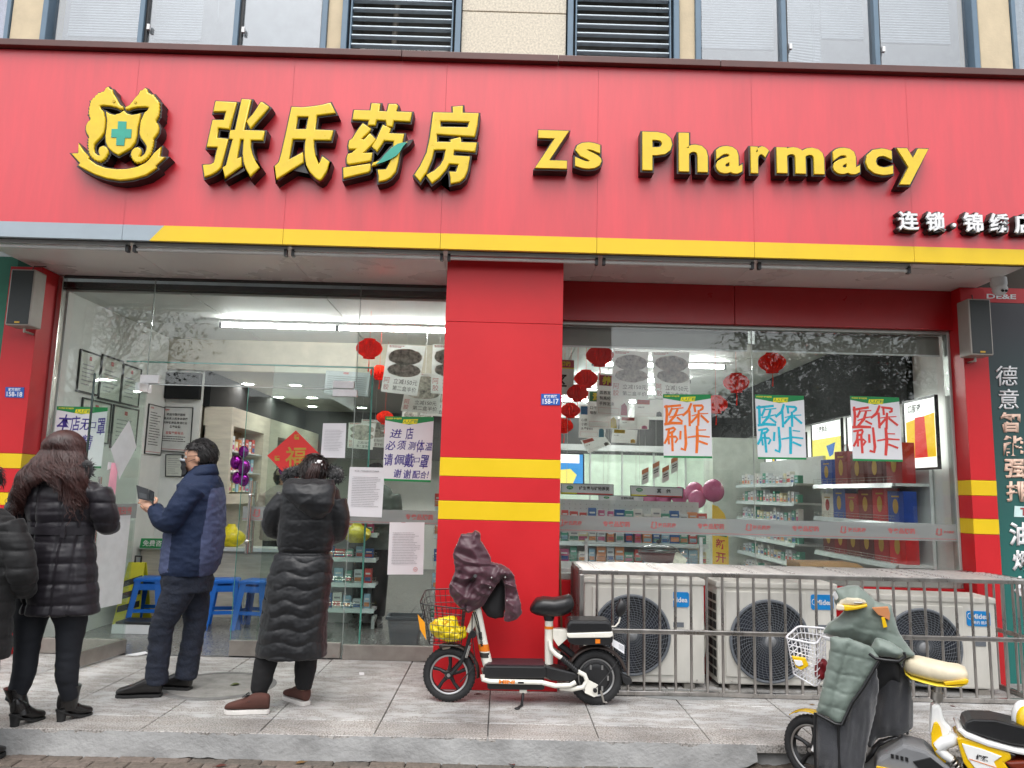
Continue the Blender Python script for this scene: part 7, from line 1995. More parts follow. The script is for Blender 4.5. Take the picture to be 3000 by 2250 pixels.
def hair_cap(c, f, par, m, s=1., front=.45, low=-.04, name='hair', thick=.012, seed=0, side=.0, strands=700):
    r = f.cross(V((0, 0, 1))).normalized(); u = r.cross(f)
    mb = MB(); nu, nv = 48, 30; vs = {}
    for j in range(nv + 1):
        ph = math.pi * j / nv
        for i in range(nu):
            th = 2 * math.pi * i / nu
            d = r * (math.sin(ph) * math.cos(th)) + f * (math.sin(ph) * math.sin(th)) + u * math.cos(ph)
            fr = d.dot(f); up_ = d.dot(u)
            p = c + u * .015 * s + r * (d.dot(r) * .080 * s) + f * (fr * .101 * s - .006 * s) + u * (up_ * .104 * s)
            streak = .004 * noise.noise(V((th * 9, ph * 1.5, seed))) + .003 * noise.noise(V((th * 25, ph * 3, seed)))
            lowlim = low * s + (.10 * s * max(0, fr - front) / (1 - front)) * 1.6 + .012 * s * noise.noise(V((th * 6, 0, seed)))
            if fr > front * .2: lowlim = max(lowlim, .0 * s + side)
            if (p - c).dot(u) > lowlim: vs[(i, j)] = len(mb.v); mb.v.append(p + d * (streak + .004))
    for j in range(nv):
        for i in range(nu):
            ks = [(i, j), ((i + 1) % nu, j), ((i + 1) % nu, j + 1), (i, j + 1)]
            if all(k in vs for k in ks): mb.f.append([vs[k] for k in ks]); mb.m.append(0)
    o = mb.build(name, m, par, smooth=180)
    sf = o.modifiers.new('t', 'SOLIDIFY'); sf.thickness = thick; sf.offset = -1
    if strands:
        rr_ = random.Random(seed + 1); st_ = MB(); vv = mb.v
        for k in range(strands):
            p = vv[rr_.randrange(len(vv))]; d = (p - c).normalized(); t_ = (-u * .9 - f * .5 + r * rr_.uniform(-.5, .5)); t_ = (t_ - d * t_.dot(d)); t_ = t_.normalized() if t_.length > .05 else -u
            L = rr_.uniform(.025, .05) * s
            st_.tube([p - d * .003, p + t_ * L * .5 + d * .006, p + t_ * L + d * rr_.uniform(-.004, .006)], [.0026, .0022, .0008], 3, caps=False)
        tag(st_.build('hair_strands', m, o, smooth=180), kind='stuff')
    return o
def shoe(par, heel, d, L, w, h, m, sole, name='shoe', sole_h=.022, heel_h=0., collar=.0):
    """shoe with its heel point at heel (ground), pointing along d"""
    d = d.normalized(); r = V((-d.y, d.x, 0)); mb = MB(); rings = []
    for f, ww, hh, lift in ((0, .55, .80, 0), (.05, .75, .95, 0), (.2, .86, 1.0, 0), (.36, .84, .98, 0), (.5, .86, .80, 0), (.65, .96, .60, 0), (.8, .95, .48, 0), (.92, .76, .38, 0), (.985, .45, .26, 0), (1., .2, .15, 0)):
        z0 = sole_h + heel_h * max(0, 1 - f * 1.9)
        c = heel + d * (L * f) + V((0, 0, z0))
        rings.append([c + r * (w / 2 * ww * math.copysign(abs(math.cos(a)) ** .8, math.cos(a))) + V((0, 0, (h * hh) * (.5 + .5 * math.copysign(abs(math.sin(a)) ** .8, math.sin(a))))) for a in [2 * math.pi * k / 20 for k in range(20)]])
    mb.loft(rings)
    o = remeshed(mb, name, m, par, .006, 3)
    sb = MB(); P = []
    for s_ in (1, -1):
        F = ((0, .5), (.04, .72), (.2, .84), (.4, .80), (.6, .95), (.78, .97), (.92, .76), (.985, .35))
        for f, ww in (F if s_ == 1 else F[::-1]): P.append(heel + d * (L * (f * 1.02 - .01)) + r * (s_ * w / 2 * ww) + V((0, 0, heel_h * max(0, 1 - f * 1.9))))
    sb.slab(P, (0, 0, sole_h)).build('sole', sole, o, bevel=.004)
    if heel_h:
        MB().loft([ell(heel + d * .026 + V((0, 0, z)), a, a, 14, .8) for z, a in ((0, .022), (.01, .022), (heel_h + sole_h, .032))]).build('heel', sole, o, smooth=60)
    return o
def project(p):
    q = p - CAM_P; zc = q.dot(_f)
    return 1500 + FPX * q.dot(_r) / zc, 1125 - FPX * q.dot(_u) / zc
def fur_ring(par, path, n, ln, m, name='fur_trim', rad=.03):
    mb = MB()
    for i in range(n):
        f = random.random() * (len(path) - 1); k = int(f); p = path[k].lerp(path[min(k + 1, len(path) - 1)], f - k)
        d = V((rng(-1, 1), rng(-1, 1), rng(-1, 1))).normalized()
        b = p + d * rad * rng(.5, 1)
        e = b + (d + V((rng(-.6, .6), rng(-.6, .6), rng(-.9, .3)))).normalized() * ln * rng(.6, 1.2)
        mb.tube([b, b.lerp(e, .5) + V((rng(-.004, .004), rng(-.004, .004), rng(-.006, .002))), e], [.0032, .0024, .0006], 3, caps=False)
    core = MB().tube(path, rad, 12).build(name, m, par, smooth=180)
    return tag(mb.build('fur_hairs', m, core), kind='stuff')
def body_of(t, head_c, f, parts, hs=1., vox=.011):
    """one continuous body: head, neck, trunk and limbs joined"""
    mb = MB()
    r, u, M = head_blobs(mb, head_c, f, hs)
    for pts, rs in parts: limb(mb, pts, rs)
    o = remeshed(mb, 'body', SKIN, t, vox, 3)
    eyes(head_c, f, r, u, o, hs)
    return o, r, u
def puffs(h, A, z0=0., sx=None, nz=.2):
    def fn(co):
        q = co.z + z0 + .012 * noise.noise(co * 5)
        v = A * (abs(math.sin(math.pi * q / h)) ** .38 - .6)
        v += A * nz * noise.noise(V((co.x * 30, co.y * 30, co.z * 14))) + A * nz * 1.5 * noise.noise(V((co.x * 9, co.y * 9, co.z * 40)))
        if sx:
            for x in sx:
                if co.y < sx[x]: v -= A * .9 * math.exp(-((co.x - x) / .012) ** 2)
        return v
    return fn
def trouser_fold(A):
    def fn(co): return A * (1 - 2 * abs(noise.noise(V((co.x * 6, co.y * 6, co.z * 16))))) + A * .6 * noise.noise(V((co.x * 25, co.y * 25, co.z * 40)))
    return fn

# ---------------------------------------------------------------- woman with curly hair, seen from behind
Yw = 4.72
P = mapper((0, 1200), .603, Yw)
w1 = thing('person', 'person with long curly brown hair, belted black padded coat and heeled boots, from behind', 'person', (P(200, 1500).x, Yw, 0))
ank = [V((P(80, 1370).x, Yw - .02, .13)), V((P(316, 1370).x, Yw + .06, .13))]
hip = [P(165, 960), P(335, 960)]; knee = [P(135, 1170, -.01), P(325, 1170, .02)]
hc = P(300, 215, .03); hc.z = 1.575
f1 = V((.12, .99, 0)).normalized()
bo, r_, u_ = body_of(w1, hc, f1, [([hc, hc + V((0, -.01, -.16)), P(295, 480, .02), P(285, 800), P(250, 990)], [.055, .06, .11, .13, .12])] + [([hip[i] - V((0, 0, .05)), knee[i], ank[i]], [.06, .045, .034]) for i in (0, 1)] + [([P(140, 400), P(100, 560), P(150, 600, .2)], [.045, .04, .03]), ([P(480, 400), P(530, 560, .02), P(470, 570, .22)], [.045, .04, .03])])
mb = MB()
for i in (0, 1): limb(mb, [hip[i] + V((0, 0, .08)), hip[i], knee[i] + V((0, 0, .16)), knee[i], knee[i] - V((0, 0, .14)), ank[i]], [.11, .108, .086, .066, .062, .045], 18)
remeshed(mb, 'leggings', LEG, w1, .009, 3, disp=trouser_fold(.0025))
mb = MB()
rows_loft(mb, P, [(330, 215, 400, .075, 0), (350, 130, 480, .10, 0), (390, 105, 505, .12, 0), (450, 128, 470, .135, 0), (520, 142, 452, .135, 0), (585, 150, 442, .125, 0), (630, 140, 448, .135, 0), (720, 130, 455, .15, 0), (850, 120, 462, .155, 0), (985, 112, 470, .155, 0)])
limb(mb, [P(130, 395), P(95, 470, .0), P(92, 570, .02), P(140, 610, .16)], [.075, .078, .072, .05]); limb(mb, [P(475, 395), P(500, 470), P(508, 555, .03), P(460, 570, .2)], [.075, .076, .070, .05])
remeshed(mb, 'coat', PUFF, w1, .0075, 3, disp=puffs(.118, .013, .02, {P(215, 600).x: 9, P(345, 600).x: 9, P(420, 600).x: 9}))
bl = [P(148, 585), P(444, 585)]; bc = (bl[0] + bl[1]) / 2
be = MB().loft([ell(bc + V((0, 0, z)), (bl[1].x - bl[0].x) / 2 + .012, .142, 36) for z in (-.022, -.012, .012, .022)], caps=False).build('belt', PUFF, w1, smooth=60)
for x in (185, 375):
    MB().bx(tuple(P(x - 8, 560, -.150) - V((0, .006, 0))), tuple(P(x + 8, 615, -.146))).build('belt_loop', PUFF, be)
fp = []
for k in range(25):
    a = math.pi * (-.05 + 1.1 * k / 24) + math.pi
    fp.append(P(310, 312, .01) + V((.125 * math.cos(a), .10 * math.sin(a), -.01 + .03 * math.cos(2 * a))))
fp2 = [q + V((0, -.005, .03)) * 1 for q in fp]
fur_ring(w1, fp, 1500, .028, FUR, rad=.042); fur_ring(w1, fp2, 1200, .028, FUR, rad=.038)
# long wavy hair: scalp volume and many loose locks falling over the collar
hb = MB(); hb.ball(hc + V((0, -.006, .018)), (.094, .10, .097), 24, 16); hb.ball(hc + V((0, -.045, -.05)), (.115, .075, .09), 24, 16)
ho = remeshed(hb, 'hair', HAIRN, w1, .009, 4, disp=lambda co: .008 * noise.noise(V((co.x * 45, co.y * 45, co.z * 5))) + .004 * noise.noise(V((co.x * 110, co.y * 110, co.z * 9))))
cm = MB(); rr_ = random.Random(3)
CL = [(rr_.uniform(11, 20), rr_.uniform(0, 6.28), rr_.uniform(.008, .020), rr_.uniform(.19, .37)) for _ in range(34)]
for i in range(1500):
    th = rr_.uniform(-.35, math.pi + .35) + math.pi; el = rr_.uniform(-.2, 1.5)
    d = V((math.cos(th) * math.cos(el), math.sin(th) * math.cos(el), math.sin(el)))
    p = hc + V((0, -.006, .018)) + V((d.x * .106, d.y * .111, d.z * .108))
    hz = V((d.x, d.y, 0)); hz = hz.normalized() if hz.length > .05 else V((0, -1, 0))
    zend = hc.z - rr_.uniform(.20, .36) - .03 * abs(hz.x); L = p.z - zend
    cl = CL[int((th * 4.1 + el * 2.3)) % 34]; zend = hc.z - .10 - cl[3] * (.14 + .60 * abs(hz.x) ** 1.6) - rr_.uniform(-.02, .03); L = p.z - zend
    am = cl[2] * rr_.uniform(.7, 1.2); fr = cl[0]; ph = cl[1] + rr_.uniform(-.35, .35); fl = rr_.uniform(.0, .04); n = 24; pts = []
    ang0 = math.acos(max(-1, min(1, d.z)))
    for k in range(n):
        f = k / (n - 1); z = p.z - L * (f * .35 + .65 * f * f if el > .5 else f)
        dz = (z - (hc.z + .018)) / .107
        rad = math.sqrt(max(0, 1 - dz * dz)) if dz > 0 else 1.
        rad = max(rad, abs(math.sin(ang0)) * .3) if dz > 0 else 1.
        ctr = hc + V((0, -.006 - (.06 * min(1.6, max(0, -dz)) if dz < 0 else 0), 0))
        spread = 1 + fl * 12 * max(0, -dz) * .35
        q = V((ctr.x + hz.x * .114 * rad * (1 + .32 * min(1, max(0, -dz))) * spread, ctr.y + hz.y * (.117 if dz > 0 else .10) * rad, z))
        if dz > 0: q.z += .009
        w_ = am * min(1.3, max(0, f - .12) * 1.9)
        pts.append(q + V((w_ * math.cos(fr * f + ph), w_ * .7 * math.sin(fr * f + ph), 0)))
    cm.tube(pts, [.0034 * (1 - .55 * k / n) for k in range(n)], 3, caps=False)
for i in range(110):
    sx_ = rr_.choice((-1, -1, -1, 1, 1)); p = hc + V((sx_ * rr_.uniform(.08, .14), -rr_.uniform(.05, .12), -rr_.uniform(.10, .18))); L = rr_.uniform(.14, .27); pts = []; fr = rr_.uniform(14, 24); am = rr_.uniform(.008, .016); ph = rr_.uniform(0, 6)
    for k in range(26):
        f = k / 25; pts.append(p + V((sx_ * .075 * math.sin(f * 1.5) + am * math.cos(fr * f + ph), -.06 * f + am * math.sin(fr * f + ph), -L * f)))
    cm.tube(pts, [.0028 * (1 - .5 * k / 26) for k in range(26)], 3, caps=False)
tag(cm.build('locks', mat('hair_curl', hx('3E2420'), r=.38, var=.5, vs=18), ho, smooth=180), kind='stuff')
for i, (hx_, hy, dx, dy) in enumerate(((50, 1545, .35, 1), (275, 1520, .55, 1))):
    hp = atz(hx_ * .603, 1200 + hy * .603, 0)
    d = V((dx, dy, 0)).normalized()
    b = shoe(w1, hp, d, .215, .085, .10, SHOEB, SOLEB, 'boot', .012, .06)
    a = ank[i]
    MB().loft([ell(V((a.x, a.y, z)) + (hp + d * .06 - V((a.x, a.y, 0))) * (1 - (z - .09) / .10) * V((1, 1, 0)).x * 0 + ((hp + d * .065) - V((a.x, a.y, 0))) * max(0, (.20 - z) / .14), rr0, rr0 * 1.1, 20) for z, rr0 in ((.06, .045), (.11, .047), (.16, .050), (.205, .056))]).build('boot_shaft', SHOEB, w1, smooth=60)

# ---------------------------------------------------------------- man in navy jacket with mask, side view
Ym = 5.48
P = mapper((0, 1200), .603, Ym)
mn = thing('person', 'person in navy and slate jacket, dark jeans, glasses and black face mask looking left', 'person', (P(860, 1350).x, Ym, 0))
hc = P(972, 232, .0)
f2 = V((-.97, -.10, -.06)).normalized()
hipm = [P(900, 800, -.08), P(930, 800, .08)]; kneem = [P(815, 1040, -.10), P(930, 1040, .08)]
ankm = [V((P(793, 1290).x, Ym - .10, .10)), V((P(885, 1300).x, Ym + .06, .10))]
sh_ = [P(985, 385, -.17), P(960, 385, .17)]; elb = [P(895, 545, -.21), P(850, 555, .16)]; wri = [P(795, 478, -.15), P(790, 500, .03)]
bo, r_, u_ = body_of(mn, hc, f2, [([hc - f2 * .02 - V((0, 0, .04)), P(985, 300), P(965, 420), P(940, 600), P(915, 800)], [.056, .062, .12, .13, .12])] + [([hipm[i], kneem[i], ankm[i]], [.085, .055, .042]) for i in (0, 1)] + [([sh_[i], elb[i], wri[i]], [.05, .042, .03]) for i in (0, 1)], 1.02)
mb = MB()
for i in (0, 1): limb(mb, [hipm[i] + V((0, 0, .06)), hipm[i] - V((0, 0, .10)), kneem[i], kneem[i].lerp(ankm[i], .5), ankm[i] - V((0, 0, .02))], [.12, .105, .076, .07, .07], 18)
rows_loft(mb, P, [(770, 800, 1030, .16, 0), (830, 792, 1030, .165, 0), (880, 800, 1020, .15, 0)])
remeshed(mb, 'jeans', JEAN, mn, .008, 3, disp=trouser_fold(.006))
mb = MB()
rows_loft(mb, P, [(300, 925, 1045, .075, 0), (330, 900, 1062, .13, 0), (370, 880, 1072, .20, 0), (430, 868, 1080, .225, 0), (520, 830, 1085, .215, 0), (620, 808, 1082, .205, 0), (720, 795, 1070, .205, 0), (780, 790, 1040, .20, 0), (800, 795, 1030, .195, 0)])
limb(mb, [sh_[0] + V((.01, -.01, 0)), P(940, 470, -.23), elb[0] + V((0, -.005, -.01)), P(845, 530, -.20), wri[0]], [.085, .08, .073, .062, .047]); limb(mb, [sh_[1], elb[1], wri[1]], [.08, .07, .046])
jo = remeshed(mb, 'jacket', NAVY, mn, .0075, 3, disp=trouser_fold(.0055))
jo.data.materials.append(SLATE)
pan = [[(1028, 385), (1100, 375), (1110, 820), (965, 820), (975, 640), (1000, 520), (1012, 430)], [(770, 590), (815, 560), (835, 600), (815, 790), (770, 800)]]
for pl in jo.data.polygons:
    x, y = project(pl.center); x, y = x / .603, (y - 1200) / .603
    if any(pip((x, y), q) for q in pan) and pl.center.y < Ym + .16 and not (x < 840 and pl.center.y < Ym - .22): pl.material_index = 1
rings = []
for y, xl, xr, hd in ((268, 945, 1048, .080), (282, 935, 1052, .090), (300, 915, 1056, .105), (320, 905, 1060, .118)):
    a, b = P(xl, y), P(xr, y + 6); rings.append([q + V((0, 0, (q.x - (a.x + b.x) / 2) * .15)) for q in ell((a + b) / 2, (b.x - a.x) / 2, hd, 30)])
co = MB().loft(rings[::-1], caps=False).build('collar', NAVY, mn, smooth=180); co.modifiers.new('t', 'SOLIDIFY').thickness = .012
hair_cap(hc, f2, bo, HAIRB, 1.04, .30, -.055, side=.045)
# mask and glasses
mk = MB(); nu, nv = 16, 12
r_ = f2.cross(V((0, 0, 1))).normalized(); u_ = r_.cross(f2)
mk.grid(lambda u, v: hc + r_ * (.073 * math.sin((u - .5) * 2.5)) + f2 * (.036 + .096 * math.cos((u - .5) * 2.2) * (1 - .16 * v) + .004 * math.sin(v * 15)) + u_ * (-.016 - .105 * v + .012 * math.cos((u - .5) * 3) * (1 - 2 * v)), nu, nv)
mkb = MB().grid(lambda u, v: hc + r_ * (.0735 * math.sin((u - .5) * 2.5)) + f2 * (.039 + .096 * math.cos((u - .5) * 2.2)) + u_ * (-.014 - .016 * v + .012 * math.cos((u - .5) * 3)), 14, 2).build('mask_band', mat('mask_grey', hx('A9AEB4'), r=.7), bo, smooth=180)
mkb.modifiers.new('t', 'SOLIDIFY').thickness = .003
o = mk.build('face_mask', mat('mask_black', (.012, .012, .014), r=.8), bo, smooth=180); o.modifiers.new('t', 'SOLIDIFY').thickness = .003
for q in (-1, 1):
    for z0, z1 in ((-.03, .0), (-.10, -.045)): MB().tube([hc + r_ * (q * .066) + f2 * .06 + u_ * z0, hc + r_ * (q * .079) + f2 * .01 + u_ * ((z0 + z1) / 2), hc + r_ * (q * .082) - f2 * .02 + u_ * (z1 - .01)], .0018, 5).build('ear_loop', mat('mask_black'), bo)
for q in (-1, 1):
    cc = hc + f2 * .108 + r_ * (q * .033) + u_ * .006
    MB().tube([cc + r_ * (.026 * math.cos(a)) + u_ * (.017 * math.sin(a)) for a in [k * math.pi / 8 for k in range(16)]], .0018, 5, closed=True).build('glasses_rim', BLK, bo)
    MB().tube([cc + r_ * (q * .026), hc + r_ * (q * .078) + f2 * .08 + u_ * .006, hc + r_ * (q * .083) - f2 * .012 + u_ * .008], .0018, 5).build('glasses_arm', BLK, bo)
# hands
def hand(par, wrist, d, nrm, s, curl, thumb_side, spread=.5):
    """palm along d with back towards nrm; four fingers, each bent by curl, and a thumb from the side of the palm"""
    d = d.normalized(); side = d.cross(nrm).normalized() * thumb_side; nrm = nrm.normalized()
    mb = MB(); Lp = .085 * s
    rings = []
    for f, w_, t_ in ((0, .026, .019), (.3, .034, .018), (.7, .042, .016), (1, .041, .013)):
        c = wrist + d * (Lp * f); rings.append([c + side * (w_ * s * math.cos(a)) + nrm * (t_ * s * math.sin(a)) for a in [2 * math.pi * k / 16 for k in range(16)]])
    mb.loft(rings)
    for i, (o_, L, cu) in enumerate(((.030, .072, 0), (.010, .080, 1), (-.010, .075, 2), (-.029, .058, 3))):
        b = wrist + d * (Lp * .93) + side * (o_ * s)
        cdir = (d + side * (o_ * spread * 6)).normalized(); p = b; pts = [p - d * .012]; c_ = curl[i]
        ax = 0
        for j in range(3):
            ax += c_ * (.8 + .25 * j)
            dj = cdir * math.cos(ax) - nrm * math.sin(ax)
            for q in range(2): p = p + dj * (L * s * (.45, .32, .23)[j] / 2); pts.append(p)
        mb.tube(pts, [.0098 * s] * 2 + [.0092 * s, .0088 * s, .0082 * s, .0075 * s, .0055 * s], 10)
    b = wrist + d * (Lp * .28) + side * (.030 * s)
    t1 = (side * .85 + d * .55 - nrm * .25).normalized(); t2 = (side * .3 + d * .9 - nrm * .45).normalized()
    mb.tube([b - side * .012, b + t1 * (.022 * s), b + t1 * (.04 * s), b + t1 * (.04 * s) + t2 * (.018 * s), b + t1 * (.04 * s) + t2 * (.034 * s)], [.013 * s, .012 * s, .0105 * s, .0098 * s, .006 * s], 10)
    return remeshed(mb, 'hand', SKIN, par, .0032, 2)
ph0 = P(768, 440, -.15)
hand(mn, wri[0] + V((-.0, .0, .0)), V((-.75, .1, .55)), V((.35, -.75, .35)), .95, (.35, .4, .45, .5), 1)
hand(mn, wri[1] + V((-.01, -.02, -.0)), V((-.9, -.35, .1)), V((-.1, .2, -.95)), .95, (.3, .25, .3, .4), -1)
phn = thing('phone', 'smartphone in an open dark flip case held by the man', 'phone', P(770, 455, -.16))
q = Quad(P(724, 368, -.19), P(773, 387, -.16), P(776, 443, -.16), P(732, 432, -.19)); plate(q, mat('case_dark', (.025, .027, .03), r=.4), phn, 'case_cover', .005); plate(q, mat('case_slot', (.06, .065, .07), r=.3), phn, 'card_slot', .001, .0055, (.15, .5, .8, .9))
q = Quad(P(778, 388, -.16), P(815, 400, -.21), P(812, 462, -.21), P(780, 446, -.16)); plate(q, mat('case_dark'), phn, 'case_back', .004); plate(q, mat('phone_screen', (.05, .055, .06), r=.08), phn, 'screen', .004, .0045, (.08, .06, .92, .94))
hm = atz(825 * .603, 1200 + 1372 * .603, 0); hm2 = atz(912 * .603, 1200 + 1360 * .603, 0)
shoe(mn, V((ankm[0].x + .045, ankm[0].y - .01, 0)), V((-.98, -.16, 0)), .285, .098, .105, SHOEB, SOLEB, 'shoe', .02)
shoe(mn, V((ankm[1].x + .04, ankm[1].y, 0)), V((-.95, .15, 0)), .27, .098, .105, SHOEB, SOLEB, 'shoe', .02)

# ---------------------------------------------------------------- woman in the long coat, from behind
Yl = 5.15
P = mapper((300, 1200), .603, Yl)
w2 = thing('person', 'person in a long black hooded padded coat and brown shoes, hair tied up, from behind', 'person', (P(930, 1400).x, Yl, 0))
hc = P(1022, 312, .03)
f3 = V((-.25, .96, -.12)).normalized()
hipw = [P(870, 900, -.02), P(1000, 900, .04)]; kn = [P(815, 1150, -.02), P(985, 1150, .05)]
an = [V((P(775, 1380).x, 5.10, .10)), V((P(962, 1365).x, 5.24, .10))]
bo, r_, u_ = body_of(w2, hc, f3, [([hc - V((0, 0, .03)), P(1015, 390), P(1005, 520), P(985, 700), P(940, 900)], [.055, .06, .11, .11, .12])] + [([hipw[i], kn[i], an[i]], [.08, .055, .04]) for i in (0, 1)] + [([P(890, 460), P(815, 575), P(880, 600, .18)], [.045, .04, .03]), ([P(1120, 470), P(1150, 580), P(1090, 620, .2)], [.045, .04, .03])], .98)
mb = MB()
for i in (0, 1): limb(mb, [hipw[i], kn[i], kn[i].lerp(an[i], .6), an[i] + V((0, 0, .045)), an[i] + V((0, 0, .0))], [.10, .075, .066, .058, .045], 18)
remeshed(mb, 'trousers', TRK, w2, .008, 3, disp=trouser_fold(.004))
mb = MB()
rows_loft(mb, P, [(345, 930, 1110, .085, 0), (385, 880, 1150, .12, 0), (440, 865, 1158, .15, 0), (540, 862, 1140, .155, 0), (640, 852, 1125, .14, 0), (690, 850, 1112, .125, 0), (725, 836, 1118, .145, 0), (820, 806, 1112, .165, 0), (950, 786, 1096, .175, 0), (1100, 764, 1084, .18, 0), (1180, 748, 1088, .18, 0), (1196, 752, 1082, .178, 0)])
limb(mb, [P(900, 435), P(842, 505, .0), P(818, 570, .04), P(850, 590, .10), P(890, 520, .20)], [.085, .082, .074, .068, .05]); limb(mb, [P(1125, 445), P(1145, 530), P(1135, 600, .05), P(1085, 630, .18)], [.085, .08, .068, .05])
def coat2(co):
    z = co.z; A = .013
    if z < 1.02:   # wavy stitch lines below the waist
        q = z + .014 * math.sin(co.x * 34 + 3 * noise.noise(V((co.x * 3, 0, z * 6)))) + .010 * noise.noise(V((co.x * 8, co.y * 8, z * 5)))
        v = .75 * A * (abs(math.sin(math.pi * q / .085)) ** .4 - .6) + .004 * noise.noise(V((co.x * 22, co.y * 22, z * 10)))
    else:
        v = A * .3 * (abs(math.sin(math.pi * (z + .01) / .20)) ** .5 - .6)
    v += (.005 if z < 1.02 else .0035) * noise.noise(V((co.x * 12, co.y * 12, co.z * 22))) + .002 * noise.noise(V((co.x * 40, co.y * 40, co.z * 60)))
    v -= .016 * math.exp(-((z - P(980, 692).z - .0 * co.x) / .012) ** 2)
    return v
remeshed(mb, 'coat', PUFF2, w2, .007, 2, disp=coat2)
# hood hanging on the back
hm_ = MB()
R = []
for y, xl, xr, o_, th in ((340, 925, 1138, -.085, .05), (365, 900, 1150, -.12, .07), (410, 905, 1152, -.14, .085), (455, 950, 1150, -.15, .08), (490, 1000, 1130, -.15, .062), (522, 1045, 1095, -.14, .03)):
    a, b = P(xl, y, o_), P(xr, y, o_); R.append(ell((a + b) / 2, (b.x - a.x) / 2, th, 28))
hm_.loft(R[::-1])
remeshed(hm_, 'hood', PUFF2, w2, .007, 3, disp=lambda co: .006 * (1 - 2 * abs(noise.noise(V((co.x * 9, co.y * 9, co.z * 16))))) + .0015 * noise.noise(co * 45))
pth = []
for k in range(27):
    a = math.pi * (1.12 - 1.24 * k / 26)
    pth.append(P(1022, 335, .02) + V((.165 * math.cos(a), .02 + .07 * math.sin(a) - .05 * (abs(math.cos(a)) > .9), .045 * math.sin(a) + .02)))
fur_ring(w2, pth, 2200, .030, FUR, rad=.036)
hair_cap(hc, f3, bo, mat('hair_dark_brown', hx('1E1412'), r=.35, var=.5, vs=40), 1.05, .5, -.09, seed=4)
# raised ponytail
pt = MB(); b0 = hc - f3 * .085 + V((.03, 0, .045))
for i in range(90):
    a = rng(0, 6.28); rr0 = rng(0, .022); o0 = V((rr0 * math.cos(a), rr0 * math.sin(a) * .5, 0)); sp = rng(.6, 1.6)
    pt.tube([b0 + o0, b0 + V((-.01, -.03, .01)) + o0 * 1.3, b0 + V((-.028, -.045, -.05)) + o0 * sp * 1.6, b0 + V((-.045, -.035, -.12)) + o0 * sp * 1.5 + V((rng(-.01, .01), 0, rng(-.02, .02)))], [.004, .0045, .004, .0012], 4, caps=False)
tag(pt.build('ponytail', mat('hair_auburn', hx('33201D'), r=.33, var=.4, vs=40), bo, smooth=180), kind='stuff')
hcq = MB()
for i in range(26): hcq.ball(b0 + V((rng(-.022, .025), -.02 + rng(-.012, .012), rng(-.012, .03))), rng(.004, .008), 8, 6)
hcq.build('hair_clip', mat('pearl_white', (.75, .73, .72), r=.2), bo, smooth=180)
s_l = atz(300 + 805 * .603, 1200 + 1478 * .603, 0); s_r = atz(300 + 990 * .603, 1200 + 1442 * .603, 0)
a = shoe(w2, V((s_l.x, s_l.y + .02, 0)), V((-1, -.12, 0)), .27, .092, .095, SUEDE, SOLEW, 'shoe', .026)
lc = V((s_l.x - .125, s_l.y + .0, .105))
for q in (-1, 1): MB().tube([lc, lc + V((-.012, q * .03, .012)), lc + V((-.03, q * .038, .0)), lc + V((-.012, q * .012, -.002)), lc], .0035, 6).build('lace_bow', BLK, a)
for q in range(3): MB().tube([lc + V((.012 - q * .014, -.034, -.028 - q * .004)), lc + V((.006 - q * .016, 0, .0 - q * .008)), lc + V((.012 - q * .014, .034, -.028 - q * .004))], .003, 5).build('lace', BLK, a)
shoe(w2, V((s_r.x, s_r.y + .02, 0)), V((-.75, .66, 0)), .25, .092, .095, SUEDE, SOLEW, 'shoe', .026)

# ---------------------------------------------------------------- person cut by the left edge
Y0 = 4.42
P = mapper((0, 1200), .603, Y0)
p0 = thing('person', 'person in a black quilted jacket half out of the picture at the left edge', 'person', (P(-60, 1500).x, Y0, ZS))
hc = P(-88, 365, 0)
f0 = V((.3, .95, 0)).normalized()
gx = P(-190, 1500).x
bo, r_, u_ = body_of(p0, hc, f0, [([hc - V((0, 0, .03)), P(-75, 500), P(-70, 800), P(-120, 1100)], [.055, .06, .12, .12])] + [([P(-150 + s * 45, 1100), V((gx + s * .1, Y0, .35)), V((gx + s * .1, Y0, ZS + .06))], [.085, .06, .045]) for s in (-1, 1)] + [([P(40, 560), P(95, 780), P(40, 850, .15)], [.045, .04, .03]), ([P(-190, 560), P(-220, 780), P(-180, 850, .15)], [.045, .04, .03])])
mb = MB()
rows_loft(mb, P, [(480, -140, 0, .08, 0), (520, -205, 55, .12, 0), (600, -210, 60, .15, 0), (800, -205, 60, .155, 0), (1000, -260, 40, .155, 0), (1190, -275, 30, .155, 0), (1210, -270, 22, .15, 0)])
limb(mb, [P(35, 560), P(90, 690), P(105, 800, .0), P(60, 900, .12)], [.085, .08, .078, .055]); limb(mb, [P(-190, 560), P(-235, 690), P(-245, 800), P(-200, 880, .12)], [.085, .08, .075, .055])
remeshed(mb, 'jacket', PUFF3, p0, .008, 3, disp=puffs(.095, .010, .03))
mb = MB()
for s in (-1, 1): limb(mb, [P(-150 + s * 45, 1100), V((gx + s * .1, Y0, .35)), V((gx + s * .1, Y0, ZS + .08))], [.10, .075, .055])
remeshed(mb, 'trousers', TRK, p0, .010, 3)
for s in (-1, 1): shoe(p0, V((gx + s * .1, Y0 - .06, ZS - .0)), V((.1, 1, 0)), .26, .095, .09, SHOEB, SOLEB, 'shoe')
hair_cap(hc, f0, bo, HAIRB, 1.05, .5, -.09, seed=9)

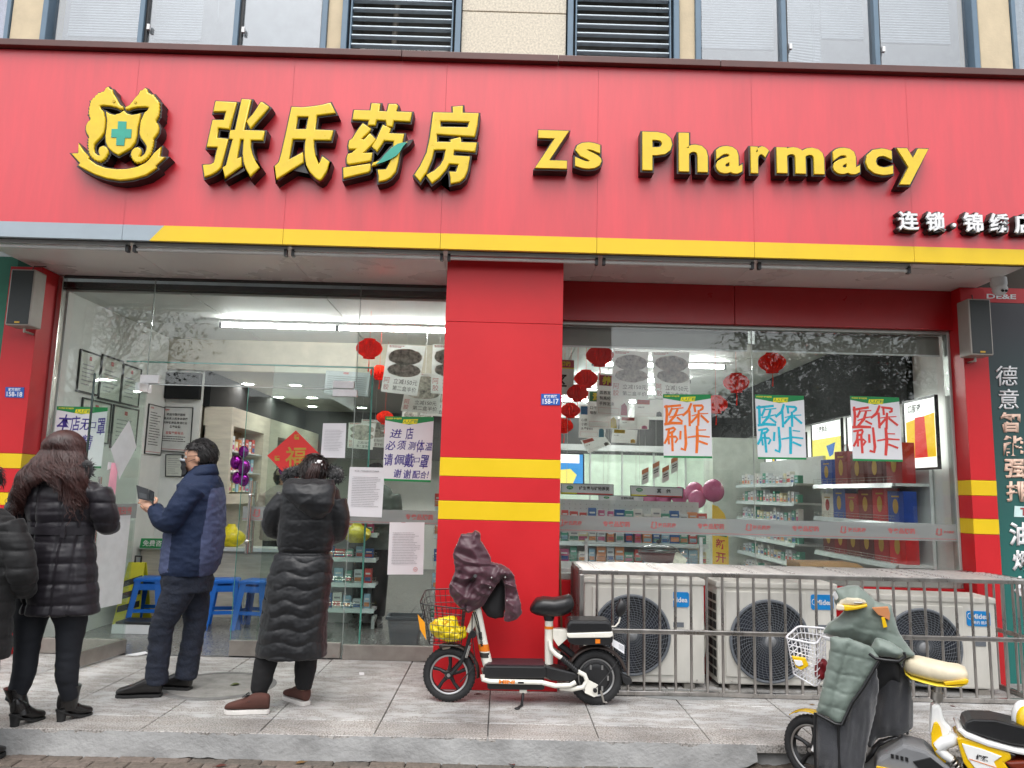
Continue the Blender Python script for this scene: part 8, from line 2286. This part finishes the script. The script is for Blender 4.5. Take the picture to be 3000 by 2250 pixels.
# ---------------------------------------------------------------- customers inside the shop
def customer(lab, px, Y, top, coat, trs, face, cap=None, bagm=None):
    g = at(px, 1700, Y); x = g.x
    t = thing('person', lab, 'person', (x, Y, 0), 'customers inside the shop')
    hc = V((x, Y, top - .12)); f = face
    bo, r_, u_ = body_of(t, hc, f, [([hc - V((0, 0, .03)), V((x, Y, top - .28)), V((x, Y, 1.1)), V((x, Y, .85))], [.055, .06, .12, .12])] + [([V((x + s * .09, Y, .85)), V((x + s * .1, Y, .45)), V((x + s * .1, Y, .08))], [.08, .055, .04]) for s in (-1, 1)], 1., .014)
    mb = MB(); R = []
    for z, hw, hd in ((.78, .235, .17), (.95, .23, .165), (1.15, .225, .16), (1.3, .23, .15), (top - .25, .16, .11), (top - .21, .08, .08)): R.append(ell(V((x, Y, z)), hw, hd))
    mb.loft(R)
    for s in (-1, 1): limb(mb, [V((x + s * .2, Y, top - .32)), V((x + s * .25, Y, 1.12)), V((x + s * .10, Y - .24, 1.10))], [.075, .065, .045])
    remeshed(mb, 'coat', coat, t, .011, 3, disp=trouser_fold(.006))
    mb = MB()
    for s in (-1, 1): limb(mb, [V((x + s * .09, Y, .82)), V((x + s * .1, Y, .45)), V((x + s * .1, Y, .09))], [.11, .085, .07])
    remeshed(mb, 'trousers', trs, t, .011, 3)
    for s in (-1, 1): shoe(t, V((x + s * .1, Y + .05, .006)), V((s * .15, -1, 0)) if face.y < 0 else V((s * .15, 1, 0)), .26, .095, .09, SHOEB, SOLEB, 'shoe')
    for s in (-1, 1): hand(t, V((x + s * .09, Y - .26, 1.10)), V((-s * .6, -.5, -.1)), V((0, -.3, 1)), .95, (.3, .3, .35, .4), s)
    hair_cap(hc, f, bo, HAIRB, 1.05, .45, -.06, seed=px)
    if cap:
        MB().loft([ell(hc + V((0, 0, z)), a, a * 1.15, 24) for z, a in ((.03, .092), (.07, .094), (.11, .07), (.128, .02))]).build('cap', cap, t, smooth=180)
    return t, V((x, Y, 0))
GREYC = mat('coat_grey_green', hx('5E6660'), r=.7, var=.1)
t, g = customer('customer in a grey coat and black trousers inside, behind the left posters', 1085, 8.25, 1.66, GREYC, TRK, V((.1, -1, 0)).normalized())
bag(V((g.x - .10, g.y - .36, .86)), .26, BAGY, 'yellow plastic bag carried by the customer in the grey coat')
t, g = customer('person with a beige cap and pale jacket inside, left of the long coated woman', 812, 9.2, 1.62, mat('coat_pale', hx('B9AFA6'), r=.7), TRK, V((1, -.3, 0)).normalized(), mat('cap_beige', hx('B7A78E'), r=.8))
# ================================================================ small things on the pavement
LEAF = [mat('leaf_green', hx('4E5527'), r=.6, var=.2), mat('leaf_brown', hx('7A5A2E'), r=.7, var=.3), mat('leaf_red', hx('5A2A20'), r=.7, var=.3), mat('leaf_tan', hx('A88A4C'), r=.7, var=.2)]
def leaf(p, s, yaw, m, lab, stand=.4):
    mb = MB(); n = 10; top, bot = [], []
    Rm = Matrix.Rotation(yaw, 3, 'Z')
    for i in range(n + 1):
        f = i / n; w_ = s * .32 * math.sin(math.pi * f ** .8)
        for k, q in ((-1, top), (1, bot)):
            q.append(p + Rm @ V((s * (f - .5), k * w_, .002 + stand * s * .5 * (abs(k) * .35 * math.sin(math.pi * f) + .25 * f * f))))
    mid = [p + Rm @ V((s * (i / n - .5), 0, .002 + stand * s * .12 * (i / n) ** 2)) for i in range(n + 1)]
    mb.add(top + mid + bot, [(i, i + 1, n + 2 + i, n + 1 + i) for i in range(n)] + [(n + 1 + i, n + 2 + i, 2 * n + 3 + i, 2 * n + 2 + i) for i in range(n)])
    mb.tube([mid[0], mid[0] + Rm @ V((-s * .25, 0, 0))], .0012, 4)
    o = mb.build('leaf', m, None, smooth=180); o.modifiers.new('t', 'SOLIDIFY').thickness = .0006
    tag(o, lab, 'leaf', 'fallen leaves')
leaf(atz(688, 2010), .075, .4, LEAF[0], 'green leaf lying on the round cover between man and long coat', 1.)
leaf(atz(1402, 2035), .045, .2, LEAF[2], 'small reddish leaf under the white scooter')
for i, (x, y, m, lab) in enumerate(((1207, 2222, 3, 'tan leaf at the foot of the kerb left of the scooter'), (1350, 2232, 1, 'brown leaf at the kerb below the scooter stand'), (1685, 2236, 1, 'brown leaf near the broken kerb end'), (880, 2236, 1, 'brown leaf on the pavers below the long coat'), (1500, 2240, 2, 'reddish leaf on the pavers in the middle'), (648, 2245, 2, 'dark leaf on the pavers at the lower edge'))):
    leaf(atz(x, y, ZS + .002), .06, i * 1.3, LEAF[m], lab)
for i, (x, y, m, lab) in enumerate(((2380, 2066, 1, 'brown leaf left of the green cover by the cage'), (2790, 2070, 2, 'rust coloured leaf scrap by the cage foot at the right'), (2100, 2032, 1, 'tiny leaf scrap at the foot of the cage'))):
    leaf(atz(x, y), .035, i * 2., LEAF[m], lab)
o = MB().slab([atz(1052, 1972) + V((0, 0, .002)), atz(1066, 1972) + V((0, 0, .002)), atz(1067, 1979) + V((0, 0, .002)), atz(1053, 1979) + V((0, 0, .002))], (0, 0, .004)).build('paper_scrap', PAPER, None)
tag(o, 'tiny white paper scrap on the slabs left of the scooter', 'paper')
o = MB().slab([atz(368, 1921) + V((0, 0, .002)), atz(425, 1911) + V((0, 0, .002)), atz(433, 1916) + V((0, 0, .002)), atz(400, 1923) + V((0, 0, .002))], (0, 0, .006)).build('floor_plate', PAPER, None)
tag(o, 'flat white card on the floor at the hinge of the open door', 'card')
c = atz(640, 2008); ring = MB()
rv = .34
mh = thing('manhole_cover', 'round cement patched cover in the slabs behind the man', 'manhole cover', (c.x, c.y, 0))
MB().lathe([(0, .001), (rv, .001), (rv, .0035), (0, .0045)], 48, Matrix.Translation((c.x, c.y, 0))).build('lid', mat('cover_cement', (.23, .225, .21), r=.85, var=.25, vs=9, bump=.4, bs=60), mh)
MB().lathe([(rv, .0015), (rv, .005), (rv + .05, .004), (rv + .055, .0012)], 48, Matrix.Translation((c.x, c.y, 0)), caps=False).build('rim', mat('rim_cement', (.15, .15, .145), r=.9, var=.3, vs=12), mh)
c = atz(2020, 2045)
MB().lathe([(0, .001), (.3, .001), (.26, .0045), (0, .005)], 40, Matrix.Translation((c.x + .0, c.y + .09, 0)) @ Matrix.Diagonal((1.25, .5, 1, 1))).build('cement_patch', mat('patch_cement', (.2, .205, .2), r=.9, var=.2, vs=10))
tag(D.objects['cement_patch'], 'grey cement patch in the slabs below the cage', 'patch')

# ================================================================ across the street, seen only mirrored in the glass: buildings and leafy trees
WALLS = [mat('far_wall_%d' % i, c_, r=.8, var=.08) for i, c_ in enumerate(((.50, .49, .47), (.24, .235, .23), (.56, .54, .51)))]
WIN = mat('far_window', (.05, .06, .07), r=.1)
for i, (x0, x1, y, h, lab) in enumerate(((-26, -9, -26, 5.6, 'pale block across the street mirrored at the left of the glass'), (-8.5, 6, -30, 13, 'grey block across the street mirrored in the middle of the glass'), (7, 26, -27, 5.2, 'cream block across the street mirrored at the right of the glass'))):
    t = thing('building', lab, 'building', ((x0 + x1) / 2, y, ZS), 'buildings across the street')
    MB().bx((x0, y - 8, ZS - .03), (x1, y, h)).build('wall', WALLS[i], t)
    wm = MB().bx((-.7, 0, -.8), (.7, .06, .8)).mesh('window', WIN)
    n = int((x1 - x0) / 2.6)
    for k in range(n):
        for z in [q for q in (2., 5., 8., 11.) if q < h - .8]: link('window', wm, t, (x0 + 1.6 + k * 2.6, y, z))
    MB().bx((x0 - .2, y - 8.2, h), (x1 + .2, y + .2, h + .3)).build('roof_edge', WALLS[1], t)
BARK = mat('bark', hx('4A4238'), r=.9, var=.3, vs=20, bump=.6, bs=40); LFM = mat('tree_leaf', (.04, .055, .025), r=.55, var=.35, vs=9)
def street_tree(x, y, H, R, lab, seed, dens=1., nb=9):
    rr_ = random.Random(seed)
    t = thing('street_tree', lab, 'tree', (x, y, ZS), 'street trees across the road')
    tk = MB(); base = V((x, y, ZS - .02)); top = V((x + rr_.uniform(-.3, .3), y, H * .45))
    tk.tube([base, base.lerp(top, .5) + V((.06, 0, 0)), top], [.17, .13, .10], 10)
    tips = []
    for b in range(nb):
        a = b * 2.4 + rr_.uniform(-.4, .4); L = R * rr_.uniform(.6, 1); s0 = base.lerp(top, rr_.uniform(.7, 1))
        e = s0 + V((math.cos(a) * L, math.sin(a) * L, rr_.uniform(.25, .55) * H)); mid = s0.lerp(e, .5) + V((rr_.uniform(-.2, .2), rr_.uniform(-.2, .2), -.1))
        tk.tube([s0, mid, e], [.055, .032, .012], 7); tips += [mid, e]
        for c_ in range(5):
            q = s0.lerp(e, rr_.uniform(.3, .95)); g_ = q + V((rr_.uniform(-1, 1), rr_.uniform(-1, 1), rr_.uniform(-.2, .9))) * R * .4
            tk.tube([q, q.lerp(g_, .5) + V((0, 0, .06)), g_], [.022, .014, .006], 5); tips += [g_, q.lerp(g_, .6)]
    tk.build('trunk', BARK, t, smooth=60)
    lf_ = MB()
    for p in tips:
        for k in range(int(42 * dens)):
            c_ = p + V((rr_.gauss(0, 1), rr_.gauss(0, 1), rr_.gauss(-.1, .8))) * R * .17
            u = V((rr_.uniform(-1, 1), rr_.uniform(-1, 1), rr_.uniform(-1, .3))).normalized(); w_ = u.cross(V((rr_.uniform(-1, 1), rr_.uniform(-1, 1), 1))).normalized(); s = rr_.uniform(.05, .10)
            b = len(lf_.v); lf_.v += [c_, c_ + u * s + w_ * s * .45, c_ + u * s * 2.1, c_ + u * s - w_ * s * .45]; lf_.f.append([b, b + 1, b + 2, b + 3]); lf_.m.append(0)
    tag(lf_.build('crown', LFM, t, fix=False), kind='stuff')
street_tree(-12.0, -9.0, 9.0, 3.4, 'bare leaning street tree mirrored in the upper left glass', 3, .6, 14)
street_tree(5.9, -2.4, 5.6, 1.9, 'leafy street tree mirrored in the right window', 5, 1.1)
street_tree(8.4, -3.2, 6.2, 2.1, 'second leafy street tree mirrored at the right edge of the window', 8, 1.)
street_tree(-17.5, -7.0, 7.4, 2.6, 'street tree farther left across the pavement', 11, .8)
street_tree(-.3, -9.5, 7.0, 2.4, 'farther street tree mirrored behind the photographer', 14, .7)
